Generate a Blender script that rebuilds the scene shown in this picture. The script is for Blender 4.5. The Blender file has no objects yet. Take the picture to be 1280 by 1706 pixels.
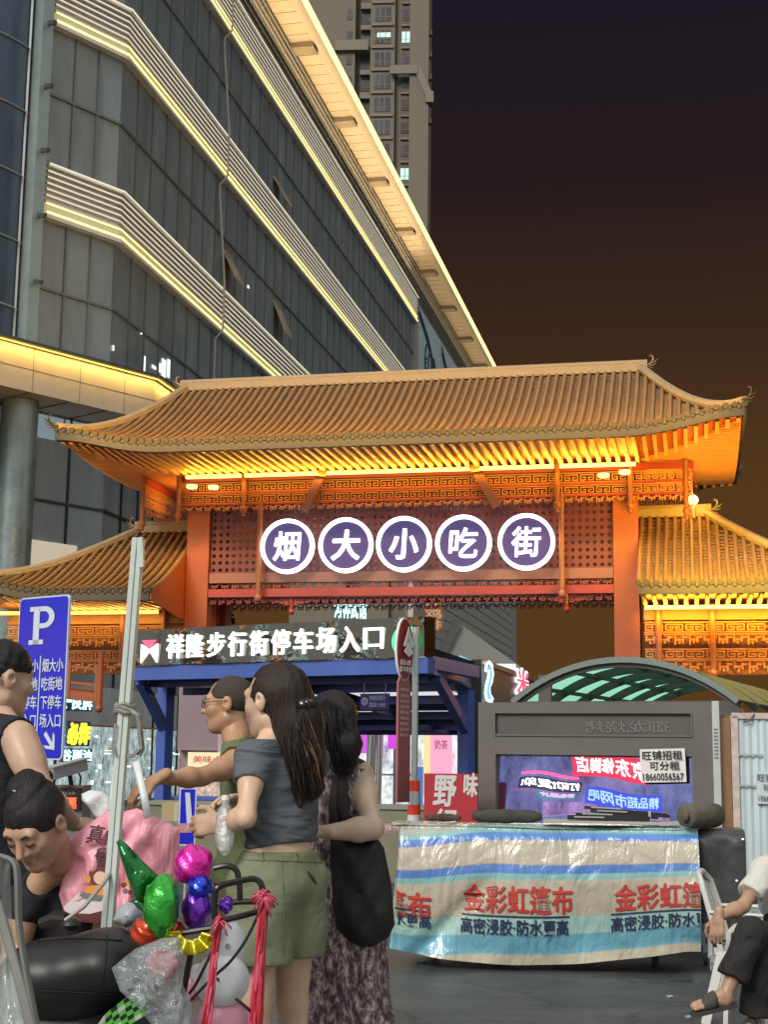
import bpy, bmesh, math, random
import numpy as np
from mathutils import Matrix, Vector
random.seed(7)
SC = bpy.context.scene
COL = SC.collection
R_ = math.radians
# ---------------------------------------------------------------- camera
F_PX, CAM_H = 2400.0, 1.6
PITCH, ROLL = math.atan(402 / F_PX), math.atan(0.0122)
cF = np.array([0, math.cos(PITCH), math.sin(PITCH)])
_u0 = np.array([0, -math.sin(PITCH), math.cos(PITCH)]); _r0 = np.array([1.0, 0, 0])
cR = math.cos(ROLL) * _r0 + math.sin(ROLL) * _u0
cU = -math.sin(ROLL) * _r0 + math.cos(ROLL) * _u0
cC = np.array([0, 0, CAM_H])
cam_d = bpy.data.cameras.new('camera'); cam = bpy.data.objects.new('camera', cam_d); COL.objects.link(cam)
cam_d.sensor_fit = 'HORIZONTAL'; cam_d.sensor_width = 36; cam_d.lens = 36 * F_PX / 1280
cam_d.clip_start = 0.1; cam_d.clip_end = 2000
cam.matrix_world = Matrix(((cR[0], cU[0], -cF[0], 0), (cR[1], cU[1], -cF[1], 0), (cR[2], cU[2], -cF[2], CAM_H), (0, 0, 0, 1)))
SC.camera = cam
# ---------------------------------------------------------------- night sky with city glow behind the market
W = bpy.data.worlds.new('World'); SC.world = W; W.use_nodes = True
nt = W.node_tree; nt.nodes.clear()
_o = nt.nodes.new('ShaderNodeOutputWorld'); _b = nt.nodes.new('ShaderNodeBackground'); nt.links.new(_b.outputs[0], _o.inputs[0])
_t = nt.nodes.new('ShaderNodeTexCoord'); _s = nt.nodes.new('ShaderNodeSeparateXYZ'); nt.links.new(_t.outputs['Generated'], _s.inputs[0])
_r = nt.nodes.new('ShaderNodeValToRGB'); nt.links.new(_s.outputs['Z'], _r.inputs[0])
cr = _r.color_ramp
for p, c in ((0.0, (.10, .045, .014)), (.17, (.09, .042, .012)), (.27, (.048, .022, .0115)), (.38, (.0185, .0115, .0125)), (.52, (.0095, .0083, .0165)), (1, (.006, .006, .014))):
    e = cr.elements.new(p); e.color = c + (1,)
cr.elements.remove(cr.elements[0]); cr.elements.remove(cr.elements[-1])
_m = nt.nodes.new('ShaderNodeMapRange'); _m.interpolation_type = 'SMOOTHSTEP'
nt.links.new(_s.outputs['Y'], _m.inputs['Value'])
_m.inputs['From Min'].default_value = .45; _m.inputs['From Max'].default_value = -.35
_x = nt.nodes.new('ShaderNodeMix'); _x.data_type = 'RGBA'
nt.links.new(_m.outputs[0], _x.inputs['Factor']); nt.links.new(_r.outputs[0], _x.inputs['A'])
GLOW = .62
_x.inputs['B'].default_value = (GLOW * .96, GLOW * 1.0, GLOW * .98, 1)
nt.links.new(_x.outputs['Result'], _b.inputs[0]); _b.inputs[1].default_value = 1.0
# ---------------------------------------------------------------- the market's overhead light, one soft sun
sd = bpy.data.lights.new('market_key', 'SUN'); sd.energy = 2.75; sd.angle = R_(26); sd.color = (1, .96, .9)
so = bpy.data.objects.new('market_key', sd); COL.objects.link(so)
so.rotation_euler = Vector((.48, .74, -.62)).to_track_quat('-Z', 'Y').to_euler()
SC.view_settings.view_transform = 'Standard'; SC.view_settings.look = 'None'; SC.view_settings.gamma = 1
SC.view_settings.exposure = 0.0
SC.cycles.max_bounces = 6; SC.cycles.diffuse_bounces = 3; SC.cycles.glossy_bounces = 3; SC.cycles.transparent_max_bounces = 10
SC.cycles.sample_clamp_indirect = 4; SC.cycles.use_denoising = True
SC.cycles.caustics_reflective = False; SC.cycles.caustics_refractive = False

# ---------------------------------------------------------------- projection helpers (a pixel of the 1280x1706 photo at a known distance)
def ray(px, py): return cF + cR * (px - 640) / F_PX - cU * (py - 853) / F_PX
def P(px, py, Y):
    d = ray(px, py); return cC + d * (Y / d[1])
def PL(px, py, o, n):
    d = ray(px, py); o = np.array(o, float); n = np.array(n, float)
    return cC + d * (np.dot(o - cC, n) / np.dot(d, n))
ANG = math.atan(520 / F_PX)
sD = np.array([math.sin(ANG), math.cos(ANG), 0]); sU = np.array([math.cos(ANG), -math.sin(ANG), 0]); ZZ = np.array([0, 0, 1.0])

def frame(o, ang):          # local x to the right, y away, z up; turned clockwise by ang
    return Matrix(((math.cos(ang), math.sin(ang), 0, o[0]), (-math.sin(ang), math.cos(ang), 0, o[1]), (0, 0, 1, o[2] if len(o) > 2 else 0), (0, 0, 0, 1)))
def face_frame(o, xdir, up=(0, 0, 1)):   # x along xdir, y up, z towards the viewer
    x = Vector(xdir).normalized(); y = Vector(up); y = (y - x * y.dot(x)).normalized(); z = x.cross(y)
    return Matrix(((x[0], y[0], z[0], o[0]), (x[1], y[1], z[1], o[1]), (x[2], y[2], z[2], o[2]), (0, 0, 0, 1)))

# ---------------------------------------------------------------- materials
MATS = {}
def M(name, col=(.5, .5, .5), rough=.6, metal=0., emit=None, es=0., noise=None, bump=None, coat=0., alpha=1., trans=0., ior=1.45, spec=None, sub=0., fold=None):
    if name in MATS: return MATS[name]
    m = bpy.data.materials.new(name); m.use_nodes = True; t = m.node_tree; b = t.nodes['Principled BSDF']
    b.inputs['Base Color'].default_value = (*col, 1); b.inputs['Roughness'].default_value = rough; b.inputs['Metallic'].default_value = metal
    if emit is not None:
        b.inputs['Emission Color'].default_value = (*emit, 1); b.inputs['Emission Strength'].default_value = es
    if coat: b.inputs['Coat Weight'].default_value = coat; b.inputs['Coat Roughness'].default_value = .08
    if alpha < 1: b.inputs['Alpha'].default_value = alpha
    if trans: b.inputs['Transmission Weight'].default_value = trans; b.inputs['IOR'].default_value = ior
    if spec is not None: b.inputs['Specular IOR Level'].default_value = spec
    if sub: b.inputs['Subsurface Weight'].default_value = sub; b.inputs['Subsurface Radius'].default_value = (.012, .005, .003)
    if noise or bump or fold:
        tc = t.nodes.new('ShaderNodeTexCoord')
    if noise:
        sc, amt = noise[:2]; st = noise[2] if len(noise) > 2 else (1, 1, 1)
        mp = t.nodes.new('ShaderNodeMapping'); mp.inputs['Scale'].default_value = st; t.links.new(tc.outputs['Object'], mp.inputs[0])
        n = t.nodes.new('ShaderNodeTexNoise'); n.inputs['Scale'].default_value = sc; n.inputs['Detail'].default_value = 6; n.inputs['Roughness'].default_value = .65
        t.links.new(mp.outputs[0], n.inputs['Vector'])
        r = t.nodes.new('ShaderNodeMapRange'); r.inputs['From Min'].default_value = .25; r.inputs['From Max'].default_value = .75
        r.inputs['To Min'].default_value = 1 - amt; r.inputs['To Max'].default_value = 1 + amt; t.links.new(n.outputs[0], r.inputs['Value'])
        mx = t.nodes.new('ShaderNodeVectorMath'); mx.operation = 'SCALE'; mx.inputs[0].default_value = col
        t.links.new(r.outputs[0], mx.inputs['Scale']); t.links.new(mx.outputs[0], b.inputs['Base Color'])
        r2 = t.nodes.new('ShaderNodeMapRange'); r2.inputs['From Min'].default_value = .25; r2.inputs['From Max'].default_value = .75
        r2.inputs['To Min'].default_value = max(.02, rough - .12); r2.inputs['To Max'].default_value = min(1, rough + .12); t.links.new(n.outputs[0], r2.inputs['Value']); t.links.new(r2.outputs[0], b.inputs['Roughness'])
    if bump:
        sc, strg, dist = bump[:3]; st = bump[3] if len(bump) > 3 else (1, 1, 1)
        mp = t.nodes.new('ShaderNodeMapping'); mp.inputs['Scale'].default_value = st; t.links.new(tc.outputs['Object'], mp.inputs[0])
        n = t.nodes.new('ShaderNodeTexNoise'); n.inputs['Scale'].default_value = sc; n.inputs['Detail'].default_value = 5; t.links.new(mp.outputs[0], n.inputs['Vector'])
        bp = t.nodes.new('ShaderNodeBump'); bp.inputs['Strength'].default_value = strg; bp.inputs['Distance'].default_value = dist
        t.links.new(n.outputs[0], bp.inputs['Height']); t.links.new(bp.outputs[0], b.inputs['Normal'])
    if fold:
        mp = t.nodes.new('ShaderNodeMapping'); mp.inputs['Scale'].default_value = fold[3]; mp.inputs['Rotation'].default_value = (.3, .5, .2); t.links.new(tc.outputs['Object'], mp.inputs[0])
        n = t.nodes.new('ShaderNodeTexNoise'); n.inputs['Scale'].default_value = fold[0]; n.inputs['Detail'].default_value = 2.5; n.inputs['Distortion'].default_value = 1.4; t.links.new(mp.outputs[0], n.inputs['Vector'])
        b2 = t.nodes.new('ShaderNodeBump'); b2.inputs['Strength'].default_value = fold[1]; b2.inputs['Distance'].default_value = fold[2]; t.links.new(n.outputs[0], b2.inputs['Height'])
        if bump: t.links.new(bp.outputs[0], b2.inputs['Normal'])
        t.links.new(b2.outputs[0], b.inputs['Normal'])
    MATS[name] = m; return m
def glow(name, col, s, base=(.05, .05, .05)): return M(name, base, .5, 0, col, s)

# ---------------------------------------------------------------- mesh builder
class MB:
    def __init__(s, Mx=None): s.v = []; s.f = []; s.mi = []; s.M = Mx
    def add(s, vs, fs, mi=0, Mx=None):
        b = len(s.v); X = Mx if Mx is not None else None
        for p in vs:
            q = Vector((float(p[0]), float(p[1]), float(p[2])))
            if X is not None: q = X @ q
            if s.M is not None: q = s.M @ q
            s.v.append(q)
        for f in fs: s.f.append(tuple(b + i for i in f)); s.mi.append(mi)
        return s
    def box(s, x0, x1, y0, y1, z0, z1, mi=0, Mx=None):
        vs = [(x, y, z) for z in (z0, z1) for y in (y0, y1) for x in (x0, x1)]
        return s.add(vs, [(0, 2, 3, 1), (4, 5, 7, 6), (0, 1, 5, 4), (2, 6, 7, 3), (0, 4, 6, 2), (1, 3, 7, 5)], mi, Mx)
    def bar(s, p, q, w, h, up=(0, 0, 1), mi=0, Mx=None):
        p = Vector(p); q = Vector(q); d = (q - p); L = d.length; d.normalize(); up = Vector(up)
        x = d.cross(up)
        if x.length < 1e-4: x = d.cross(Vector((0, 1, 0)))
        x.normalize(); y = x.cross(d)
        vs = [c + x * a * w / 2 + y * b * h / 2 for c in (p, q) for b in (-1, 1) for a in (-1, 1)]
        return s.add(vs, [(0, 2, 3, 1), (4, 5, 7, 6), (0, 1, 5, 4), (2, 6, 7, 3), (0, 4, 6, 2), (1, 3, 7, 5)], mi, Mx)
    def tube(s, pts, r, n=8, mi=0, Mx=None, cap=True, flat=1.):
        pts = [Vector(p) for p in pts]; m = len(pts); rs = r if isinstance(r, (list, tuple)) else [r] * m
        vs = []; fs = []; ref = None
        for i, p in enumerate(pts):
            t = (pts[min(i + 1, m - 1)] - pts[max(i - 1, 0)])
            if t.length < 1e-9: t = Vector((0, 0, 1))
            t.normalize()
            if ref is None:
                a = Vector((0, 0, 1)) if abs(t.z) < .9 else Vector((0, 1, 0)); x = t.cross(a).normalized()
            else:
                x = (ref - t * ref.dot(t)); x = x.normalized() if x.length > 1e-6 else t.orthogonal().normalized()
            ref = x; y = t.cross(x)
            for k in range(n):
                A = 2 * math.pi * k / n; vs.append(p + (x * math.cos(A) + y * math.sin(A) * flat) * rs[i])
        for i in range(m - 1):
            for k in range(n): fs.append((i * n + k, i * n + (k + 1) % n, (i + 1) * n + (k + 1) % n, (i + 1) * n + k))
        if cap: fs.append(tuple(range(n - 1, -1, -1))); fs.append(tuple((m - 1) * n + k for k in range(n)))
        return s.add(vs, fs, mi, Mx)
    def lathe(s, prof, n=24, mi=0, Mx=None):
        vs = []; fs = []
        for r, z in prof:
            for k in range(n): vs.append((r * math.cos(2 * math.pi * k / n), r * math.sin(2 * math.pi * k / n), z))
        for i in range(len(prof) - 1):
            for k in range(n): fs.append((i * n + k, i * n + (k + 1) % n, (i + 1) * n + (k + 1) % n, (i + 1) * n + k))
        return s.add(vs, fs, mi, Mx)
    def prism(s, poly, d, mi=0, Mx=None, z0=0.):
        n = len(poly); A = sum(poly[i][0] * poly[(i + 1) % n][1] - poly[(i + 1) % n][0] * poly[i][1] for i in range(n))
        if A < 0: poly = poly[::-1]
        vs = [(x, y, z0) for x, y in poly] + [(x, y, z0 + d) for x, y in poly]
        fs = [tuple(range(n - 1, -1, -1)), tuple(range(n, 2 * n))] + [(i, (i + 1) % n, n + (i + 1) % n, n + i) for i in range(n)]
        return s.add(vs, fs, mi, Mx)
    def ell(s, c, rx, ry, rz, n=16, m=10, mi=0, Mx=None, fn=None):
        vs = []; fs = []
        for j in range(m + 1):
            th = math.pi * j / m
            for k in range(n):
                ph = 2 * math.pi * k / n; d = Vector((math.sin(th) * math.cos(ph), math.sin(th) * math.sin(ph), math.cos(th)))
                q = fn(d) if fn else 1.
                vs.append((c[0] + d.x * rx * q, c[1] + d.y * ry * q, c[2] + d.z * rz * q))
        for j in range(m):
            for k in range(n): fs.append((j * n + k, (j + 1) * n + k, (j + 1) * n + (k + 1) % n, j * n + (k + 1) % n))
        return s.add(vs, fs, mi, Mx)
    def grid(s, fn, nu, nv, mi=0, Mx=None, thick=0., flip=False):
        vs = [fn(i / nu, j / nv) for j in range(nv + 1) for i in range(nu + 1)]; w = nu + 1
        fs = [(j * w + i, j * w + i + 1, (j + 1) * w + i + 1, (j + 1) * w + i) for j in range(nv) for i in range(nu)]
        if flip: fs = [f[::-1] for f in fs]
        return s.add(vs, fs, mi, Mx)
    def build(s, name, mats, parent=None, smooth=False, solid=0., loc=None, **props):
        me = bpy.data.meshes.new(name)
        off = Vector(loc) if loc is not None else (origin_of(parent) if parent is not None else Vector((0, 0, 0)))
        me.from_pydata([tuple(v - off) for v in s.v], [], s.f)
        for m in (mats if isinstance(mats, (list, tuple)) else [mats]): me.materials.append(m)
        me.polygons.foreach_set('material_index', s.mi)
        if smooth:
            me.polygons.foreach_set('use_smooth', [True] * len(me.polygons))
            if smooth != 'all':
                me.update(); me.set_sharp_from_angle(angle=R_(38))
        me.update(); me.validate()
        o = bpy.data.objects.new(name, me); COL.objects.link(o)
        if parent is not None: o.parent = parent
        else: o.location = off
        if solid:
            md = o.modifiers.new('t', 'SOLIDIFY'); md.thickness = solid; md.offset = 0
        for k, v in props.items(): o[k] = v
        return o
ORI = {}
def origin_of(p):
    while p.parent is not None: p = p.parent
    return Vector(p.location)
def thing(name, label, cat, loc=(0, 0, 0), group=None):
    o = bpy.data.objects.new(name, None); COL.objects.link(o); o.location = Vector([float(c) for c in loc]); o.empty_display_size = .2
    o['label'] = label; o['category'] = cat
    if group: o['group'] = group
    return o
def tag(o, label, cat, group=None):
    o['label'] = label; o['category'] = cat
    if group: o['group'] = group
    return o
def structure(o): o['kind'] = 'structure'; return o

# ---------------------------------------------------------------- lettering
_TX = {}
def text_geo(s, bold=.0, shear=0.):
    k = (s, bold, shear)
    if k in _TX: return _TX[k]
    cu = bpy.data.curves.new('lettering', 'FONT'); cu.body = s; cu.size = 1; cu.fill_mode = 'BOTH'; cu.extrude = .5; cu.offset = bold; cu.shear = shear; cu.resolution_u = 3
    o = bpy.data.objects.new('lettering', cu); COL.objects.link(o)
    dg = bpy.context.evaluated_depsgraph_get(); dg.update(); me = bpy.data.meshes.new_from_object(o.evaluated_get(dg))
    vs = np.array([v.co[:] for v in me.vertices]); fs = [tuple(p.vertices) for p in me.polygons]
    bpy.data.objects.remove(o); bpy.data.curves.remove(cu); bpy.data.meshes.remove(me)
    lo = vs.min(0); hi = vs.max(0); vs[:, :2] = (vs[:, :2] - (lo[:2] + hi[:2]) / 2) / (hi[:2] - lo[:2])
    vs[:, 2] += .5
    _TX[k] = (vs, fs); return _TX[k]
def put_text(mb, s, X, w, h, depth=.01, mi=0, bold=.0, cx=0., cy=0., shear=0., mirror=False):
    vs, fs = text_geo(s, min(bold, .006), shear); q = vs * np.array([w * (-1 if mirror else 1), h, depth]) + np.array([cx, cy, 0])
    e = max(0, bold - .006) * h; off = [(0, 0)] if e <= 0 else [(e, 0), (-e, 0), (0, e), (0, -e), (e * .7, e * .7), (-e * .7, e * .7), (e * .7, -e * .7), (-e * .7, -e * .7)]
    for i, (dx, dy) in enumerate(off): mb.add(q + np.array([dx, dy, i * .0004]), [f[::-1] for f in fs] if mirror else fs, mi, X)
    return mb

# ---------------------------------------------------------------- smooth bodies from blended round cones (surface nets)
def smin(a, b, k):
    h = np.clip(.5 + .5 * (b - a) / k, 0, 1); return b * (1 - h) + a * h - k * h * (1 - h)
def rcone(X, p, q, r1, r2, n=None, fl=1.):
    p = np.array(p, float); q = np.array(q, float); Y = X - p; a = q - p
    if n is not None:
        n = np.array(n, float); n = n / np.linalg.norm(n); g = 1 / fl - 1
        Y = Y + g * (Y @ n)[..., None] * n; a = a + g * (a @ n) * n
    t = np.clip((Y @ a) / max(a @ a, 1e-12), 0, 1)
    return np.linalg.norm(Y - t[..., None] * a, axis=-1) - (r1 + (r2 - r1) * t)
def ellip(X, c, r, ax=None):
    Y = X - np.array(c, float)
    if ax is not None: Y = Y @ np.array(ax).T
    r = np.array(r, float); k0 = np.linalg.norm(Y / r, axis=-1); k1 = np.linalg.norm(Y / (r * r), axis=-1)
    return k0 * (k0 - 1) / np.maximum(k1, 1e-9)
def nets(fn, lo, hi, h):
    lo = np.array(lo, float); hi = np.array(hi, float); N = np.ceil((hi - lo) / h).astype(int) + 1
    g = np.stack(np.meshgrid(*[lo[i] + h * np.arange(N[i]) for i in range(3)], indexing='ij'), -1)
    D = fn(g)
    S = D < 0; c = np.zeros(tuple(N - 1), int); acc = np.zeros(tuple(N - 1) + (3,)); cnt = np.zeros(tuple(N - 1))
    def sub(A, o): return A[o[0]:o[0] + N[0] - 1, o[1]:o[1] + N[1] - 1, o[2]:o[2] + N[2] - 1]
    cor = [(i, j, k) for i in (0, 1) for j in (0, 1) for k in (0, 1)]
    for a in cor:
        for ax in range(3):
            if a[ax] == 0:
                b = list(a); b[ax] = 1; da = sub(D, a); db = sub(D, b); m = (da < 0) != (db < 0)
                t = np.where(m, da / np.where(m, da - db, 1), 0)
                pt = np.stack([np.full(da.shape, float(a[i])) + (t if i == ax else 0) for i in range(3)], -1)
                acc += pt * m[..., None]; cnt += m
    act = cnt > 0; idx = np.full(cnt.shape, -1); idx[act] = np.arange(act.sum())
    base = np.stack(np.meshgrid(*[np.arange(n - 1) for n in N], indexing='ij'), -1)
    vs = lo + h * (base[act] + acc[act] / cnt[act][:, None])
    fs = []
    for ax in range(3):
        o1, o2 = (ax + 1) % 3, (ax + 2) % 3
        sl = [slice(1, N[i] - 1) for i in range(3)]; sl[ax] = slice(0, N[ax] - 1)
        a = S[tuple(sl)]; sl2 = list(sl); sl2[ax] = slice(1, N[ax]); b = S[tuple(sl2)]
        I = np.argwhere(a != b)
        if not len(I): continue
        off = np.array([1, 1, 1]); off[ax] = 0; J = I + off; fl = a[tuple(I.T)]
        def cell(d1, d2):
            K = J.copy(); K[:, o1] += d1; K[:, o2] += d2; return idx[tuple(K.T)]
        q = np.stack([cell(-1, -1), cell(0, -1), cell(0, 0), cell(-1, 0)], 1)
        q[~fl] = q[~fl][:, ::-1]; fs.append(q)
    return vs, np.concatenate(fs)
def net_mb(mb, fn, lo, hi, h, mi=0):
    v, f = nets(fn, lo, hi, h); b = len(mb.v)
    mb.v.extend(Vector(p) for p in v.tolist()); mb.f.extend(tuple(b + i for i in q) for q in f.tolist()); mb.mi.extend([mi] * len(f)); return mb
def hit(fn, px, py, D, back=.5, lift=.002):     # where the ray through a pixel meets a blended body near distance D
    ts = np.linspace(D - back, D + .25, 400); pts = np.array([P(px, py, t) for t in ts]); d = fn(pts); i = np.argmax(d < lift)
    return pts[i] if d[i] < lift else P(px, py, D)
def inter(a, b): return np.maximum(a, b)
def bounds(pts, pad):
    A = np.array(pts, float); return A.min(0) - pad, A.max(0) + pad
# ================================================================ GROUND
def asphalt():
    m = M('asphalt', (.058, .064, .07), .5, noise=(2.2, .35), bump=(60, .35, .01))
    t = m.node_tree; b = t.nodes['Principled BSDF']
    tc = t.nodes.new('ShaderNodeTexCoord'); n = t.nodes.new('ShaderNodeTexNoise'); n.inputs['Scale'].default_value = .55; n.inputs['Detail'].default_value = 3
    mp = t.nodes.new('ShaderNodeMapping'); mp.inputs['Scale'].default_value = (.6, 1.6, 1); t.links.new(tc.outputs['Object'], mp.inputs[0]); t.links.new(mp.outputs[0], n.inputs['Vector'])
    r = t.nodes.new('ShaderNodeValToRGB'); r.color_ramp.elements[0].position = .52; r.color_ramp.elements[0].color = (1, 1, 1, 1)
    r.color_ramp.elements[1].position = .72; r.color_ramp.elements[1].color = (1.4, 1.25, 1.1, 1); t.links.new(n.outputs[0], r.inputs[0])
    old = b.inputs['Base Color'].links[0].from_socket
    mu = t.nodes.new('ShaderNodeVectorMath'); mu.operation = 'MULTIPLY'; t.links.new(old, mu.inputs[0]); t.links.new(r.outputs[0], mu.inputs[1]); t.links.new(mu.outputs[0], b.inputs['Base Color'])
    vo = t.nodes.new('ShaderNodeTexVoronoi'); vo.feature = 'DISTANCE_TO_EDGE'; vo.inputs['Scale'].default_value = .42; nz = t.nodes.new('ShaderNodeTexNoise'); nz.inputs['Scale'].default_value = 1.7; nz.inputs['Detail'].default_value = 6
    va = t.nodes.new('ShaderNodeVectorMath'); va.operation = 'ADD'; t.links.new(tc.outputs['Object'], nz.inputs['Vector']); t.links.new(tc.outputs['Object'], va.inputs[0]); t.links.new(nz.outputs['Color'], va.inputs[1]); t.links.new(va.outputs[0], vo.inputs['Vector'])
    cr_ = t.nodes.new('ShaderNodeMapRange'); t.links.new(vo.outputs['Distance'], cr_.inputs['Value']); cr_.inputs['From Max'].default_value = .012; cr_.inputs['To Min'].default_value = .45
    st_ = t.nodes.new('ShaderNodeTexNoise'); st_.inputs['Scale'].default_value = 1.1; st_.inputs['Detail'].default_value = 8; st_.inputs['Roughness'].default_value = .75; t.links.new(mp.outputs[0], st_.inputs['Vector'])
    sr = t.nodes.new('ShaderNodeMapRange'); t.links.new(st_.outputs[0], sr.inputs['Value']); sr.inputs['From Min'].default_value = .36; sr.inputs['From Max'].default_value = .55; sr.inputs['To Min'].default_value = .62
    m2 = t.nodes.new('ShaderNodeMath'); m2.operation = 'MULTIPLY'; t.links.new(cr_.outputs[0], m2.inputs[0]); t.links.new(sr.outputs[0], m2.inputs[1])
    m3 = t.nodes.new('ShaderNodeVectorMath'); m3.operation = 'SCALE'; t.links.new(mu.outputs[0], m3.inputs[0]); t.links.new(m2.outputs[0], m3.inputs['Scale']); t.links.new(m3.outputs[0], b.inputs['Base Color'])
    return m
mb = MB(); mb.add([(-900, -900, 0), (900, -900, 0), (900, 900, 0), (-900, 900, 0)], [(0, 1, 2, 3)]); structure(mb.build('ground', asphalt()))
mb = MB(); mb.box(-14, 14, -9, 6.55, -.1, .197); mb.box(-14, 14, 6.55, 6.7, -.1, .2, 1)
structure(mb.build('pavement', [M('paving', (.2, .19, .18), .75, noise=(3, .2), bump=(40, .2, .01)), M('kerb', (.3, .3, .29), .7, noise=(5, .15))]))
# a few scraps of litter on the asphalt
for (px, py, s, lab) in ((706, 1602, .026, 'small crumpled white paper scrap on the asphalt near the hanging tote bag'), (1116, 1662, .022, 'tiny pale paper scrap on the asphalt left of the slipper'), (1148, 1696, .02, 'pale flattened wrapper on the asphalt under the slipper')):
    d = ray(px, py); g = cC + d * (-CAM_H / d[2]); m_ = MB()
    m_.ell((g[0], g[1], .012), s, s * .7, .008, 9, 5, fn=lambda q: 1 + .35 * math.sin(7 * q.x + 5 * q.y))
    tag(m_.build('paper_scrap', M('paper', (.34, .35, .34), .8), loc=(g[0], g[1], 0)), lab, 'litter', 'paper scraps on the asphalt')

# ================================================================ MALL BUILDING (left)
F0 = P(365, 283, 50); F0 = np.array([F0[0], F0[1], 0])
def fa(t, off, z): return F0 + sD * t + sU * off + ZZ * z
BEND = fa(-9.15, 0, 0)[:2]; CHL = np.array([-9.85, 39.05])
def offset_path(path, d):
    path = [np.array(p, float) for p in path]; n = len(path); out = []
    def nrm(a, b): v = (b - a) / np.linalg.norm(b - a); return np.array([v[1], -v[0]])   # right of travel
    for i in range(n):
        if i == 0: m = nrm(path[0], path[1]); out.append(path[0] + m * d)
        elif i == n - 1: m = nrm(path[-2], path[-1]); out.append(path[-1] + m * d)
        else:
            a = nrm(path[i - 1], path[i]); b = nrm(path[i], path[i + 1]); m = (a + b) / np.linalg.norm(a + b); out.append(path[i] + m * d / max(.3, m @ a))
    return out
def sweep(mb, path, d0, d1, z0, z1, mi=0):
    A = offset_path(path, d0); B = offset_path(path, d1)
    for i in range(len(path) - 1):
        vs = [(A[i][0], A[i][1], z0), (A[i + 1][0], A[i + 1][1], z0), (B[i + 1][0], B[i + 1][1], z0), (B[i][0], B[i][1], z0)]
        vs += [(x, y, z1) for x, y, _ in vs]
        mb.add(vs, [(0, 1, 2, 3), (7, 6, 5, 4), (0, 4, 5, 1), (1, 5, 6, 2), (2, 6, 7, 3), (3, 7, 4, 0)], mi)
mall = thing('mall_building', 'large grey glass shopping building with glowing striped ledges rising at the left', 'building', (F0[0], F0[1], 0))
FAR = fa(37.4, 0, 0)[:2]; END = fa(86, 0, 0)[:2]
MAIN = [CHL, BEND, FAR]
GL = [M('glass_%d' % i, c, .22, 0, noise=(1.1, .25, (1, 1, .25)), spec=.6) for i, c in enumerate(((.235, .28, .305), (.245, .28, .295), (.215, .255, .275), (.255, .295, .315)))]
MUL = M('mullion', (.18, .2, .21), .4, .3)
PALE = M('pale_metal', (.74, .74, .72), .4, .3, noise=(2, .1))
LED = glow('led_warm', (1, .80, .28), 2.1); LEDP = glow('led_slat_pale', (1, .9, .66), .85); LEDG = glow('led_gold', (1, .62, .08), 2.2)
zones = [(18.1, 22.42), (23.95, 28.1), (12.3, 16.6)]
gm = MB(); mm = MB()
def glazing(p0, p1, z0, z1, w, rows=2, fi=None, off=0.):
    p0 = np.array(p0); p1 = np.array(p1); L = np.linalg.norm(p1 - p0); e = (p1 - p0) / L; nn = np.array([e[1], -e[0]]); k = max(1, round(L / w))
    for i in range(k):
        a = p0 + e * L * i / k + nn * off; b = p0 + e * L * (i + 1) / k + nn * off
        for r in range(rows):
            za = z0 + (z1 - z0) * r / rows; zb = z0 + (z1 - z0) * (r + 1) / rows; j = random.uniform(-.012, .012); j2 = random.uniform(-.012, .012)
            gm.add([(a[0] + nn[0] * j, a[1] + nn[1] * j, za), (b[0] + nn[0] * j2, b[1] + nn[1] * j2, za), (b[0] + nn[0] * j2, b[1] + nn[1] * j2, zb), (a[0] + nn[0] * j, a[1] + nn[1] * j, zb)], [(0, 1, 2, 3)], random.choice((0, 0, 1, 1, 2, 3)) if fi is None else fi)
        if i: mm.bar((a[0] + nn[0] * .01, a[1] + nn[1] * .01, z0), (a[0] + nn[0] * .01, a[1] + nn[1] * .01, z1), .055, .09, (nn[0], nn[1], 0))
    for r in range(1, rows):
        zz = z0 + (z1 - z0) * r / rows; mm.bar((*(p0 + nn * (off + .012)), zz), (*(p1 + nn * (off + .012)), zz), .1, .07)
for z0, z1 in zones:
    gm = MB(); mm = MB(); glazing(CHL, BEND, z0, z1, .86); glazing(BEND, FAR, z0, z1, 1.25); gm.build('glass_wall', GL, mall); mm.build('mullion_grid', MUL, mall)
fw = MB(); p = fa(37.9, -.05, 10); q = fa(86, -.05, 10); fw.bar(p, q, .2, 20)
for k in range(26): p = fa(37.9, .06, 1 + k * .74); q = fa(86, .06, 1 + k * .74); fw.bar(p, q, .05, .05, mi=1)
fw.build('lower_wall', [M('lower_wall', (.36, .37, .36), .6, noise=(.5, .12)), M('wall_line', (.2, .2, .2), .6)], mall)
BANDS = [(16.62, 18.1), (22.44, 23.95), (28.15, 29.7)]
bm_ = MB(); l1 = MB(); l2 = MB()
for bi, (z0, z1) in enumerate(BANDS):
    bd = MB(); sweep(bd, MAIN, .0, .10, z0 - .16, z1, 1)
    for k in range(7):
        zz = z0 + .32 + (z1 - z0 - .36) * k / 6.3
        sweep(bd, MAIN, .10, .16 + .01 * k, zz, zz + .07, 0)
    sweep(bd, MAIN, .101, .24, z0 - .15, z0 - .02, 0)
    o = bd.build('louvre_band', [PALE, M('band_back', (.66, .67, .67), .5, .2)], mall)
    l = MB(); sweep(l, MAIN, .24, .27, z0 - .02, z0 + .03, 0); sweep(l, MAIN, .2, .235, z0 + .25, z0 + .285, 0); l.build('led_strip', LED, o)
    l = MB(); sweep(l, MAIN, .28, .31, z1 - .07, z1 - .02, 0)
    for k in range(1, 6):
        zz = z0 + .32 + (z1 - z0 - .36) * k / 6.3; sweep(l, MAIN, .161 + .01 * k, .17 + .01 * k, zz + .02, zz + .055, 0)  # slat edges given a glow for the LED light they catch
    l.build('led_and_slat_glow', LEDP, o)
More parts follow.
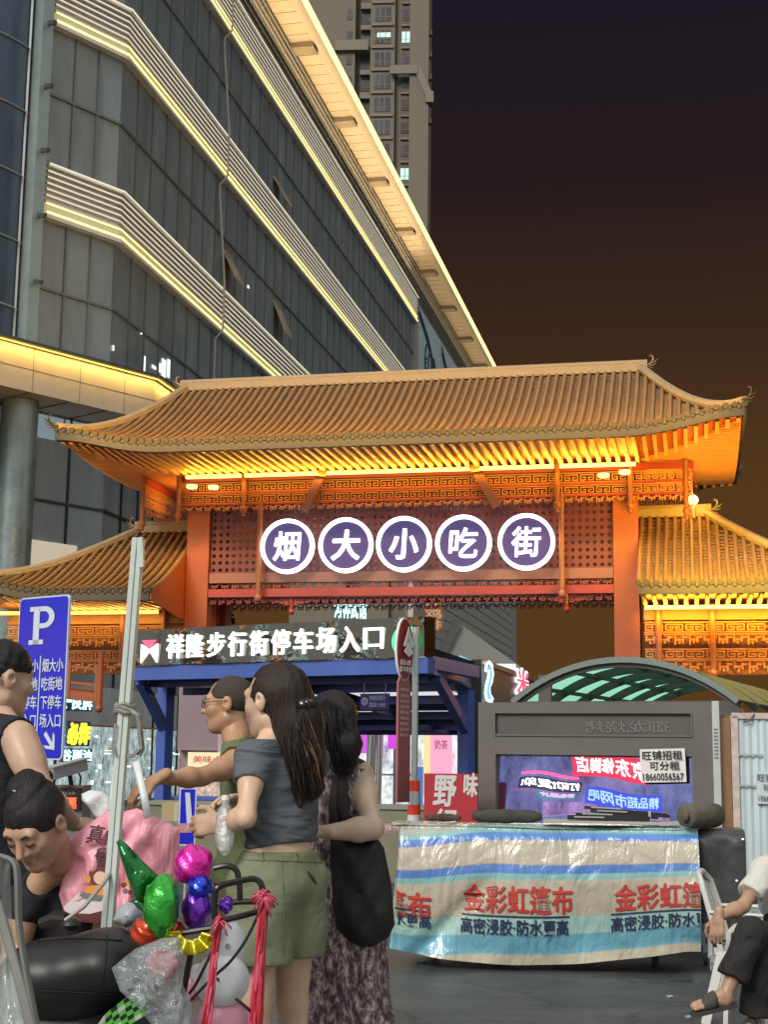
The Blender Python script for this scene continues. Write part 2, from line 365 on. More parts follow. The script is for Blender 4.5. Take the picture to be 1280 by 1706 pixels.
# upper louvres, soffit, eave
up = MB()
UP = [CHL, BEND, END]
sweep(up, UP, -.1, .0, 29.7, 32.1, 1)
for k in range(7): sweep(up, UP, .0, .06, 29.8 + k * .33, 29.86 + k * .33, 0)
up.build('upper_louvres', [M('dull_metal', (.33, .34, .34), .45, .3), M('dark_back', (.1, .105, .105), .6)], mall)
ev = MB(); SOFF = M('soffit', (.62, .55, .44), .6, noise=(1.5, .06)); sweep(ev, UP, -.1, 1.05, 32.1, 32.25, 0)
for i in range(12): 
    t = -6 + i * 7.6
    p = fa(t, .0, 31.98); q = fa(t, 1.04, 31.98); ev.bar(p, q, .75, .24, mi=2)
for i in range(95):
    t = -8 + i * .95; p = fa(t, .0, 32.096); q = fa(t, 1.04, 32.096); ev.bar(p, q, .025, .012, mi=1)
eave = ev.build('eave', [SOFF, M('joint', (.2, .17, .13), .7), M('soffit_step', (.30, .26, .20), .7)], mall)
fc = MB(); sweep(fc, UP, 1.05, 1.5, 31.98, 32.5, 0); fc.build('fascia', M('fascia', (.55, .5, .42), .5, .2), mall)
l = MB(); sweep(l, UP, 1.502, 1.6, 31.98, 32.3, 0); l.build('led_strip', glow('led_eave', (1, .78, .24), 2.6), eave)
for (t0, t1, e_) in ((-9, 36, 680), (36, 84, 230)):
    ld = bpy.data.lights.new('eave_light', 'AREA'); ld.shape = 'RECTANGLE'; ld.size = abs(t1 - t0); ld.size_y = .3; ld.energy = e_; ld.color = (1, .68, .34)
    lo = bpy.data.objects.new('eave_light', ld); COL.objects.link(lo); p = fa((t0 + t1) / 2, .35, 30.7)
    X = Vector(sD); Zl = Vector(-sU * .35 - ZZ * .93677); Yl = Zl.cross(X)
    lo.matrix_world = Matrix(((X[0], Yl[0], Zl[0], p[0]), (X[1], Yl[1], Zl[1], p[1]), (X[2], Yl[2], Zl[2], p[2]), (0, 0, 0, 1)))
# column before the billboards, far wall
cm = MB(); cm.box(-.16, .16, -.55, .5, 0, 29.6, 0, frame(fa(37.7, .0, 0), ANG)); cm.build('corner_pier', M('pier', (.42, .38, .34), .6, noise=(1, .1)), mall)
wl = MB()
for k in range(3): p = fa(38, .05, 29.62 + .07 * k); q = fa(86, .05, 29.62 + .07 * k); wl.bar(p, q, .12, .03)
p = fa(38, -.1, 24.9); q = fa(86, -.1, 24.9); wl.bar(p, q, .1, 9.6, mi=1); wl.build('upper_wall', [M('dull_metal'), M('wall_grey', (.25, .24, .22), .7, noise=(.8, .12))], mall)
eb = MB(); p = fa(86, 0, 10); eb.box(-.3, .3, -.2, .2, 0, 31, 0, frame(fa(86.2, .1, 0), ANG)); eb.build('end_pier', M('pier'), mall)
# drain pipe with swan necks under each ledge
pts = []
for z in (33,): pts.append(fa(-.05, .36, z))
for z0, z1 in BANDS[::-1]:
    pts += [fa(-.05, .36, z1 + .2), fa(-.05, .36, z0 + .1), fa(-.05, .34, z0 - .15), fa(-.12, .1, z0 - .45)]
    pts += [fa(-.12, .1, z0 - .9)]
pts += [fa(-.12, .1, 5)]
pm = MB(); pm.tube(pts, .04, 8); pm.build('drain_pipe', M('pipe', (.5, .47, .43), .5), mall, smooth=True)
# open casement windows
for (px, py, w, h) in ((370, 440, .9, 1.1), (454, 527, 1.0, 1.3), (455, 313, .9, .9)):
    q = PL(px, py, F0, sU); t = (q - F0) @ sD; z = q[2]
    ow = MB(); b0 = fa(t, .55, z - h / 2); b1 = fa(t + w, .55, z - h / 2); t0 = fa(t, .03, z + h / 2); t1 = fa(t + w, .03, z + h / 2)
    ow.add([b0, b1, t1, t0], [(0, 1, 2, 3)], 1)
    for a, b in ((b0, b1), (b1, t1), (t1, t0), (t0, b0)): ow.bar(a, b, .07, .06, mi=0)
    ow.build('open_window', [M('sash', (.55, .42, .28), .5, .2), GL[2]], mall)
# lit things glimpsed behind the glass
for (px, py, w, h) in ((273, 614, .32, .6), (281, 614, .22, .6), (241, 608, .1, .55), (189, 580, .08, .16), (236, 555, .06, .1), (414, 478, .16, .1), (257, 612, .3, .1), (267, 613, .12, .3)):
    q = PL(px, py, F0 + sU * .03, sU); sp = MB(); sp.box(-w / 2, w / 2, -.01, .01, -h / 2, h / 2, 0, frame(q, ANG - math.pi / 2)); sp.build('room_lamp', glow('room_lamp', (.9, 1, .92), 1.3), mall)
# corner: pilaster with brackets and the curved dark glass beside it
pl = MB(); c0 = CHL + np.array([-.22, -.3]); e = (BEND - CHL) / np.linalg.norm(BEND - CHL); nn = np.array([e[1], -e[0]])
fr = Matrix(((e[0], -nn[0], 0, c0[0]), (e[1], -nn[1], 0, c0[1]), (0, 0, 1, 0), (0, 0, 0, 1)))
pl.box(-.2, .17, -.35, .1, 9.2, 34, 0, fr); pl.box(.17, .27, -.2, .1, 9.2, 34, 1, fr)
for k in range(14): pl.bar(fr @ Vector((.02, -.3, 10.6 + k * 1.93)), fr @ Vector((-.06, -.75, 10.45 + k * 1.93)), .1, .12, mi=2)
pl.build('pilaster', [M('pilaster', (.30, .37, .36), .35, .3, noise=(2, .12)), MUL, M('bracket', (.06, .07, .07), .5)], mall)
cy = MB(); cc = CHL + np.array([-4.05, 1.1])
def cyl(u, v): A = R_(-115 + 150 * u); return (cc[0] + 3.9 * math.cos(A), cc[1] + 3.9 * math.sin(A), 7.5 + v * 27)
cy.grid(cyl, 24, 1, 0)
for k in range(15):
    A_ = [(cc[0] + 3.93 * math.cos(R_(-115 + 8 * i)), cc[1] + 3.93 * math.sin(R_(-115 + 8 * i)), 9.8 + k * 1.93) for i in range(16)]; cy.tube(A_, .03, 5, 1)
for i in range(4):
    A = R_(-100 + i * 38); cy.bar((cc[0] + 3.93 * math.cos(A), cc[1] + 3.93 * math.sin(A), 7.5), (cc[0] + 3.93 * math.cos(A), cc[1] + 3.93 * math.sin(A), 34), .06, .06, mi=1)
cy.build('curved_glass', [M('blue_glass', (.055, .085, .14), .18, noise=(.8, .5, (1, 1, .3)), spec=.6), M('thin_bar', (.3, .32, .33), .4, .4)], mall, smooth=True)
# entrance canopy with its lit fascia
CH = [CHL - e * 5.0, BEND, BEND + sD[:2] * 9]
def chz(px, py, off): 
    o = np.array([*(BEND + nn * off), 0]); return PL(px, py, o, np.array([nn[0], nn[1], 0]))[2]
zt = chz(100, 592, 1.6); zb_ = chz(100, 665, 1.6)
cn = MB(); sweep(cn, CH, -.1, 1.6, zb_, zt, 0)
for k in range(16):
    for L_ in ((CH[0], CH[1]), (CH[1], CH[2])):
        pass
canopy = cn.build('entrance_canopy', M('stone_panel', (.44, .40, .36), .6, noise=(1.2, .1), bump=(8, .06, .02)), mall)
jn = MB(); A = offset_path(CH, 1.602)
for i in range(9):
    p = A[0] + (A[1] - A[0]) * (i + .5) / 5.2
    if i < 5: jn.bar((*p, zb_), (*p, zt), .012, .012)
for i in range(4):
    p = A[1] + sD[:2] * (1.6 + i * 2.1); jn.bar((*p, zb_), (*p, zt), .012, .012)
for i in range(2): jn.bar((*A[i], (zb_ + zt) / 2), (*A[i + 1], (zb_ + zt) / 2), .012, .012)
jn.build('joint_line', M('joint_grey', (.16, .15, .14), .8), canopy)
tr = MB(); sweep(tr, CH, 1.6, 1.85, zt + .02, zt + .1, 0); tr.build('top_trim', M('bracket'), canopy)
l = MB(); sweep(l, CH, 1.70, 1.74, zt - .01, zt + .015, 0); l.build('led_strip', LEDG, canopy)
for (a, b) in ((A[0], A[1]), (A[1], A[2])):
    L_ = np.linalg.norm(b - a); x = Vector((*((b - a) / L_), 0)); n_ = Vector((x.y, -x.x, 0)); Zl = (n_ * .35 + Vector((0, 0, 1)) * 1).normalized(); Yl = Zl.cross(x)
    ld = bpy.data.lights.new('canopy_light', 'AREA'); ld.shape = 'RECTANGLE'; ld.size = L_; ld.size_y = .05; ld.energy = 80 * L_ / 7; ld.color = (1, .6, .12)
    lo = bpy.data.objects.new('canopy_light', ld); COL.objects.link(lo); p = (a + b) / 2 + np.array([n_.x, n_.y]) * .2
    lo.matrix_world = Matrix(((x[0], Yl[0], Zl[0], p[0]), (x[1], Yl[1], Zl[1], p[1]), (x[2], Yl[2], Zl[2], zt), (0, 0, 0, 1)))
sfm = MB(); sfm_p = offset_path(CH, .0)
for i in range(9):
    p = CH[0] + (CH[1] - CH[0]) * i / 6.; q = p + nn * 1.6; sfm.bar((*p, zb_ - .015), (*q, zb_ - .015), .03, .02)
sfm.build('soffit_joint', M('joint_grey'), canopy)
# tall shop glazing under the canopy
gm = MB(); mm = MB()
glazing(CH[0], CH[1], 3.4, zb_, 1.22, 3, off=.0); glazing(CH[1], CH[1] + sD[:2] * 9, 3.4, zb_, 1.3, 3)
gm.build('shop_glass', GL, mall); mm.build('shop_mullion', M('dark_mullion', (.035, .038, .04), .4, .3), mall)
rb = MB()   # glowing panes stand in for pale blue reflections in the glass
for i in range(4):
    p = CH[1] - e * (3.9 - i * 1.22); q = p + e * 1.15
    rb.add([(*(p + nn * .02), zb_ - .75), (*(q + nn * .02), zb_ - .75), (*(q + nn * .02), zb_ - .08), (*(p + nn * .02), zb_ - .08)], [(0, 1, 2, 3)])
rb.build('transom_reflection', glow('transom', (.55, .72, .78), .33), mall)
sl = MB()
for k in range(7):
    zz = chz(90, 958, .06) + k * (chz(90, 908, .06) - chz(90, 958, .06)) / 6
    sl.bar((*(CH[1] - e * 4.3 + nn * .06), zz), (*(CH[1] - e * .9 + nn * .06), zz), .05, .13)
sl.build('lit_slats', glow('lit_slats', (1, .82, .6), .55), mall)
rc = MB(); pc = CHL - e * .75 + nn * .55; rc.tube([(*pc, 0), (*pc, zb_ - .02)], .5, 24); rc.build('round_column', M('column_cladding', (.24, .29, .29), .3, .4, noise=(1.5, .2)), mall, smooth=True)
# lit shop fronts at street level
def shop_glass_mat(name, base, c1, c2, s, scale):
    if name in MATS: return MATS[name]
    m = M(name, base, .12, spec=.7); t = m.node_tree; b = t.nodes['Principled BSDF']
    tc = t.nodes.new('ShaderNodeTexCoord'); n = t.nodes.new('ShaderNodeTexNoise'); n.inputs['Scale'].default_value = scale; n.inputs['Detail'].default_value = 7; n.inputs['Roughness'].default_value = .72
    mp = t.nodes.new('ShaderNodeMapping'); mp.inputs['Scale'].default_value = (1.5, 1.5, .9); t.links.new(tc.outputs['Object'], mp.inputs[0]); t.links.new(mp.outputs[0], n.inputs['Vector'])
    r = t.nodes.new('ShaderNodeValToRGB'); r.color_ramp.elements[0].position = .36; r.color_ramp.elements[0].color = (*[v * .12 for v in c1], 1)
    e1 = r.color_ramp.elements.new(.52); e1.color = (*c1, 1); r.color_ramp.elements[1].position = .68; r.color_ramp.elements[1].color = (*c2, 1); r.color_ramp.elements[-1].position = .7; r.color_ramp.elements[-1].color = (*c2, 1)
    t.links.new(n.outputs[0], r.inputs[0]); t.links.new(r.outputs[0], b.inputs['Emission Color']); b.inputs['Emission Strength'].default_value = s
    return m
gm = MB(); mm = MB()
SG = shop_glass_mat('lit_shop_glass', (.14, .18, .18), (.34, .46, .46), (.62, .78, .78), 1.0, 3)  # noise glow painted on the glass for lit interior and reflected specks
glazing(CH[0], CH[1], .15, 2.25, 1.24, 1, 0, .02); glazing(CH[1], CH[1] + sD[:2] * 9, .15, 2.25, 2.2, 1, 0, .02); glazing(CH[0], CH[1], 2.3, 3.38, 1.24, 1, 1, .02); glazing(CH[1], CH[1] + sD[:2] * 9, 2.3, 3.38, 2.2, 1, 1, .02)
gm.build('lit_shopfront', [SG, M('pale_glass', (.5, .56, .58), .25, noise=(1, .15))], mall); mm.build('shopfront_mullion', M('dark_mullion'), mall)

rnd = random.Random(21)
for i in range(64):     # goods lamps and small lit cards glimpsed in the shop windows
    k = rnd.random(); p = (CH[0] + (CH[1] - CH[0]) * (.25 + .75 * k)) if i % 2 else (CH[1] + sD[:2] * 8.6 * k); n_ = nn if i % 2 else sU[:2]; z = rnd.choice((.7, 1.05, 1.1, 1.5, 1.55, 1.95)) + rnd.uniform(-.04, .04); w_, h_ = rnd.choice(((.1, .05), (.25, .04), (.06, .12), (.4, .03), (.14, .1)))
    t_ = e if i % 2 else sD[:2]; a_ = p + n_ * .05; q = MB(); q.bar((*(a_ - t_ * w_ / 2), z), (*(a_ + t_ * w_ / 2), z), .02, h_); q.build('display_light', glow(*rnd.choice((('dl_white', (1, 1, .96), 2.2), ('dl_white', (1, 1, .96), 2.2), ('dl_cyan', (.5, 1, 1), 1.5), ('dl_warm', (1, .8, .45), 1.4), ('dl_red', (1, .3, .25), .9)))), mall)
# ---- shop signs at the shop fronts
def shop_sign(name, label, px, py, Y, w, h, text, tcol, es, back=None, bold=.02, ang=.6, cat='sign', group='neon shop signs', vertical=False):
    o = P(px, py, Y); X = face_frame(o, (math.cos(ang), math.sin(ang), 0))
    r = thing(name, label, cat, o, group); b = MB(); b.box(-w / 2, w / 2, -h / 2, h / 2, -.08, 0, 0, X)
    b.build('backing', M(back[0], back[1], .4) if back else M('sign_dark', (.05, .07, .09), .3), r)
    t = MB(); n = len(text)
    for i, ch in enumerate(text):
        if vertical: put_text(t, ch, X, w * .8, h / n * .85, .03, 0, bold, 0, h / 2 - h / n * (i + .5))
        else: put_text(t, ch, X, w / n * .86, h * .82, .03, 0, bold, -w / 2 + w / n * (i + .5), 0)
    t.build('lettering', glow('neon_%s' % name + '_%d' % int(px), tcol, es), r); return r
A1 = math.atan2(e[1], e[0])
shop_sign('neon_sign', 'white neon arrow and characters on blue glass right of the parking board', 128, 1168, 37.2, 1.0, .5, '←良牌', (.55, .95, 1), 2.2, ('sign_blue', (.03, .09, .22)), ang=A1)
shop_sign('neon_sign', 'yellow blob of neon characters on the shop glass right of the parking board', 131, 1222, 37.2, .72, .62, '必炸', (1, .86, .05), 1.5, ('sign_blue', (.03, .09, .22)), bold=.06, ang=A1)
shop_sign('neon_sign', 'small cyan neon lettering under the yellow shop sign', 128, 1258, 37.2, .95, .34, '谷副油', (.45, .95, 1), 2.0, ('sign_blue', (.03, .09, .22)), ang=A1)
shop_sign('neon_sign', 'slim pale yellow light box standing on edge behind the security camera', 147, 1262, 37.0, .16, 1.25, ' ', (1, .8, .4), .1, ('sign_cream', (.9, .75, .35)), ang=A1) if False else None
shop_sign('neon_sign', 'cyan vertical neon characters hanging seen under the gate beam', 584, 1015, 62, 1.5, .95, '河神武馆', (.55, .95, 1), 1.8, ('facade_grey', (.2, .2, .19)), ang=.35)
shop_sign('neon_sign', 'dim orange sign board seen under the gate beam beside a grey gable', 722, 1022, 64, .95, 1.5, '炸鸡排', (1, .62, .35), .5, ('sign_orange', (.45, .16, .07)), vertical=True, ang=.2)
r = thing('shop_porch', 'grey pitched porch with a blue lit panel seen through the gate', 'porch', (*P(785, 1255, 58)[:2], 0))
b = MB(); X = face_frame(P(785, 1098, 58), (1, .1, 0))
b.prism([(-1.5, -.9), (-.35, 1.35), (2.0, -.25), (2.0, -.9)], -.6, 0, X); b.build('gable', M('gable_grey', (.28, .28, .26), .6), r)
b = MB(); b.prism([(-1.05, -.9), (-.45, .15), (1.1, -.62), (1.1, -.9)], .05, 0, X, z0=.01); b.build('lit_panel', glow('porch_blue', (.35, .75, 1), .8), r)
b = MB(); b.bar(X @ Vector((-1.75, -.9, .1)), X @ Vector((-.6, 1.5, .1)), .35, .3); b.build('beam', M('dark_back'), r)
b = MB(); b.box(-1.4, 2, -5.5, -.905, -.5, 0, 0, X); b.build('wall', M('facade_grey', (.2, .2, .19), .7), r)

# ---- billboards high on the mall
bb = thing('billboard', 'pale blue billboard with sketched arches high on the glass building', 'billboard', fa(50, .2, 0))
b = MB(); B0 = fa(50, .12, 0); Xb = face_frame(B0, sD)
def bz(px, py): q = PL(px, py, fa(0, .12, 0), sU); return (q - B0) @ sD, q[2]
z_t = 29.5
b.box(-12.1, -3.6, 18, z_t, -.05, 0, 0, Xb); b.box(-3.4, 9, 18, z_t, -.05, 0, 0, Xb); b.build('panel', M('billboard_blue', (.52, .70, .76), .5, noise=(.4, .06)), bb)
b = MB()
def sk(pts, r=.09): b.tube([Xb @ Vector((x, z, .02)) for x, z in pts], r, 5)
for k in (-1, 1): sk([(-12 , 29.1 + k * .15), (-8.6, 28.1 + k * .2), (-3.7, 25.2 + k * .25)], .06); sk([(-3.3, 28.9 + k * .2), (-1, 27.6 + k * .25), (3, 24 + k * .2)], .06)
for i in range(12): x = -11.8 + i * .66; zc = 29.05 - max(0, x + 11.8) * .3 - max(0, x + 8.6) * .3; sk([(x, zc + .15), (x + .3, zc - .3)], .05)
for (cx, r0) in ((-8.4, 1.15), (-7.6, .8), (-6.6, .7)):
    sk([(cx + r0 * math.cos(A_), 26.6 + 1.1 * r0 * math.sin(A_)) for A_ in [math.pi * i / 12 for i in range(13)]], .08)
    sk([(cx - r0, 26.6), (cx - r0, 18.2)], .07); sk([(cx + r0, 26.6), (cx + r0, 18.2)], .07)
for i in range(8): sk([(-9.3 + .2 * (i % 2), 24.2 + i * .35), (-9.1 + .2 * (i % 2), 24.4 + i * .35)], .06)
b.build('sketch_lines', M('ink', (.05, .08, .1), .7), bb)

# ================================================================ APARTMENT TOWER (far)
TW = 190.; tw0 = P(709, 853, TW); s_ = 1 / (F_PX / TW)
tower = thing('apartment_tower', 'tall tan apartment tower with a few lit windows behind the glass building', 'building', (tw0[0], tw0[1], 0))
def tp(px): return (px - 709) * s_ 
Xt = frame((tw0[0], tw0[1], 0), .06)
b = MB(); b.box(tp(675), .0, .0, 14, 0, 120, 0, Xt); b.box(tp(648), tp(675), 1.2, 14, 0, 120, 1, Xt); b.box(tp(604), tp(648), .5, 14, 0, 120, 0, Xt); b.box(tp(576), tp(604), 2.2, 14, 0, 120, 1, Xt); b.box(tp(480), tp(576), .8, 14, 0, 120, 0, Xt)
b.build('wall', [M('tower_tan', (.16, .137, .10), .8, noise=(.15, .12)), M('tower_brown', (.13, .108, .082), .8, noise=(.15, .12))], tower)
def tz(py): return P(690, py, TW)[2]
FLR = (tz(60 / 5.333) - tz(865 / 5.333)) / 4
fr_m = M('tower_trim', (.2, .175, .135), .8)
wm, wl = M('dark_window', (.045, .04, .04), .3, noise=(.3, .4)), glow('lit_window', (.62, 1, .86), 1.1)
def ledge(*a):
    q = MB()
    (q.bar if len(a) == 4 else q.box)(*(a if len(a) == 4 else (*a, 0, Xt))); q.build('ledge', fr_m, tower)
for k in range(-1, 9):
    z = tz(40 / 5.333) - k * FLR
    ledge(tp(659), tp(677), .9, 1.15, z - 2.75, z - 2.5); ledge(tp(606), tp(645), .25, .49, z - 2.95, z - 2.6); ledge(tp(585), tp(607), 1.4, 2.19, z - 2.95 - (k % 2) * .2, z - 2.2)
ledge(tp(640), tp(690), -.4, .0, tz(124), tz(110)); ledge(Xt @ Vector((tp(689), -.15, tz(113))), Xt @ Vector((tp(709), -.15, tz(158))), .3, 1.0); ledge(tp(704), tp(718), -.4, 1.5, tz(172), tz(154)); ledge(tp(540), tp(600), .2, .79, tz(80), tz(63))
for k in range(5): ledge(.0, tp(714), .6, 1.6, tz(54 + k * 37), tz(46 + k * 37))
k0 = None
for col, (xa, xb, yy) in enumerate(((660, 674.5, 1.18), (612, 640, .47), (585, 603, 2.17), (560, 570, .77))):
    for k in range(-1, 9):
        z = tz(45 / 5.333) - k * FLR; lit = (col == 0 and k in (1, 7)) or (col == 1 and k == 1)
        w = MB(); h = 1.65 if col != 1 else 2.1
        w.box(tp(xa), tp(xb), yy - .04, yy, z - h, z, 0, Xt)
        if lit and col == 1:
            w = MB(); w.box(tp(xa), tp(xb), yy - .04, yy, z - h, z - 1.15, 1, Xt); w.box(tp(xa), tp(xb), yy - .04, yy, z - .45, z, 1, Xt); w.box(tp(xa + 4), tp(xb), yy - .04, yy, z - 1.15, z - .45, 0, Xt)
        for j in range(1, 3): 
            x = tp(xa) + (tp(xb) - tp(xa)) * j / 3 if col == 1 else tp(xa) + (tp(xb) - tp(xa)) / 2; w.box(x - .05, x + .05, yy - .09, yy - .05, z - h, z, 2, Xt)
        w.box(tp(xa), tp(xb), yy - .09, yy - .05, z - h * .72, z - h * .68, 2, Xt)
        w.build('window', [wl if lit else wm, wm, M('sash_tan', (.2, .18, .15), .7)], tower)
# ================================================================ CHINESE GATE
OG = P(690, 985, 31.9); OG = np.array([OG[0], OG[1], 0]); MG = frame(OG, ANG)
gate = thing('archway_gate', 'red Chinese gate with curved tiled roofs lit gold across the street', 'gate', OG)
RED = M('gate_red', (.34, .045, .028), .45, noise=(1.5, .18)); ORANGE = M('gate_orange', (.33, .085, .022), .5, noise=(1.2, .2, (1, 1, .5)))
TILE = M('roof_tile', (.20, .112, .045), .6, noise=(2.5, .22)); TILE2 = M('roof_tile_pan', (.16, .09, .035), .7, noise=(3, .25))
EDGE = M('eave_tile', (.032, .029, .027), .6); RIDGE = M('ridge_tile', (.25, .19, .115), .6, noise=(3, .15))
RAFT = M('rafter_red', (.55, .25, .10), .5, noise=(3, .15)); SOF = M('soffit_red', (.33, .062, .025), .55)
DARKRED = M('dark_red', (.24, .04, .03), .45)
def smooth(t): t = max(0., min(1., t)); return t * t * (3 - 2 * t)
def curl(mb, base, dx, s=1., dz=0.):     # curled ridge ornament rising away from the ridge end
    b = Vector(base)
    def pt(a, h): return b + Vector((dx[0] * a * s, dx[1] * a * s, h * s))
    mb.tube([pt(-.15, .0), pt(.1, .02), pt(.28, .12), pt(.36, .28), pt(.33, .42), pt(.24, .47), pt(.19, .40)], [.1 * s, .09 * s, .08 * s, .07 * s, .055 * s, .045 * s, .03 * s], 7, flat=.6)
    mb.tube([pt(.22, .10), pt(.42, .16), pt(.56, .3)], [.06 * s, .045 * s, .015 * s], 6, flat=.6)
    mb.tube([pt(.15, .02), pt(.36, .02), pt(.5, .1)], [.06 * s, .045 * s, .015 * s], 6, flat=.6)
    mb.tube([pt(.1, -.02), pt(.26, -.1), pt(.38, -.12)], [.06 * s, .04 * s, .02 * s], 6, flat=.6)
class Roof:
    def __init__(s, xr0, xr1, xe0, xe1, ye, zr, ze, hipL=True, hipR=True, lift=.34, pw=1.45, step=.178):
        s.__dict__.update(locals())
    def yh(s, x):
        if x < s.xr0: return -s.ye * (s.xr0 - x) / (s.xr0 - s.xe0) if s.hipL else 0
        if x > s.xr1: return -s.ye * (x - s.xr1) / (s.xe1 - s.xr1) if s.hipR else 0
        return 0.
    def z(s, x, y):
        a = min(1., abs(y) / s.ye); b = 0.
        if s.hipR and x > s.xr1: a = max(a, (x - s.xr1) / (s.xe1 - s.xr1))
        if s.hipL and x < s.xr0: a = max(a, (s.xr0 - x) / (s.xr0 - s.xe0))
        z = s.ze + (s.zr - s.ze) * (.78 * (1 - a) ** s.pw + .22 * (1 - a))
        if s.hipR: b += smooth((x - (s.xe1 - 2.6)) / 2.6) ** 1.5 * a ** 2
        if s.hipL: b += smooth(((s.xe0 + 2.6) - x) / 2.6) ** 1.5 * a ** 2
        return z + s.lift * b
    def build(s, parent, name):
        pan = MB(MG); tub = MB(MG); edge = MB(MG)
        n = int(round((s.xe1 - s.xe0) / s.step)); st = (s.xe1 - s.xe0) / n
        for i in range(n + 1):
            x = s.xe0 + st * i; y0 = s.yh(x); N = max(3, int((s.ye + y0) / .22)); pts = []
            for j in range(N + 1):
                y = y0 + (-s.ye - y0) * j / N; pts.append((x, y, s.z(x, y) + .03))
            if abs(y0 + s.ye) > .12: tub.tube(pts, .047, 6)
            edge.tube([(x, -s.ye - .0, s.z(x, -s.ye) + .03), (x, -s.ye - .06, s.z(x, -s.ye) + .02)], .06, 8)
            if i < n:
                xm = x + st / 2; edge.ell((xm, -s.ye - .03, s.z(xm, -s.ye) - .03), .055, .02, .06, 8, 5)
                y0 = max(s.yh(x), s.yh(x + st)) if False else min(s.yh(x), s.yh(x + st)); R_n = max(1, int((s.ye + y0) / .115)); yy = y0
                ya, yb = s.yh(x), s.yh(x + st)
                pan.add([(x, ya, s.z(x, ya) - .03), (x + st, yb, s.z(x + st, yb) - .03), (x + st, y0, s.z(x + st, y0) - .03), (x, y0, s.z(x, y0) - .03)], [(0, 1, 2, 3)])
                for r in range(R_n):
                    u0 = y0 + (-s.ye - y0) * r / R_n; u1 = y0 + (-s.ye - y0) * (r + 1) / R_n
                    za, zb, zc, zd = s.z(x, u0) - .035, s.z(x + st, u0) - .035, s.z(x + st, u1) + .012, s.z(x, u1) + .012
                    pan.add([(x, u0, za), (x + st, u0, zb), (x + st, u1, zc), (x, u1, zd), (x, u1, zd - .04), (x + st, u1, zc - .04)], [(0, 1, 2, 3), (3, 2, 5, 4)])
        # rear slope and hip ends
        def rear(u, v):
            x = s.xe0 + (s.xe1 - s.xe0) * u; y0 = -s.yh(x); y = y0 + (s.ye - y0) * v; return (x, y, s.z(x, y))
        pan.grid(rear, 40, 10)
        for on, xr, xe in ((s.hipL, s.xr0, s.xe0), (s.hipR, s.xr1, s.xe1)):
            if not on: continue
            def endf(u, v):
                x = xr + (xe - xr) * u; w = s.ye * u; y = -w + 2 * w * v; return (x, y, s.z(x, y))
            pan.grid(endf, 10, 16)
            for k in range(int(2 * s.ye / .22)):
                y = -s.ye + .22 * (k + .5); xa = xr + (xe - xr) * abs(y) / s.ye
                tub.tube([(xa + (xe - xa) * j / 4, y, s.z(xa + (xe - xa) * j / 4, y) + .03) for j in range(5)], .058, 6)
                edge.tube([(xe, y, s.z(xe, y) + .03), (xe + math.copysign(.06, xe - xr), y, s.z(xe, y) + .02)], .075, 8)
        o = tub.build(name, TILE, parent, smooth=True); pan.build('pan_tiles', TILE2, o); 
        def eline(y, dz, dy): return [(s.xe0 + (s.xe1 - s.xe0) * i / 40, y + dy, s.z(s.xe0 + (s.xe1 - s.xe0) * i / 40, y) + dz) for i in range(41)]
        for yy, sg in ((-s.ye, -1), (s.ye, 1)):
            L = eline(yy, -.12, 0)
            for a, b in zip(L[:-1], L[1:]): edge.bar(a, b, .07, .16)
        for on, xe in ((s.hipL, s.xe0), (s.hipR, s.xe1)):
            if on:
                L = [(xe, -s.ye + 2 * s.ye * i / 20, s.z(xe, -s.ye + 2 * s.ye * i / 20) - .12) for i in range(21)]
                for a, b in zip(L[:-1], L[1:]): edge.bar(a, b, .07, .16)
        edge.build('eave_edge', EDGE, o, smooth=True)
        rg = MB(MG); rg.box(s.xr0 - .15, s.xr1 + .15, -.09, .09, s.zr - .02, s.zr + .16); rg.tube([(s.xr0 - .15, 0, s.zr + .18), (s.xr1 + .15, 0, s.zr + .18)], .085, 8)
        for on, xr, xe, dx in ((s.hipL, s.xr0, s.xe0, -1), (s.hipR, s.xr1, s.xe1, 1)):
            if not on: continue
            for sy in (-1, 1):
                L = [(xr + (xe - xr) * i / 14, sy * s.ye * i / 14, s.z(xr + (xe - xr) * i / 14, sy * s.ye * i / 14) + .09) for i in range(15)]
                rg.tube(L, .1, 7)
                fm = MB(MG); curl(fm, (xe, sy * s.ye, s.z(xe, s.ye) + .1), (dx * .75, sy * .66), .52); fm.build('corner_finial', EDGE, o, smooth=True)
            fm = MB(MG); curl(fm, (xr + dx * .1, 0, s.zr + .12), (dx, 0), .5); fm.build('ridge_finial', RIDGE, o, smooth=True)
        rg.build('ridge', RIDGE, o, smooth=True); return o
main = Roof(-5.5, 5.05, -7.05, 7.12, 3.6, 9.98, 7.92)
main.build(gate, 'main_roof')
sideR = Roof(5.02, 6.35, 5.02, 9.4, 2.9, 6.72, 4.92, hipL=False, lift=.35); sideR.build(gate, 'side_roof')
sideL = Roof(-6.5, -5.1, -9.6, -5.1, 2.9, 6.62, 4.92, hipR=False, lift=.35); sideL.build(gate, 'side_roof')

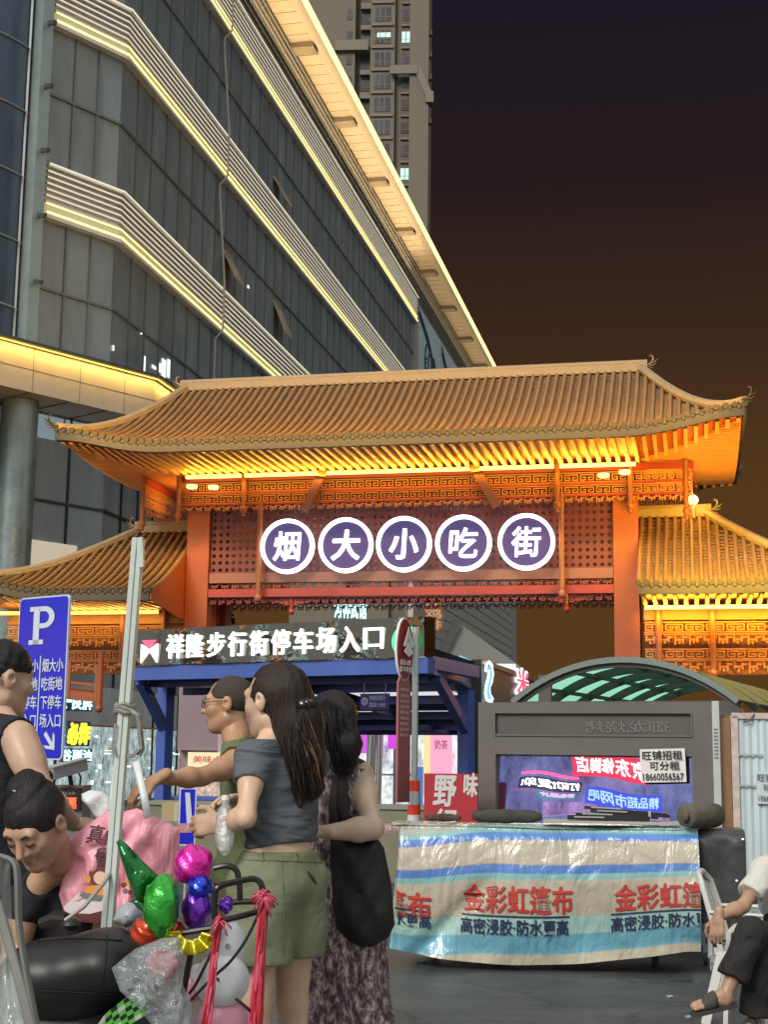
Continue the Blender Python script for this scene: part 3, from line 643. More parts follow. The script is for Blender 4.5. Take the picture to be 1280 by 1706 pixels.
def underside(roof, yl, zs, x0, x1, endL, endR, nm='rafters'):
    so_ = MB(MG); rf = MB(MG); ye = roof.ye - .06
    def zsof(x, y): return zs + max(0, roof.z(x, -roof.ye) - roof.ze) * .9 * min(1, abs(y) / roof.ye) ** 2
    def sf(u, v):
        x = roof.xe0 + .05 + (roof.xe1 - roof.xe0 - .1) * u; y = -ye + 2 * ye * v; return (x, y, zsof(x, y) + .09)
    so_.grid(sf, 40, 12); n = int((x1 - x0) / .2)
    for i in range(n + 1):
        x = x0 + (x1 - x0) * i / n
        for sy in (-1, 1):
            rf.bar((x, sy * ye, zsof(x, sy * ye) + .02), (x, sy * -yl, zsof(x, -yl) + .02), .075, .1)
    for on, xi, xe in ((endL, x0, roof.xe0), (endR, x1, roof.xe1)):
        if not on: continue
        m = int(abs(xe - xi) / .2)
        for i in range(1, m + 1):
            x = xi + (xe - xi) * i / (m + .6); yy = -yl + (ye + yl) * 1. * i / (m + .6)
            for sy in (-1, 1): rf.bar((x, sy * ye, zsof(x, ye) + .02), (x, sy * yy, zsof(x, yy) + .02), .075, .1)
        for k in range(int(2 * ye / .125)):
            y = -ye + .125 * (k + .5); f = max(0, (abs(y) + yl) / (ye + yl)) if abs(y) > -yl else 0
            xs = xi + (xe - xi) * f * .97; xo = xe - math.copysign(.07, xe - xi)
            if abs(xo - xs) > .15:
                P_ = [(xs + (xo - xs) * j / 4, y, zsof(xs + (xo - xs) * j / 4, y) + .055) for j in range(5)]
                for a, b in zip(P_[:-1], P_[1:]): rf.bar(a, b, .055, .06)
    o = so_.build('soffit', SOF, gate, smooth=True); rf.build(nm, RAFT, gate); return o
underside(main, -.9, 7.74, -5.0, 5.0, True, True)
underside(sideR, -.7, 4.74, 5.1, 7.6, False, True)
underside(sideL, -.7, 4.74, -7.8, -5.2, True, False)

# piers
for xa, xb in ((-5.04, -4.52), (4.45, 4.97)):
    p = MB(MG); p.box(xa, xb, -.9, -.42, 0, 7.2); p.box(xa + .02, xb - .02, .42, .9, 0, 7.2)
    p.box(xa + .1, xb - .1, -.42, .42, 0, 5.2, 1)
    s_in = xb if xa < 0 else xa
    p.box(s_in - .03, s_in + .03, -.42, -.36, 0, 5.2); p.box(s_in - .03, s_in + .03, .36, .42, 0, 5.2)
    p.build('pier', [ORANGE, RED], gate)
# architrave boards and Greek-key frets
def fret(mb, x0, x1, z0, z1, y, axis='x', t=.03, unit=.34, mi=0, frame_=True):
    n = max(1, round((x1 - x0) / unit)); w = (x1 - x0) / n; h = z1 - z0; b = min(.028, h * .13)
    def bx(a0, a1, c0, c1):
        if axis == 'x': mb.box(a0, a1, y - t / 2, y + t / 2, c0, c1, mi)
        else: mb.box(y - t / 2, y + t / 2, a0, a1, c0, c1, mi)
    if frame_: bx(x0, x1, z0 - b, z0); bx(x0, x1, z1, z1 + b)
    for i in range(n):
        xa = x0 + w * i; g = w * .06; X0 = xa + g; X1 = xa + w - g; Z0 = z0 + h * .12; Z1 = z1 - h * .12; xm = (X0 + X1) / 2
        bx(X0, X1, Z1 - b, Z1); bx(X0, X0 + b, Z0, Z1 - b); bx(X1 - b, X1, Z0, Z1 - b); bx(X0 + b, xm - b * .9, Z0, Z0 + b); bx(xm + b * .9, X1 - b, Z0, Z0 + b)
        for q in (-1, 1):
            xx = xm + q * b * 1.4; bx(xx - b / 2, xx + b / 2, Z0 + b, Z1 - b * 2.4)
            xe_ = xx + q * (w * .2); a0, a1 = sorted((xx + q * b / 2, xe_)); bx(a0, a1, Z1 - b * 3.4, Z1 - b * 2.4)
def fringe(mb, x0, x1, z0, z1, y, unit=.2, t=.03, axis='x', seed=3):
    rnd = random.Random(seed); n = max(1, round((x1 - x0) / unit)); w = (x1 - x0) / n
    def bx(a0, a1, c0, c1):
        if axis == 'x': mb.box(a0, a1, y - t / 2, y + t / 2, c0, c1)
        else: mb.box(y - t / 2, y + t / 2, a0, a1, c0, c1)
    for i in range(n):
        xa = x0 + w * i; h = z1 - z0
        bx(xa + w * .1, xa + w * .22, z0 + h * rnd.choice((.0, .2, .4)), z1); bx(xa + w * .22, xa + w * .62, z1 - h * .55, z1 - h * .36)
        bx(xa + w * .62, xa + w * .76, z0 + h * rnd.choice((.15, .3)), z1 - h * .1); bx(xa + w * .76, xa + w, z1 - h * .3, z1 - h * .12); bx(xa + w * .35, xa + w * .5, z0 + h * .1, z1 - h * .62)
af = MB(MG)
BO = MB(MG)
for sy in (-1, 1):
    y = sy * .95
    fret(af, -5.3, 6.1, 7.36, 7.54, y); fret(af, -5.3, 6.1, 7.1, 7.27, y)
    BO.box(-5.3, 6.1, y - .06, y + .06, 7.58, 7.72); BO.box(-5.3, 6.1, y - .03, y + .03, 7.3, 7.34); BO.box(-5.3, 6.1, y - .03, y + .03, 7.04, 7.08)
    fringe(af, -5.3, 6.05, 6.9, 7.04, y, .22, seed=5)
for sx in (-6.1, 6.1):
    fret(af, -.9, 2.4, 7.36, 7.54, sx, 'y'); fret(af, -.9, 2.4, 7.1, 7.27, sx, 'y'); fringe(af, -.9, 2.4, 6.88, 7.04, sx, .22, axis='y', seed=8)
    BO.box(sx - .05, sx + .05, -.9, 2.4, 7.58, 7.72)
BO.box(-5, 5, -.88, -.86, 7.1, 7.56, 1)   # board behind the front key frieze
af.build('key_fret', M('fret_orange', (.50, .22, .07), .5), gate); BO.build('architrave', [RED, M('frieze_back', (.085, .022, .012), .6)], gate)
# hanging posts with bulb ends
for x, y, zb in ((-6.1, -.98, 6.72), (5.98, -.98, 6.72), (-5.2, -1.1, 6.85), (4.83, -1.1, 6.85), (-3.67, -1.1, 6.95), (3.3, -1.1, 6.9), (-6.1, 2.4, 6.7), (6.1, 2.4, 6.7)):
    p = MB(MG); p.tube([(x, y, zb + 1.05), (x, y, zb)], .055, 10); p.ell((x, y, zb - .05), .085, .085, .1, 12, 8); p.ell((x, y, zb - .17), .05, .05, .06, 10, 6); p.build('hanging_post', M('post_brown', (.3, .11, .05), .5), gate, smooth=True)
for x, zb in ((-3.28, 4.98), (3.38, 5.0)):
    p = MB(MG); p.tube([(x, -1.08, 7.1), (x, -1.08, zb)], .06, 10); p.ell((x, -1.08, zb - .05), .09, .09, .1, 12, 8); p.build('hanging_post', M('post_brown'), gate, smooth=True)
# pierced screen with diamond holes
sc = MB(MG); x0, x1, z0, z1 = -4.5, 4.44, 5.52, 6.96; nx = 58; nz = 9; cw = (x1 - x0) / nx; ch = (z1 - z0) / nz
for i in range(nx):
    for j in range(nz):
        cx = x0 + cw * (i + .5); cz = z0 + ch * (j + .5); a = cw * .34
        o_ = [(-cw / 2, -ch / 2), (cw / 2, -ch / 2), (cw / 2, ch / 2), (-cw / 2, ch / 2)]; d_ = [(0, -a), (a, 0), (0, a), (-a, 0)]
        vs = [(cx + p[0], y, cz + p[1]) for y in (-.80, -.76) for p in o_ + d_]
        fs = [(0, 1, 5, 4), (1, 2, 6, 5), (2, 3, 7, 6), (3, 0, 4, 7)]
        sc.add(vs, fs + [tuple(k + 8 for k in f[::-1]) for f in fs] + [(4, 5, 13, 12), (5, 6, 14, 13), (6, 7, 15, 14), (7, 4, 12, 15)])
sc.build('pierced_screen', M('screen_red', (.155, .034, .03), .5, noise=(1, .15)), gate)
# lower frame, beam, fringe and pendants
bmz = MB(MG); bmz.box(-4.5, 4.44, -.86, -.7, 5.3, 5.52, 0); bmz.box(-4.5, 4.44, -.86, -.8, 6.96, 7.02, 0); bmz.box(-4.5, 4.44, -.9, -.62, 4.98, 5.16, 1); bmz.box(-4.5, 4.44, .62, .9, 4.98, 5.16, 1)
bmz.build('lower_beam', [M('frame_brown', (.27, .12, .08), .5), RED], gate)
for fa_ in ((5.17, 5.29, -.78, .24, .03, 'x', 11), (4.82, 4.97, -.78, .2, .03, 'x', 2), (4.82, 4.97, .78, .2, .03, 'x', 4)): fg = MB(MG); fringe(fg, -4.5, 4.44, *fa_); fg.build('carved_fringe', M('fringe_red', (.33, .07, .06), .5), gate)
for x in (-2.6, 3.45):
    p = MB(MG); p.tube([(x, -.78, 4.97), (x, -.78, 4.7)], .05, 8); p.ell((x, -.78, 4.66), .07, .07, .08, 10, 6)
    for k in (-1, 1):
        for q in range(4): p.box(*sorted((x + k * (.06 + q * .12), x + k * (.16 + q * .12))), -.795, -.765, 4.9 - .1 + q * .03, 4.95)
    p.build('pendant', RED, gate)
for x in (-2.05, 1.75):
    p = MB(MG); p.bar((x - .25 if x < 0 else x + .25, -1.0, 6.85), (x + .25 if x < 0 else x - .25, -1.25, 7.75), .2, .05, (0, -1, 0)); p.build('tie_strap', M('strap', (.2, .09, .06), .5), gate)
# side walls of the small roofs: gable board on the left, frets below
gb = MB(MG); pts = [(-2.9, 4.72)] + [(-2.9 + 2.9 * i / 12, sideL.z(-5.15, -2.9 + 2.9 * i / 12) + .05) for i in range(13)] + [(0, 4.45), (-1.2, 4.5)]
gbv = [(-5.1, y, z) for y, z in pts] + [(-5.06, y, z) for y, z in pts]; n = len(pts)
gb.add(gbv, [tuple(range(n)), tuple(range(2 * n - 1, n - 1, -1))] + [(i, (i + 1) % n, n + (i + 1) % n, n + i) for i in range(n)]); gb.build('gable_board', ORANGE, gate)
for k in range(14):
    pass
for (xa, xb) in ((5.05, 9.2), (-9.4, -5.1)):
    y = -.7; sf_ = MB(MG); sb_ = MB(MG)
    fret(sf_, xa, xb, 4.18, 4.36, y, unit=.42); fret(sf_, xa, xb, 3.62, 3.8, y, unit=.42); fringe(sf_, xa, xb, 3.9, 4.1, y, .3, seed=6); fringe(sf_, xa, xb, 3.32, 3.55, y, .3, seed=9)
    sb_.box(xa, xb, y - .02, y + .05, 4.42, 4.66); sb_.box(xa, xb, y - .02, y + .02, 4.1, 4.14); sb_.box(xa, xb, y - .02, y + .02, 3.56, 3.59)
    sb_.box(xa, xb, y + .3, y + .34, 3.3, 4.66)
    sf_.build('side_fret', M('fret_orange'), gate); sb_.build('side_board', M('board_brown', (.34, .15, .06), .55), gate)
for x, zb in ((6.45, 3.35), (5.35, 3.3), (-6.55, 3.5), (-5.55, 4.2), (8.6, 3.3)):
    p = MB(MG); p.tube([(x, -.8, 4.75), (x, -.8, zb)], .06, 10); p.ell((x, -.8, zb - .05), .09, .09, .1, 12, 8); p.build('hanging_post', M('post_brown'), gate, smooth=True)
# low red balcony rail under the left roof
rl = MB(MG); 
for z in (3.35, 3.0, 2.86): rl.bar((-9.4, -1.9, z + .25), (-6.75, -1.5, z), .05, .06)
rl.bar((-9.4, -1.9, 3.0), (-6.75, -1.5, 2.76), .05, .26, mi=0)
for i in range(5): x = -9.2 + i * .6; rl.bar((x, -1.88 + i * .09, 3.7 - i * .06), (x, -1.88 + i * .09, 2.9 - i * .06), .05, .05)
rl.tube([(-6.72, -1.5, 3.75), (-6.72, -1.5, 2.55)], .07, 10); rl.ell((-6.72, -1.5, 2.5), .09, .09, .1, 10, 6); rl.build('side_rail', ORANGE, gate)
# LED strips and what they light
def strip(x0, x1, y, z, parent=None, hot=1.):
    l = MB(MG); l.box(x0, x1, y - .04, y + .04, z - .035, z + .035)
    return l.build('led_strip', glow('gate_led_%.1f' % hot, (1, .66, .10), 4.6 * hot), gate)
def area(x, y, z, L, w, zdir, en, col=(1, .46, .035), name='gate_light'):
    ld = bpy.data.lights.new(name, 'AREA'); ld.shape = 'RECTANGLE'; ld.size = L; ld.size_y = w; ld.energy = en; ld.color = col
    lo = bpy.data.objects.new(name, ld); COL.objects.link(lo)
    Zl = -Vector(zdir).normalized(); X = Vector((1, 0, 0)); Yl = Zl.cross(X).normalized()
    T = Matrix(((X[0], Yl[0], Zl[0], x), (X[1], Yl[1], Zl[1], y), (X[2], Yl[2], Zl[2], z), (0, 0, 0, 1))); lo.matrix_world = MG @ T
strip(-5.0, -3.72, -1.2, 7.66); strip(-3.62, 3.24, -1.2, 7.66); strip(3.36, 4.95, -1.2, 7.66)
area(0, -1.26, 7.56, 10, .08, (0, -.62, .6), 320, (1, .58, .04)); area(0, -1.3, 7.5, 10, .08, (0, .5, -.8), 34)
area(0, -4.7, 8.35, 13.6, .08, (0, .9, .42), 720, (1, .53, .06), 'roof_wash')  # unseen lamp floating before the eave, added to brighten the tiles
strip(5.08, 9.3, -.95, 4.66, hot=1.2); strip(-9.5, -5.65, -.95, 4.66, hot=.6)
area(7.2, -1.0, 4.56, 4.2, .08, (0, -.62, .6), 170, (1, .5, .03)); area(7.2, -1.05, 4.52, 4.2, .08, (0, .5, -.8), 95, (1, .5, .03))
area(-7.5, -1.0, 4.56, 3.8, .08, (0, -.62, .6), 55, (1, .6, .12)); area(-7.5, -1.05, 4.52, 3.8, .08, (0, .5, -.8), 22, (1, .6, .12))
area(7.4, -3.9, 5.3, 4.4, .08, (0, .9, .42), 520, (1, .56, .03), 'roof_wash')  # unseen lamps added the same way before the side roofs
area(-7.6, -3.9, 5.3, 4.0, .08, (0, .9, .42), 60, (1, .6, .1), 'roof_wash')
# light under the right and left overhangs
area(5.5, -.2, 7.2, .8, .8, (.8, 0, .6), 20, (1, .42, .03)); area(-5.5, -.2, 7.2, .8, .8, (-.8, 0, .6), 16, (1, .42, .03))
area(0, 1.6, 7.2, 9, .1, (0, .6, .75), 45)
for i, (x, y) in enumerate(((4.3, -1.45), (4.75, -1.75), (-4.75, -1.5), (-4.3, -1.35))):
    d_ = MB(MG); d_.lathe([(.0, -.02), (.1, -.02), (.12, .0), (.12, .06), (0, .06)], 16, Mx=Matrix.Translation((x, y, 7.36))); d_.build('downlight', glow('downlight', (1, .75, .25), 2.2), gate)
    ld = bpy.data.lights.new('downlight_lamp', 'SPOT'); ld.energy = 110; ld.spot_size = R_(70); ld.spot_blend = .8; ld.color = (1, .5, .05); ld.shadow_soft_size = .1
    lo = bpy.data.objects.new('downlight_lamp', ld); COL.objects.link(lo); q = MG @ Vector((x, y - .1, 7.28)); lo.location = q; lo.rotation_euler = Vector((0, .06, -1)).to_track_quat('-Z', 'Y').to_euler()
gq = MG.inverted() @ Vector(PL(1155, 833, OG - sD * .2, sD)); gx_, gz_ = gq.x, gq.z
gl_ = thing('globe_lamp', 'small glowing globe lamp standing on the right side roof ridge', 'lamp', MG @ Vector((gx_, -.2, gz_ - .35)))
d_ = MB(MG); d_.ell((gx_, -.2, gz_), .11, .11, .11, 16, 10); d_.build('globe', glow('globe', (1, .66, .24), 7), gl_, smooth=True)
d_ = MB(MG); d_.tube([(gx_, -.2, gz_ - .4), (gx_, -.2, gz_ - .1)], .05, 10); d_.build('stem', RIDGE, gl_)
ld = bpy.data.lights.new('globe_light', 'POINT'); ld.energy = 45; ld.color = (1, .5, .08); ld.shadow_soft_size = .11
lo = bpy.data.objects.new('globe_light', ld); COL.objects.link(lo); lo.location = MG @ Vector((gx_, -.4, gz_))

# five round characters
CHL_ = [('烟', -2.62, 'round light sign with the character for smoke, leftmost of the five on the gate'), ('大', -1.30, 'round light sign reading the character for big, second from the left on the gate'),
        ('小', .0, 'round light sign with the three-stroke character for small, middle of five on the gate'), ('吃', 1.29, 'round light sign with the character for eat, fourth along the gate'), ('街', 2.62, 'round light sign with the character for street, rightmost of the five on the gate')]
CX = (-2.62, -1.30, -.01, 1.29, 2.64)
for (c_, x, lab), x in zip(CHL_, CX):
    rs = thing('round_sign', lab, 'light sign', MG @ Vector((x, -1.15, 6.06)), 'round character signs on the gate')
    Xs = MG @ Matrix(((1, 0, 0, x), (0, 0, -1, -1.15), (0, 1, 0, 6.06), (0, 0, 0, 1)))
    d_ = MB(Xs); d_.lathe([(0, 0), (.52, 0), (.52, -.08), (0, -.08)], 48); d_.build('disc', M('disc_purple', (.04, .026, .10), .3, 0, (.26, .17, .60), .2), rs)
    d_ = MB(Xs); d_.lathe([(.525, -.08), (.603, -.08), (.603, .05), (.525, .05), (.525, -.08)], 64); d_.build('ring', glow('ring_white', (.93, .95, 1), 3.2), rs)
    d_ = MB(Xs); put_text(d_, c_, Matrix(), .62, .64, .05, 0, .024 if c_ in '大小' else .013, shear=.06); d_.build('character', glow('char_white', (.95, .97, 1), 3.2), rs)
    d_ = MB(MG); d_.box(x - .03, x + .03, -1.05, -.8, 5.6, 6.5); d_.build('bracket', M('dark_back'), rs)
# ================================================================ PARKING CANOPY (blue steel)
AL = P(228, 1112, 23.4); AR = P(716, 1094, 20.3); ef = AR - AL; ef[2] = 0; CW = np.linalg.norm(ef); ef /= CW
ZB = (AL[2] + AR[2]) / 2          # top of the beam, foot of the sign
SA = R_(14.7); es_ = np.array([math.sin(SA), math.cos(SA), 0])
nf = np.array([ef[1], -ef[0], 0])  # towards the viewer
BLUE = M('canopy_blue', (.06, .115, .40), .42, noise=(1.5, .15), coat=.15); NAVY = M('canopy_navy', (.04, .055, .21), .45, noise=(2, .15)); WHITE_S = M('soffit_white', (.58, .55, .57), .6)
pc_ = thing('parking_canopy', 'blue steel canopy over the car park ramp, with white ceiling panels', 'canopy', (AL[0], AL[1], 0))
def cp(a, k, z): q = np.array([AL[0], AL[1], 0]) + ef * a + es_ * k; return (q[0], q[1], z)
LEN = 13.0
b = MB(); b.bar(cp(-.03, 0, ZB - .11), cp(CW + .02, 0, ZB - .11), .16, .22); b.build('front_beam', BLUE, pc_)
b = MB()
for a in (.02, CW - .02): b.bar(cp(a, .09, ZB - .13), cp(a, LEN, ZB - .13), .14, .2)
b.build('side_beam', BLUE, pc_)
b = MB()
def zc_(k): return ZB - .2 - .047 * k
for k in (.45, 1.9, 4.1, 5.6, 7.7, 9.4, 11.0, 12.8): b.bar(cp(.1, k, zc_(k) - .03), cp(CW - .1, k, zc_(k) - .03), .16, .12)
for a in (CW * .5,): b.bar(cp(a, .3, zc_(.3) - .02), cp(a, LEN, zc_(LEN) - .02), .1, .1)
b.build('cross_beam', NAVY, pc_)
b = MB(); b.add([cp(.0, .1, zc_(.1) + .05), cp(CW, .1, zc_(.1) + .05), cp(CW, LEN, zc_(LEN) + .05), cp(0, LEN, zc_(LEN) + .05)], [(0, 1, 2, 3)], 1); b.add([cp(-.1, -.05, ZB + .12), cp(CW + .1, -.05, ZB + .12), cp(CW + .1, LEN, ZB + .12), cp(-.1, LEN, ZB + .12)], [(0, 1, 2, 3)], 1); b.build('ceiling_panel', [WHITE_S, NAVY], pc_)
for (ka, kb, aa, ab) in ((2.3, 3.9, .10, .47), (2.3, 3.9, .56, .93), (5.9, 7.3, .1, .47), (5.9, 7.3, .53, .93), (9.7, 10.8, .1, .47), (9.7, 10.8, .53, .93), (11.3, 12.5, .2, .85), (.75, 1.55, .55, .93)):
    b = MB(); q = [cp(CW * aa, ka, zc_(ka) + .03), cp(CW * ab, ka, zc_(ka) + .03), cp(CW * ab, kb, zc_(kb) + .03), cp(CW * aa, kb, zc_(kb) + .03)]; b.add(q, [(3, 2, 1, 0)]); b.build('ceiling_glow', glow('ceiling_glow', (.95, .9, .92), .8), pc_)  # plain white panels, no lamps, given a glow to look bright
for a, k in ((.02, 1.2), (CW - .02, 2.7), (.02, 12.9), (CW - .02, 12.9), (CW * .58, 12.6)):
    b = MB(); q = cp(a, k, 0); b.bar(q, (q[0], q[1], zc_(k)), .2, .2, (ef[0], ef[1], 0)); b.build('post', BLUE, pc_)
for a, k, da in ((.02, 1.2, 0), (CW - .02, 2.7, 0)):
    b = MB(); b.bar(cp(a, k - .05, ZB - .95), cp(a, .12 if k < 2 else .5, ZB - .22), .13, .16); b.build('brace', BLUE, pc_)
b = MB(); b.bar(cp(CW - .02, .1, ZB - .06), cp(CW + .32, 1.9, ZB - .1), .14, .18); b.build('corner_beam', BLUE, pc_)
# dark wall along the right side of the ramp, with two neon shapes
RW = MB(); a0, k0, k1 = CW + .12, 2.9, 15.
q0, q1 = cp(a0, k0, 0), cp(a0, k1, 0); RW.bar((q0[0], q0[1], (ZB + .1) / 2), (q1[0], q1[1], (ZB + .1) / 2), .06, ZB + .1); 
RW2 = MB(); RW2.bar((q0[0], q0[1], ZB + .14), (q1[0], q1[1], ZB + .14), .12, .08)
rw = thing('side_wall', 'dark glazed side wall of the car park ramp carrying blue and red neon', 'wall', q0); RW.build('dark_panel', M('dark_glass', (.085, .105, .12), .5, spec=.3, noise=(1.2, .2)), rw); RW2.build('cap', MUL, rw)
RW = MB(); RW.bar((q0[0], q0[1], 0), (q0[0], q0[1], ZB + .16), .16, .12); RW.build('end_post', M('dark_mullion'), rw)
Xw = face_frame(np.array([*q0[:2], 0]) + np.array([math.cos(SA), -math.sin(SA), 0]) * .05, es_)
def wall_xy(px, py): 
    q = PL(px, py, np.array([*q0[:2], 0]), np.array([math.cos(SA), -math.sin(SA), 0])); return (q - np.array([*q0[:2], 0])) @ es_, q[2]
x, z = wall_xy(804, 1133); fs = thing('neon_fish', 'pale blue neon outline of a leaping fish on the dark side wall', 'light sign', Xw @ Vector((x, z, .1)))
b = MB(); ht = .30; 
def closed(pts, r, mi=0): b.tube([Xw @ Vector((x + px_ * 2.2, z + pz, .05)) for px_, pz in pts], r, 6, mi)
body = [(.02, .3), (.12, .27), (.17, .12), (.12, -.02), (.02, -.12), (.04, -.22), (.16, -.28), (.12, -.34), (-.06, -.32), (-.12, -.22), (-.08, -.08), (.0, .05), (.02, .15), (-.1, .14), (-.08, .24), (.02, .3)]
closed(body, .022); closed([(.06, .22), (.1, .1), (.03, -.05), (-.04, -.18), (.06, -.28)], .028, 1); b.build('neon_tube', [glow('neon_pale', (.8, .95, 1), 2.2), glow('neon_cyan', (.12, .55, .95), 1.2)], fs)
x, z = wall_xy(864, 1137); ms = thing('neon_character', 'red character for rice edged in white neon on the dark side wall', 'light sign', Xw @ Vector((x, z, .1)))
b = MB(Xw); put_text(b, '米', Matrix(), 1.5, .5, .03, 0, .05, x, z); 
b.build('outline', glow('neon_white', (1, .95, .97), 1.6), ms); b = MB(Xw); put_text(b, '米', Matrix(), 1.36, .44, .05, 0, .01, x, z); b.build('character', glow('neon_red', (1, .06, .12), 1.6), ms)
# entrance sign of polished steel with lit letters
es2 = thing('entrance_sign', 'polished steel fascia sign with lit characters for the car park entrance', 'sign', (AL[0], AL[1], ZB))
SH = .565; Xf = face_frame(AL * np.array([1, 1, 0]) + ZZ * (ZB + .01) + nf * .12, ef)
b = MB(Xf); nb = 40
def sgn(u, v): return (.03 + (CW - .05) * u, SH * v, .012 * math.sin(23 * u + 3 * v) + .01 * math.sin(51 * u + 1.3) * math.sin(2.2 * v + 9 * u))
b.grid(sgn, 120, 6); b.box(.03, CW - .02, 0, SH, -.3, -.03)
b.build('steel_face', M('steel', (.19, .175, .15), .07, 1., bump=(.9, .5, .12)), es2, smooth=True)
def fr_xy(px, py): q = PL(px, py, np.array([AL[0], AL[1], ZB]) + nf * .14, nf); v = Xf.inverted() @ Vector(q); return v.x, v.y
LM = glow('letter_white', (.86, 1, .94), 2.4)
xs0, y0 = fr_xy(275, 1083); xs1, y1 = fr_xy(643, 1066)
txt = '祥隆步行街停车场入口'
for i, ch in enumerate(txt):
    b = MB(Xf); w = (xs1 - xs0) / 10; put_text(b, ch, Matrix(), w * .8, .37 if ch != '口' else .3, .04, 0, .011, xs0 + w * (i + .5), SH * .5, ); b.build('letter', LM, es2)
lx, ly = fr_xy(249, 1083); b = MB(Xf); b.prism([(lx - .17, ly - .2), (lx, ly), (lx - .17, ly + .1)], .04, 0); b.prism([(lx + .17, ly - .2), (lx, ly), (lx + .17, ly + .1)], .04, 0); b.prism([(lx - .15, ly + .16), (lx + .15, ly + .16), (lx, ly + .02)], .04, 1, z0=.01); b.build('logo', [LM, glow('logo_pink', (.95, .12, .25), 1.2)], es2)
gx, gy = fr_xy(676, 1068); b = MB(Xf); b.tube([(gx + .19 * math.cos(t_), gy + .19 * math.sin(t_), .03) for t_ in [2 * math.pi * i / 32 for i in range(33)]], .035, 6); b.build('green_ring', glow('green_ring', (.05, .9, .25), 1.8), es2); b = MB(Xf); put_text(b, 'P', Matrix(), .14, .2, .03, 0, .03, gx, gy); b.build('letter', LM, es2)
# hanging height-limit plate
hp = P(624, 1168, 22.5); hl = thing('height_limit_sign', 'small navy plate hung from the canopy beam giving the 1.8 metre limit', 'sign', hp)
Xh = face_frame(hp, ef); b = MB(Xh); b.box(-.27, .27, -.13, .12, -.03, 0); b.build('plate', M('plate_navy', (.05, .05, .22), .4), hl)
b = MB(Xh); put_text(b, '容城县银行', Matrix(), .3, .075, .005, 0, .0, .06, .05); put_text(b, '限高1.8米', Matrix(), .3, .075, .005, 0, .0, .06, -.055); b.lathe([(.035, .004), (.06, .004)], 16, 0, Matrix.Translation((-.18, 0, 0))); b.lathe([(0, .004), (.018, .004)], 12, 0, Matrix.Translation((-.18, 0, 0))); b.build('lettering', M('plate_text', (.62, .62, .8), .5), hl)
b = MB(Xh); b.tube([(-.2, .12, -.01), (-.2, .55, -.01)], .008, 5); b.tube([(.2, .12, -.01), (.2, .55, -.01)], .008, 5); b.build('hanger', MUL, hl)
# low olive wall in front of the ramp
wa, wb = P(255, 1342, 19.4), P(742, 1345, 18.6); wz = (wa[2] + wb[2]) / 2
lw = MB(); lw.bar((wa[0], wa[1], wz / 2), (wb[0], wb[1], wz / 2), .25, wz); lw.bar((wa[0], wa[1], wz + .02), (wb[0], wb[1], wz + .02), .3, .05, mi=1)
tag(lw.build('low_wall', [M('olive_wall', (.19, .18, .12), .7, noise=(1.5, .2)), M('wall_cap', (.24, .235, .2), .7)], loc=(wa[0], wa[1], 0)), 'low olive concrete wall edging the car park ramp', 'wall')
# booth behind the canopy's left bay
bo = P(362, 1245, 30); ob = thing('ticket_booth', 'mauve booth with a lit food counter inside the left bay of the blue canopy', 'booth', (bo[0], bo[1], 0)); Xo = frame((bo[0], bo[1], 0), .15)
b = MB(Xo); b.box(-.85, 1.1, 0, 2.0, 1.62, 3.0); b.box(-.85, 1.1, .25, 2.0, .0, 1.62); b.build('wall', M('mauve_wall', (.27, .19, .215), .6, noise=(1.2, .1)), ob)
b = MB(Xo); b.box(.02, .2, -.03, 0, .9, 3.0); b.build('pilaster', M('mauve_pale', (.48, .36, .38), .6), ob)
b = MB(Xo); b.box(-.6, .45, -.06, -.02, 1.2, 1.58); lm_ = b.build('lit_menu', glow('menu_yellow', (1, .86, .5), .9), ob); b = MB(Xo); put_text(b, '美味小吃', Matrix(((1, 0, 0, -.08), (0, 0, -1, -.065), (0, 1, 0, 1.44), (0, 0, 0, 1))), .8, .14, .02, 0, .02); b.build('menu_lettering', glow('menu_red', (.8, .12, .08), .7), lm_)
b = MB(Xo); b.box(-.7, 1.05, .02, .25, .62, 1.12); b.build('food_counter', shop_glass_mat('counter_glow', (.3, .2, .15), (.35, .2, .16), (1, .82, .66), .75, 9), ob)
b = MB(Xo); b.box(-.85, 1.1, -.05, .25, .0, .6); b.box(-.85, 1.1, -.06, .0, .62, .7, 0); b.build('counter_base', BLUE, ob)
# bright shops at the far end of the ramp
sh = P(672, 1255, 47); fsx = thing('far_shop', 'brightly lit white shop interior seen under the far end of the canopy', 'shop', (sh[0], sh[1], 0)); Xq = frame((sh[0], sh[1], 0), .2)
b = MB(Xq); b.box(-2.6, 3.6, .3, .4, 0, 4.5); b.build('lit_wall', shop_glass_mat('far_shop_glow', (.4, .45, .45), (.6, .8, .78), (1, 1, 1), 1.25, 1.6), fsx)
b = MB(Xq)
for i in range(9): x = -2.5 + i * .72; b.box(x, x + .07, .1, .2, 0, 2.5 + (i % 3) * .2)
for z in (.9, 2.55): b.box(-2.5, 3.5, .12, .18, z, z + .06)
b.build('shop_frame', M('shop_teal', (.16, .27, .26), .5), fsx)
b = MB(Xq); b.box(-1.7, -.6, -.3, -.25, 1.6, 2.75); b.box(-.45, .1, -.3, -.25, 1.75, 2.5); b.build('magenta_banner', glow('magenta', (.75, .07, .85), .9), fsx)
b = MB(Xq); b.box(.7, 1.05, -.2, -.15, .3, 2.2); b.build('yellow_light', glow('yellow_soft', (1, .85, .35), .9), fsx)
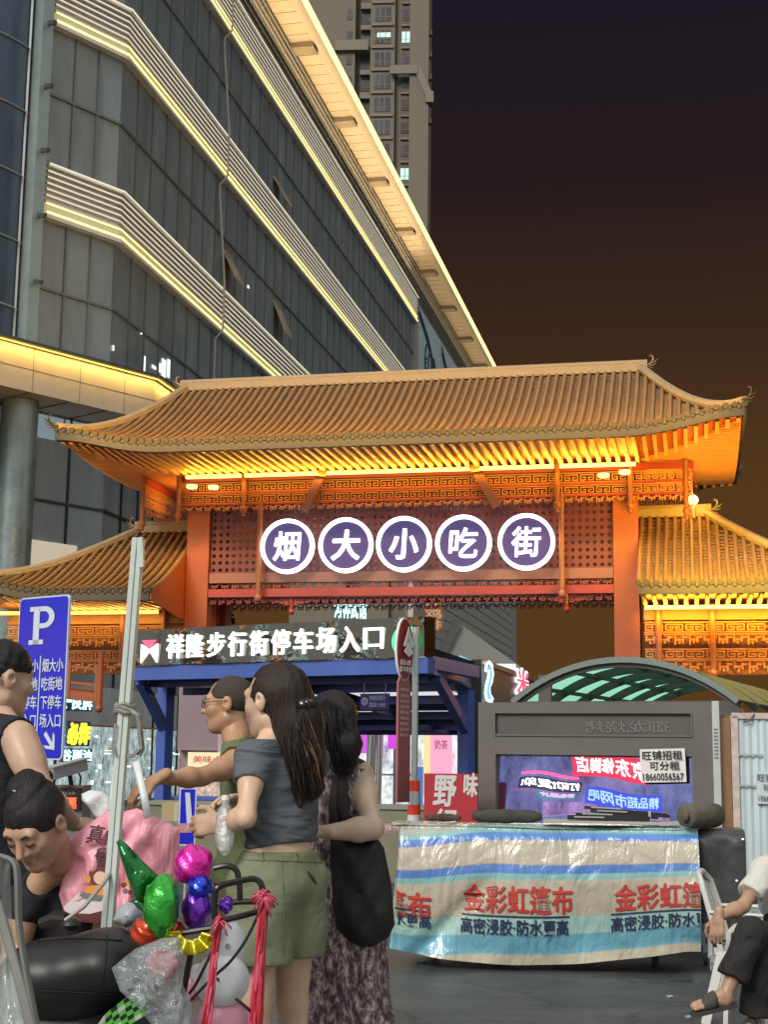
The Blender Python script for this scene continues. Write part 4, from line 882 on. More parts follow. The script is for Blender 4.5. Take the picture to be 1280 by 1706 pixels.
b = MB(Xq); b.box(.95, 1.65, -.4, -.35, .9, 2.3); ps_ = b.build('pink_sign', glow('pink_panel', (1, .4, .6), 1.0), fsx); b = MB(Xq); put_text(b, '奶茶', Matrix(((1, 0, 0, 1.3), (0, 0, -1, -.405), (0, 1, 0, 1.9), (0, 0, 0, 1))), .42, .3, .02, 0, .01); b.build('sign_lettering', M('print_rose', (.5, .1, .2), .5), ps_); b = MB(Xq); b.box(.95, 1.65, -.41, -.35, .5, .89); b.build('rose_panel', glow('rose_panel', (.9, .12, .3), .8), ps_)
b = MB(Xq); b.tube([(-.85, -1.2, 0), (-.75, -1.2, 2.9)], .16, 10); b.tube([(-.55, -1.25, 0), (-.5, -1.25, 2.6)], .1, 10); b.build('steel_duct', M('duct', (.5, .5, .5), .25, .9), fsx, smooth=True)
b = MB(Xq); b.box(.45, .75, -.6, -.5, 0, 1.2); b.build('blue_bin', glow('blue_bin', (.1, .3, .9), .5), fsx)

# ================================================================ INFO SIGN on red and white pole
ip = P(690, 1368, 13.2); pole = thing('pole_sign', 'tall narrow red parking sign with oval head on a red and white banded pole', 'sign post', (ip[0], ip[1], 0))
ztop = P(688, 1045, 13.2)[2]; b = MB(); b.tube([(ip[0], ip[1], 0), (ip[0] - .0, ip[1], ztop)], .03, 12); b.build('pole', M('galv', (.5, .56, .54), .35, .6), pole, smooth=True)
zz = [P(690, y, 13.2)[2] for y in (1372, 1357, 1340, 1318, 1300)]
for i, (mn, c) in enumerate((('band_white', (.75, .75, .73)), ('band_red', (.75, .06, .025)), ('band_grey', (.42, .5, .52)), ('band_red', None))):
    b = MB(); r0 = .06 - i * .003; b.tube([(ip[0], ip[1], zz[i]), (ip[0], ip[1], zz[i + 1])], r0, 14); b.build('band', MATS.get(mn) or M(mn, c, .4), pole, smooth=True)
b = MB(); b.tube([(ip[0], ip[1], 0), (ip[0], ip[1], zz[0])], .062, 14); b.build('base_sleeve', M('band_grey'), pole)
Xi = face_frame((ip[0] - .035, ip[1] - .04, 0), (math.cos(1.08), math.sin(1.08), 0))
MAROON = M('maroon', (.30, .028, .045), .4); WT = M('sign_white', (.78, .76, .74), .5)
zo = P(678, 1084, 13.2)[2]; b = MB(Xi); el = lambda rx, ry, cz: [(-.17 + rx * math.cos(2 * math.pi * i / 32), cz + ry * math.sin(2 * math.pi * i / 32)) for i in range(32)]
b.prism(el(.165, .285, zo), .02, 1); b.prism(el(.15, .27, zo), .026, 0)
b.build('oval_board', [MAROON, WT], pole)
b = MB(Xi); b.prism([(-.27, zo + .02), (-.17, zo + .2), (-.07, zo + .02), (-.12, zo + .02), (-.17, zo + .1), (-.22, zo + .02)], .004, 0, z0=.027); b.prism([(-.26, zo - .03), (-.17, zo + .07), (-.08, zo - .03), (-.17, zo - .07)], .004, 0, z0=.027); put_text(b, '限高1.8米', Matrix(), .2, .05, .004, 0, 0, -.17, zo - .12); b.v; put_text(b, '停车收费', Matrix(), .22, .05, .004, 0, 0, -.17, zo - .18)
b.v = [v + Vector((0, 0, 0)) for v in b.v]; oo = b.build('lettering', WT, pole); oo.location = oo.location + Vector(Xi.col[2][:3]) * .028
z0_, z1_ = P(680, 1335, 13.2)[2], P(680, 1140, 13.2)[2]
b = MB(Xi); b.box(-.29, -.05, z0_, z1_, 0, .02, 0); b.prism([(-.29, z1_), (-.05, z1_), (-.17, z1_ + .16)], .02, 0); b.build('long_board', M('faded_maroon', (.34, .11, .115), .45, noise=(1.2, .35)), pole)
b = MB(Xi)
for k in range(9):
    zc = z1_ - .06 - k * .05; put_text(b, '收费标准小时元' [k % 4:k % 4 + 3], Matrix(), .16, .03, .003, 0, 0, -.17, zc)
oo = b.build('small_lettering', M('pale_pink', (.6, .45, .44), .5), pole); oo.location = oo.location + Vector(Xi.col[2][:3]) * .021
# red board
rp = P(751, 1330, 12.9); rbd = thing('red_board', 'red board with white brush characters leaning behind the striped tarp', 'sign board', (rp[0], rp[1], 0)); Xr = face_frame(rp, (1, -.1, 0)); h_ = .22
b = MB(Xr); b.box(-.235, .235, -.8, .215, -.03, 0); b.build('board', M('board_red', (.42, .025, .035), .5, noise=(2, .1)), rbd)
b = MB(Xr); put_text(b, '野', Matrix(), .2, .26, .004, 0, .03, -.05, .065, .1); put_text(b, '纪', Matrix(), .2, .22, .004, 0, .03, -.05, -.2, .1); put_text(b, '味', Matrix(), .12, .2, .004, 0, .03, .175, .12, .1); b.build('lettering', M('board_white', (.62, .6, .58), .6), rbd)

# ================================================================ KIOSK with plastic film window
KA = R_(21); kq = P(797, 1172, 13.3); MK = frame((kq[0], kq[1], 0), KA)
def k_xz(px, py, y=0.): q = PL(px, py, np.array([kq[0], kq[1], 0]) + np.array([math.sin(KA), math.cos(KA), 0]) * y, (math.sin(KA), math.cos(KA), 0)); v = MK.inverted() @ Vector(q); return v.x, v.z
KW, KZ = k_xz(1186, 1164)[0], (k_xz(1186, 1164)[1] + k_xz(797, 1175)[1]) / 2
kiosk = thing('food_kiosk', 'closed grey-brown kiosk with crinkled plastic film window reflecting neon', 'kiosk', (kq[0], kq[1], 0))
KM = M('kiosk_brown', (.125, .11, .10), .5, noise=(1.5, .2)); KM2 = M('kiosk_panel', (.085, .073, .066), .45, noise=(1.1, .3, (1, 1, .4))); ALU = M('kiosk_alu', (.5, .51, .5), .4, .3, noise=(2, .1))
zh0, zh1, zm = k_xz(1000, 1226)[1], k_xz(1000, 1186)[1], k_xz(1000, 1258)[1]; xl, xr_ = k_xz(826, 1300)[0], k_xz(1154, 1300)[0]
b = MB(MK); b.box(0, xl, 0, .08, 0, KZ); b.box(xr_, KW, 0, .08, 0, KZ); b.box(xl, xr_, .0, .08, zh1 + .0, KZ); b.box(xl, xr_, .0, .08, zm, zh0)
b.box(xl, xr_, .0, .08, .0, .92); b.build('frame', KM, kiosk)
b = MB(MK); b.box(xl, xr_, .03, .06, zh0, zh1); b.box(xl, xr_, -.012, .0, zh1 - .012, zh1 + .004, 1); b.box(xl, xr_, -.012, .0, zh0 - .004, zh0 + .012, 1); b.box(xl - .014, xl, -.012, .0, zh0, zh1, 1); b.box(xr_, xr_ + .014, -.012, 0, zh0, zh1, 1); b.build('header_panel', [KM2, KM], kiosk)
b = MB(MK @ Matrix(((1, 0, 0, 0), (0, 0, -1, .028), (0, 1, 0, 0), (0, 0, 0, 1)))); put_text(b, '御龙烧烤', Matrix(), k_xz(1115, 1200)[0] - k_xz(973, 1200)[0], .11, .003, 0, .01, (k_xz(1115, 1200)[0] + k_xz(973, 1200)[0]) / 2, (zh0 + zh1) / 2 - .02, mirror=True); b.build('ghost_lettering', M('ghost', (.16, .145, .135), .6), kiosk)
b = MB(MK); b.box(KW, KW + .06, .0, .1, 0, KZ + .01); b.box(KW - .0, KW + .05, .1, 1.8, 0, KZ); 
for k in range(9): b.box(KW + .012, KW + .048, -.004, 0, KZ - .48 + k * .03, KZ - .465 + k * .03, 1)
b.build('side_panel', [ALU, MUL], kiosk)
b = MB(MK); b.box(0, KW, .08, 1.8, KZ - .04, KZ); b.box(0, .05, .08, 1.8, 0, KZ - .04); b.box(0, KW, 1.75, 1.8, 0, KZ - .04); b.build('shell', KM, kiosk)
TILT = R_(5.5)
FX = Matrix(((1, 0, 0, 0), (0, math.cos(TILT), math.sin(TILT), .015), (0, -math.sin(TILT), math.cos(TILT), .93), (0, 0, 0, 1)))
def film(u, v): return (xl + (xr_ - xl) * u, .0004 * math.sin(6 * u + 2 * v) + .00012 * math.sin(17 * u - 5 * v), (zm + .02 - .93) * v)
b = MB(MK @ FX); b.grid(film, 60, 24); FM = M('plastic_film', (.028, .024, .062), .0, spec=1., bump=(2.4, .018, .003, (2.5, 2.5, .8))); FM.node_tree.nodes['Principled BSDF'].inputs['IOR'].default_value = 3.2
fl = b.build('film_window', FM, kiosk, smooth='all')
# signs across the street, seen as reflections in the film
Xfm = MK @ FX; fo = np.array(Xfm @ Vector((0, 0, 0))); fnrm = np.array((Xfm.to_3x3() @ Vector((0, -1, 0))).normalized())
def mirror_pt(p): return p - 2 * np.dot(p - fo, fnrm) * fnrm
def refl(px, py, D): return mirror_pt(P(px, py, D))
def refl_sign(px0, px1, py0, py1, D, label, text, tcol, es, back, bold=.03, name='street_sign'):
    a = refl(px0, (py0 + py1) / 2, D); c = refl(px1, (py0 + py1) / 2, D); t = refl((px0 + px1) / 2, py0, D); u_ = refl((px0 + px1) / 2, py1, D); ctr = (a + c) / 2
    w = np.linalg.norm(a - c); h = np.linalg.norm(t - u_); xd = a - c; xd[2] = 0; X = face_frame(ctr, xd)
    r = thing(name, label, 'light sign', ctr, 'signs reflected in the film window'); q = MB(X); q.box(-w / 2, w / 2, -h / 2, h / 2, -.1, 0); q.build('panel', back, r)
    if text: q = MB(X); put_text(q, text, Matrix(), w * .92, h * .7, .03, 0, bold * .4); q.build('lettering', glow(name + '_%d' % px0, tcol, es), r)
DV = 34
# unseen signs added at left to colour the steel reflections and the people
for i, (yy, zz_, w_, h_, txt_, bc, bs_, tc, lab) in enumerate(((20.5, 3.4, 3.2, .8, '烤冷面', (.85, .1, .04), 1.2, (1, .9, .5), 'unseen red snack sign added left of the street for coloured reflections'), (16.2, 3.6, 3.4, .9, '果茶奶茶', (.1, .6, .75), 1.2, (1, 1, 1), 'unseen cyan drinks sign added left of the street for coloured reflections'), (12.0, 3.3, 3.0, .8, '手抓饼', (1, .62, .12), 1.3, (.5, .05, .02), 'unseen amber pancake sign added left of the street for coloured reflections'), (8.0, 3.6, 3.2, .9, '文具超市', (.15, .2, .9), 1.4, (1, 1, 1), 'unseen blue stationery sign added left of the street for coloured reflections'))):
    r = thing('street_sign', lab, 'light sign', (-15.5, yy, zz_), 'unseen signs added for reflections'); Xs_ = face_frame((-15.5, yy, zz_), (0, 1, 0)); q = MB(Xs_); q.box(-w_ / 2, w_ / 2, -h_ / 2, h_ / 2, -.15, 0); q.build('panel', glow('added_sign_%d' % i, bc, bs_), r)
    q = MB(Xs_); put_text(q, txt_, Matrix(), w_ * .85, h_ * .7, .03, 0, .02); q.build('lettering', glow('added_text_%d' % i, tc, 2.5), r)
refl_sign(950, 1085, 1256, 1296, DV, 'red shop sign with white characters reflected in the kiosk film', '京东修脚店', (1, .95, .95), 4, glow('sgn_red', (.85, .04, .09), 1.9))
refl_sign(866, 966, 1300, 1318, DV, 'white lit copying sign reflected at mid height in the kiosk film', '打印!复印!', (1, 1, 1), 7, glow('sgn_dk', (.1, .08, .3), .35))
refl_sign(868, 960, 1291, 1294, DV, 'thin red neon line reflected over the copying sign', '', (1, 0, 0), 1, glow('sgn_redline', (1, .05, .15), 6))
refl_sign(895, 955, 1322, 1330, DV, 'green and pink strip sign reflected below the copying sign', '彩色照片', (1, .2, .55), 5, glow('sgn_teal', (.0, .5, .4), 1.4))
refl_sign(975, 1110, 1318, 1348, DV, 'blue lit shop front sign reflected in the lower right of the film', '精品超市网吧', (.25, .4, 1), 4, glow('sgn_blue', (.05, .09, .75), 1.9))
refl_sign(820, 836, 1298, 1330, DV, 'small blue sign with white strokes reflected at the left edge of the film', '好又', (1, 1, 1), 5, glow('sgn_blue2', (.02, .03, .75), 1.6))
refl_sign(822, 838, 1333, 1362, DV, 'pink neon strip reflected at the lower left of the film', '', (1, .2, .5), 1, glow('sgn_pink', (1, .12, .4), 2.5))
refl_sign(900, 1120, 1344, 1366, DV, 'row of violet lit shop fronts reflected along the foot of the film', '', (1, .2, .5), 1, shop_glass_mat('violet_glow', (.1, .1, .2), (.16, .1, .6), (.75, .45, 1), 1.5, 1.1))
refl_sign(800, 1165, 1240, 1380, DV + 1.2, 'wide violet glowing board added behind the street signs to tint the film', '', (1, 1, 1), 1, shop_glass_mat('violet_wall', (.05, .05, .1), (.15, .15, .58), (.4, .45, 1), 1.15, .6), name='shop_display')  # unseen glowing board added to give the film its violet reflection
# paper notice
px_, pz_ = k_xz(1104, 1275, -.06); Xp = MK @ Matrix(((1, 0, 0, px_), (0, 0, -1, -.035), (0, 1, 0, pz_), (0, 0, 0, 1))) @ Matrix.Rotation(.035, 4, 'Z')
npz = thing('paper_notice', 'white rental notice with phone number taped across the kiosk film window', 'notice', Xp @ Vector((0, 0, 0)))
b = MB(Xp); b.grid(lambda u, v: ((u - .5) * .39, (v - .5) * .285, .006 * math.sin(5 * u)), 8, 4); b.build('sheet', M('notice_paper', (.74, .72, .69), .7), npz)
b = MB(Xp); put_text(b, '旺铺招租', Matrix(), .345, .078, .002, 0, .012, 0, .088); put_text(b, '可分租', Matrix(), .26, .072, .002, 0, .012, .015, -.002); put_text(b, '18660056567', Matrix(), .35, .06, .002, 0, .01, 0, -.095)
oo = b.build('lettering', M('print_black', (.02, .02, .025), .6), npz); oo.location = oo.location + Vector(Xp.col[2][:3]).normalized() * .009
# arched polycarbonate shelter behind the kiosk
vq = P(1040, 1255, 15.2); MV = frame((vq[0], vq[1], 0), .42); vz0 = P(862, 1172, 15.2)[2]; vh = P(1020, 1104, 15.2)[2] - vz0
vs_ = thing('arched_shelter', 'shelter with arched green plastic roof on dark ribs behind the kiosk', 'shelter', (vq[0], vq[1], 0))
HW = 1.2
def green_plastic():
    m = M('green_plastic', (.22, .58, .46), .3, spec=.7); t = m.node_tree; p = t.nodes['Principled BSDF']; o = t.nodes['Material Output']
    tr = t.nodes.new('ShaderNodeBsdfTranslucent'); tr.inputs[0].default_value = (.4, .95, .72, 1); mx = t.nodes.new('ShaderNodeMixShader'); mx.inputs[0].default_value = .8
    t.links.new(p.outputs[0], mx.inputs[1]); t.links.new(tr.outputs[0], mx.inputs[2]); t.links.new(mx.outputs[0], o.inputs[0]); return m
def arc(t_, y, up=0.): A = math.pi * t_; R0 = (HW * HW + vh * vh) / (2 * vh); ph = math.asin(min(1, HW / R0)); th = -ph + 2 * ph * t_; return (R0 * math.sin(th) , y, vz0 + vh - R0 + R0 * math.cos(th) + up)
b = MB(MV); b.grid(lambda u, v: arc(u, .0 + 5.2 * v, .05), 24, 10); b.build('roof_sheet', green_plastic(), vs_, smooth=True)
RB = M('rib_dark', (.085, .075, .062), .5)
for k in range(6):
    b = MB(MV); pp = [arc(i / 20, k * 1.04) for i in range(21)]
    for a_, c_ in zip(pp[:-1], pp[1:]): b.bar(a_, c_, .07, .09)
    b.build('rib', RB, vs_)
b = MB(MV); pp = [arc(i / 20, -.06, .03) for i in range(21)]
for a_, c_ in zip(pp[:-1], pp[1:]): b.bar(a_, c_, .05, .06)
b.build('front_edge', M('edge_grey', (.2, .24, .22), .35, .5), vs_)
b = MB(MV)
for t_ in (.12, .28, .5, .72, .9): b.bar(arc(t_, 0), arc(t_, 5.2), .05, .04)
b.build('purlin', RB, vs_)
b = MB(MV); 
for x in (-HW + .04, HW - .04):
    for y in (0, 2.6, 5.1): b = MB(MV); b.bar((x, y, 0), (x, y, vz0 + .05), .08, .08); b.build('post', RB, vs_)
b = MB(MV); b.bar((-HW + .35, 0, 1.5), (-HW + .35, 0, vz0 + .32), .14, .05); b.bar((-HW, 0, vz0), (HW, 0, vz0), .06, .08)
b.build('tie_beam', RB, vs_)
# white corrugated stall to the right of the kiosk
wq = P(1229, 1200, 12.6); MW = frame((wq[0], wq[1], 0), .14); wz1 = P(1229, 1196, 12.6)[2]
ws_ = thing('white_stall', 'white corrugated metal stall with rusty posts beside the brown kiosk', 'stall', (wq[0], wq[1], 0))
b = MB(MW)
def corr(u, v): x = 1.4 * u; q = (x / .062) % 1; return (x, .012 * math.cos(2 * math.pi * x / .062) ** 3, wz1 * v)
b.grid(corr, 150, 1); b.build('door_sheet', M('white_sheet', (.62, .72, .74), .35, .2, noise=(1.6, .14, (1, 1, .3))), ws_, smooth=True)
b = MB(MW); b.bar((-.03, 0, 0), (-.03, 0, wz1 + .02), .05, .06, (1, 0, 0)); b.bar((-.05, 0, wz1 + .02), (1.4, 0, wz1 + .02), .05, .05, mi=0); b.build('pale_frame', M('peeling_frame', (.55, .44, .4), .6, noise=(14, .3)), ws_)
b = MB(MW); b.bar((-.115, .02, 0), (-.115, .02, wz1), .1, .1, (1, 0, 0)); b.bar((-.36, .05, wz1), (-.06, .05, wz1), .05, .05); b.build('rusty_post', M('rust', (.24, .13, .06), .7, noise=(8, .3)), ws_)
b = MB(MW); b.box(-.4, -.16, .1, .14, 0, wz1 - .05); b.build('grey_panel', M('panel_grey', (.21, .215, .225), .5), ws_)
b = MB(MW); b.tube([(.05, -.02, wz1 - .04), (.1, -.05, wz1 - .02), (.14, -.03, wz1 + .03), (.13, .0, wz1 + .05)], .008, 6); b.build('wire', M('dark_back'), ws_)
for z in (wz1 - .32, wz1 - .58): b = MB(MW); b.box(.0, .2, -.03, -.02, z, z + .014); b.build('latch', M('galv'), ws_)
zq = P(1272, 1312, 12.5); Xn = face_frame((MW @ Vector((.285, -.02, zq[2]))), MW.to_3x3() @ Vector((1, 0, 0)))
npz = thing('paper_notice', 'wrinkled rental notice stuck on the white corrugated door', 'notice', Xn @ Vector((0, 0, 0))); b = MB(Xn); b.grid(lambda u, v: ((u - .5) * .29, (v - .5) * .27, .012 + .006 * math.sin(9 * u + 3 * v)), 10, 6); b.build('sheet', M('notice_aged', (.55, .62, .64), .7), npz)
b = MB(Xn); put_text(b, '旺铺招租', Matrix(), .27, .065, .002, 0, .004, 0, .085); put_text(b, '可分租', Matrix(), .2, .06, .002, 0, .004, .01, .0); put_text(b, '18660056567', Matrix(), .26, .05, .002, 0, .004, 0, -.09); oo = b.build('lettering', M('print_grey', (.1, .12, .13), .7), npz); oo.location = oo.location + Vector(Xn.col[2][:3]) * .02

# ================================================================ STALL COVERED BY STRIPED TARP
TA = R_(7); tq = P(648, 1480, 11.35); MT = frame((tq[0], tq[1], 0), TA)
def t_xz(px, py): q = PL(px, py, np.array([tq[0], tq[1], 0]), (math.sin(TA), math.cos(TA), 0)); v = MT.inverted() @ Vector(q); return v.x, v.z
TWd = t_xz(1166, 1480)[0]; TH = (t_xz(900, 1378)[1])
stall = thing('market_cart', 'market cart wrapped in a striped plastic tarpaulin with red printing', 'cart', (tq[0], tq[1], 0))
def tarp_pt(u, v, off=0.):     # u along, v from the top fold (0) to the hem (1), v<0 lies on the counter
    x = TWd * u
    foot = t_xz(650 + 515 * u, 1577 + 26 * math.sin(math.pi * min(1, u * 1.05) ** .8) + 8 * smooth(u * 2 - .3))[1]; foot = max(.012, foot)
    if v < 0: return (x, .03 + (-v) * .9, TH + .0 + .012 * math.sin(9 * u + 20 * v) - off * 0 + off)
    z = TH - (TH - foot) * v
    w = .018 * math.sin(11 * u + 5 * v) * v + .012 * math.sin(27 * u - 9 * v) * v + .02 * math.sin(5 * u + 1.5) * v
    fold = u - .33 + .36 * (v - .35)        # diagonal fold at the left
    w += -.05 * math.exp(-(fold / .035) ** 2) * smooth((v - .3) * 4) * (1 if u < .4 else 0)
    left = smooth((.035 - u) / .035); y = -.06 * math.sin(math.pi * min(1, v * 1.1)) - w + .16 * left * (1 - v * .5) + .02 * (1 - v) ** 6 + .06 * smooth((.08 - v) / .08)
    return (x + .10 * left * (1 - v) * .8, y - off, z - .02 * left)
nu, nv = 130, 64
b = MB(MT); b.grid(lambda u, v: tarp_pt(u, -.55 + 1.55 * v), nu, nv)
def tarp_mat():
    m = M('tarp_plastic', (.6, .55, .42), .26, spec=.9, coat=.35); t = m.node_tree; p = t.nodes['Principled BSDF']
    uv = t.nodes.new('ShaderNodeUVMap'); uv.uv_map = 'UVMap'; s = t.nodes.new('ShaderNodeSeparateXYZ'); t.links.new(uv.outputs[0], s.inputs[0])
    tc = t.nodes.new('ShaderNodeTexCoord')
    lt = t.nodes.new('ShaderNodeMapRange'); lt.interpolation_type = 'SMOOTHSTEP'; t.links.new(s.outputs['X'], lt.inputs['Value']); lt.inputs['From Min'].default_value = .02; lt.inputs['From Max'].default_value = .36; lt.inputs['To Min'].default_value = -.085; lt.inputs['To Max'].default_value = 0
    ad = t.nodes.new('ShaderNodeMath'); ad.operation = 'ADD'; t.links.new(s.outputs['Y'], ad.inputs[0]); t.links.new(lt.outputs[0], ad.inputs[1])
    n = t.nodes.new('ShaderNodeTexNoise'); n.inputs['Scale'].default_value = 6; t.links.new(uv.outputs[0], n.inputs['Vector'])
    sc = t.nodes.new('ShaderNodeMath'); sc.operation = 'MULTIPLY_ADD'; t.links.new(n.outputs[0], sc.inputs[0]); sc.inputs[1].default_value = .014; t.links.new(ad.outputs[0], sc.inputs[2])
    r = t.nodes.new('ShaderNodeValToRGB'); t.links.new(sc.outputs[0], r.inputs[0]); cr = r.color_ramp
    be = (.53, .475, .36); bl = (.09, .23, .58); te = (.25, .5, .5); lt_ = (.40, .62, .56); dk = (.16, .42, .53)
    st = [(0, (.42, .44, .38)), (.02, te), (.04, te), (.05, bl), (.098, bl), (.104, (.5, .34, .32)), (.11, be), (.272, be), (.277, (.45, .3, .3)), (.285, bl), (.338, bl), (.348, te), (.38, te), (.395, be), (.65, be), (.66, lt_), (.78, lt_), (.795, dk), (.925, dk), (.94, be), (1.0, be)]
    while len(cr.elements) < len(st): cr.elements.new(.5)
    for el, (q, c) in zip(cr.elements, st): el.position = q; el.color = (*c, 1)
    nn_ = t.nodes.new('ShaderNodeTexNoise'); nn_.inputs['Scale'].default_value = 2.2; nn_.inputs['Detail'].default_value = 8; nn_.inputs['Roughness'].default_value = .7; t.links.new(tc.outputs['Object'], nn_.inputs['Vector'])
    mr = t.nodes.new('ShaderNodeMapRange'); t.links.new(nn_.outputs[0], mr.inputs['Value']); mr.inputs['From Min'].default_value = .3; mr.inputs['From Max'].default_value = .7; mr.inputs['To Min'].default_value = .74; mr.inputs['To Max'].default_value = 1.12
    mu = t.nodes.new('ShaderNodeVectorMath'); mu.operation = 'SCALE'; t.links.new(r.outputs[0], mu.inputs[0]); t.links.new(mr.outputs[0], mu.inputs['Scale']); t.links.new(mu.outputs[0], p.inputs['Base Color'])
    # crinkles: slanted streaks and fine creases
    mp = t.nodes.new('ShaderNodeMapping'); mp.inputs['Rotation'].default_value = (0, R_(-35), 0); mp.inputs['Scale'].default_value = (3.6, 3, 1.5); t.links.new(tc.outputs['Object'], mp.inputs[0])
    n2 = t.nodes.new('ShaderNodeTexNoise'); n2.inputs['Scale'].default_value = 1.6; n2.inputs['Detail'].default_value = 5; n2.inputs['Distortion'].default_value = .6; t.links.new(mp.outputs[0], n2.inputs['Vector'])
    vo = t.nodes.new('ShaderNodeTexVoronoi'); vo.feature = 'DISTANCE_TO_EDGE'; vo.inputs['Scale'].default_value = 4.6; t.links.new(tc.outputs['Object'], vo.inputs['Vector'])
    b1 = t.nodes.new('ShaderNodeBump'); b1.inputs['Strength'].default_value = .8; b1.inputs['Distance'].default_value = .06; t.links.new(n2.outputs[0], b1.inputs['Height'])
    b2 = t.nodes.new('ShaderNodeBump'); b2.inputs['Strength'].default_value = .4; b2.inputs['Distance'].default_value = .03; t.links.new(vo.outputs['Distance'], b2.inputs['Height']); t.links.new(b1.outputs[0], b2.inputs['Normal']); t.links.new(b2.outputs[0], p.inputs['Normal'])
    return m
tp_o = b.build('tarpaulin', tarp_mat(), stall, smooth='all')
uvl = tp_o.data.uv_layers.new(name='UVMap')
uvv = [((i % (nu + 1)) / nu, max(0., -.55 + 1.55 * (i // (nu + 1)) / nv)) for i in range(len(tp_o.data.vertices))]
for l in tp_o.data.loops: uvl.data[l.index].uv = uvv[l.vertex_index]
def tarp_text(s, u0, u1, v0, v1, mat, bold, clip=None, nm='printing', dv=None):
    vs, fs = text_geo(s, .006); q = []
    for x, y, z in vs:
        u = (u0 + u1) / 2 + x * (u1 - u0); v = (v0 + v1) / 2 - y * (v1 - v0)
        if dv: v += dv(u)
        if clip: u = min(max(u, clip[0]), clip[1])
        q.append((u, v, z))
    e = max(0, bold - .006) * (u1 - u0) / max(1, len(s)) * .55
    for i, (dx, dy) in enumerate([(e, 0), (-e, 0), (0, e * 2), (0, -e * 2), (0, 0)]): b.add([tarp_pt(u + dx, v + dy, .009 + .002 * z + .0004 * i) for u, v, z in q], fs)
RI = M('print_red', (.5, .045, .035), .5, noise=(9, .2)); NV = M('print_navy', (.02, .03, .10), .5)
def uvp(px, py):   # photo pixel to tarp u,v
    u = (px - 650) / 515; 
    return u
def vv(py): return (py - 1376) / (1590 - 1376)
b = MB(MT); tarp_text('金彩虹篷布', uvp(777, 0), uvp(957, 0), vv(1467), vv(1510), None, .045); tarp_text('金彩虹篷布', uvp(1026, 0), uvp(1206, 0), vv(1467), vv(1510), None, .045, (0, .996)); tarp_text('虹篷布', uvp(600, 0), uvp(722, 0), vv(1487), vv(1530), None, .045, (.03, .2), dv=lambda u: .0); b.build('red_printing', RI, stall)
b = MB(MT); tarp_text('高密浸胶·防水更高', uvp(772, 0), uvp(950, 0), vv(1519), vv(1544), None, .03); tarp_text('高密浸胶·防水更高', uvp(1020, 0), uvp(1198, 0), vv(1519), vv(1544), None, .03, (0, .996)); tarp_text('防水更高', uvp(638, 0), uvp(722, 0), vv(1522), vv(1545), None, .02, (.03, .2))
for a_, c_, v_ in ((774, 952, 1513.5), (1020, 1166, 1513.5), (655, 722, 1516)):
    n_ = 24; A_ = [tarp_pt(uvp(a_ + (c_ - a_) * i / n_, 0), vv(v_), .008) for i in range(n_ + 1)]; B_ = [tarp_pt(uvp(a_ + (c_ - a_) * i / n_, 0), vv(v_ + 2.6), .008) for i in range(n_ + 1)]
    b.add(A_ + B_, [(i, i + 1, n_ + 2 + i, n_ + 1 + i) for i in range(n_)])
b.build('navy_printing', NV, stall)
b = MB(MT); b.box(.12, TWd - .05, .12, .85, .2, TH - .03); b.build('cart_body', M('cart_dark', (.05, .05, .05), .6), stall)
b = MB(MT); 
for x in (.3, TWd - .3):
    b.bar((x, .6, .0), (x, .6, .25), .05, .05)
b.build('leg', M('cart_dark'), stall)
# board on the counter
bx0, bz0 = t_xz(905, 1376); c1 = tag(MB(MT).box(bx0, TWd - .12, .08, .36, TH + .03, TH + .05).build('counter_board', M('board_pale', (.42, .4, .33), .6), loc=MT @ Vector((bx0, .1, TH))), 'pale wooden board lying on the tarp under the glass strips', 'board')
# dark bundles on the counter
def bundle(px0, px1, py, h, label, col, nm='cloth_bundle', y=.18, seed=1):
    xa, _ = t_xz(px0, py); xb, _ = t_xz(px1, py); b = MB(MT); rnd = random.Random(seed); n = 18; pts = []; rs = []
    for i in range(n + 1):
        f_ = i / n; pts.append((xa + (xb - xa) * f_, y + .02 * math.sin(7 * f_ + seed), TH + .03 + h * .42)); rs.append(h * .55 * (math.sin(math.pi * min(1, max(.0, f_ * .9 + .05))) ** .35) * (1 + rnd.uniform(-.12, .12)))
    b.tube(pts, rs, 14); return tag(b.build(nm, M('cloth_' + nm + str(seed), col, .85, noise=(9, .3), bump=(22, .7, .02)), smooth='all', loc=MT @ Vector(((xa + xb) / 2, y, TH))), label, 'cloth')
bundle(785, 902, 1366, .1, 'dark brown rolled cloth lying on the tarp left of the glass strips', (.055, .05, .042), seed=2)
bundle(706, 765, 1371, .055, 'small flat brown cloth on the tarp under the red board', (.07, .045, .032), seed=3)
xa, _ = t_xz(1168, 1370); b = MB(MT); b.tube([(xa - .115, -.02, TH + .105), (xa - .1, .0, TH + .11), (xa + .02, .16, TH + .1), (xa + .14, .34, TH + .1)], [.075, .092, .1, .09], 18)
b.tube([(xa - .118, -.024, TH + .105), (xa - .13, -.03, TH + .105)], [.05, .03], 14)
tag(b.build('rolled_mat', M('mat_olive', (.12, .105, .075), .85, noise=(20, .25), bump=(40, .6, .01)), smooth='all', loc=MT @ Vector((xa, .1, TH))), 'olive rolled mat lying on the right end of the tarp counter', 'roll')
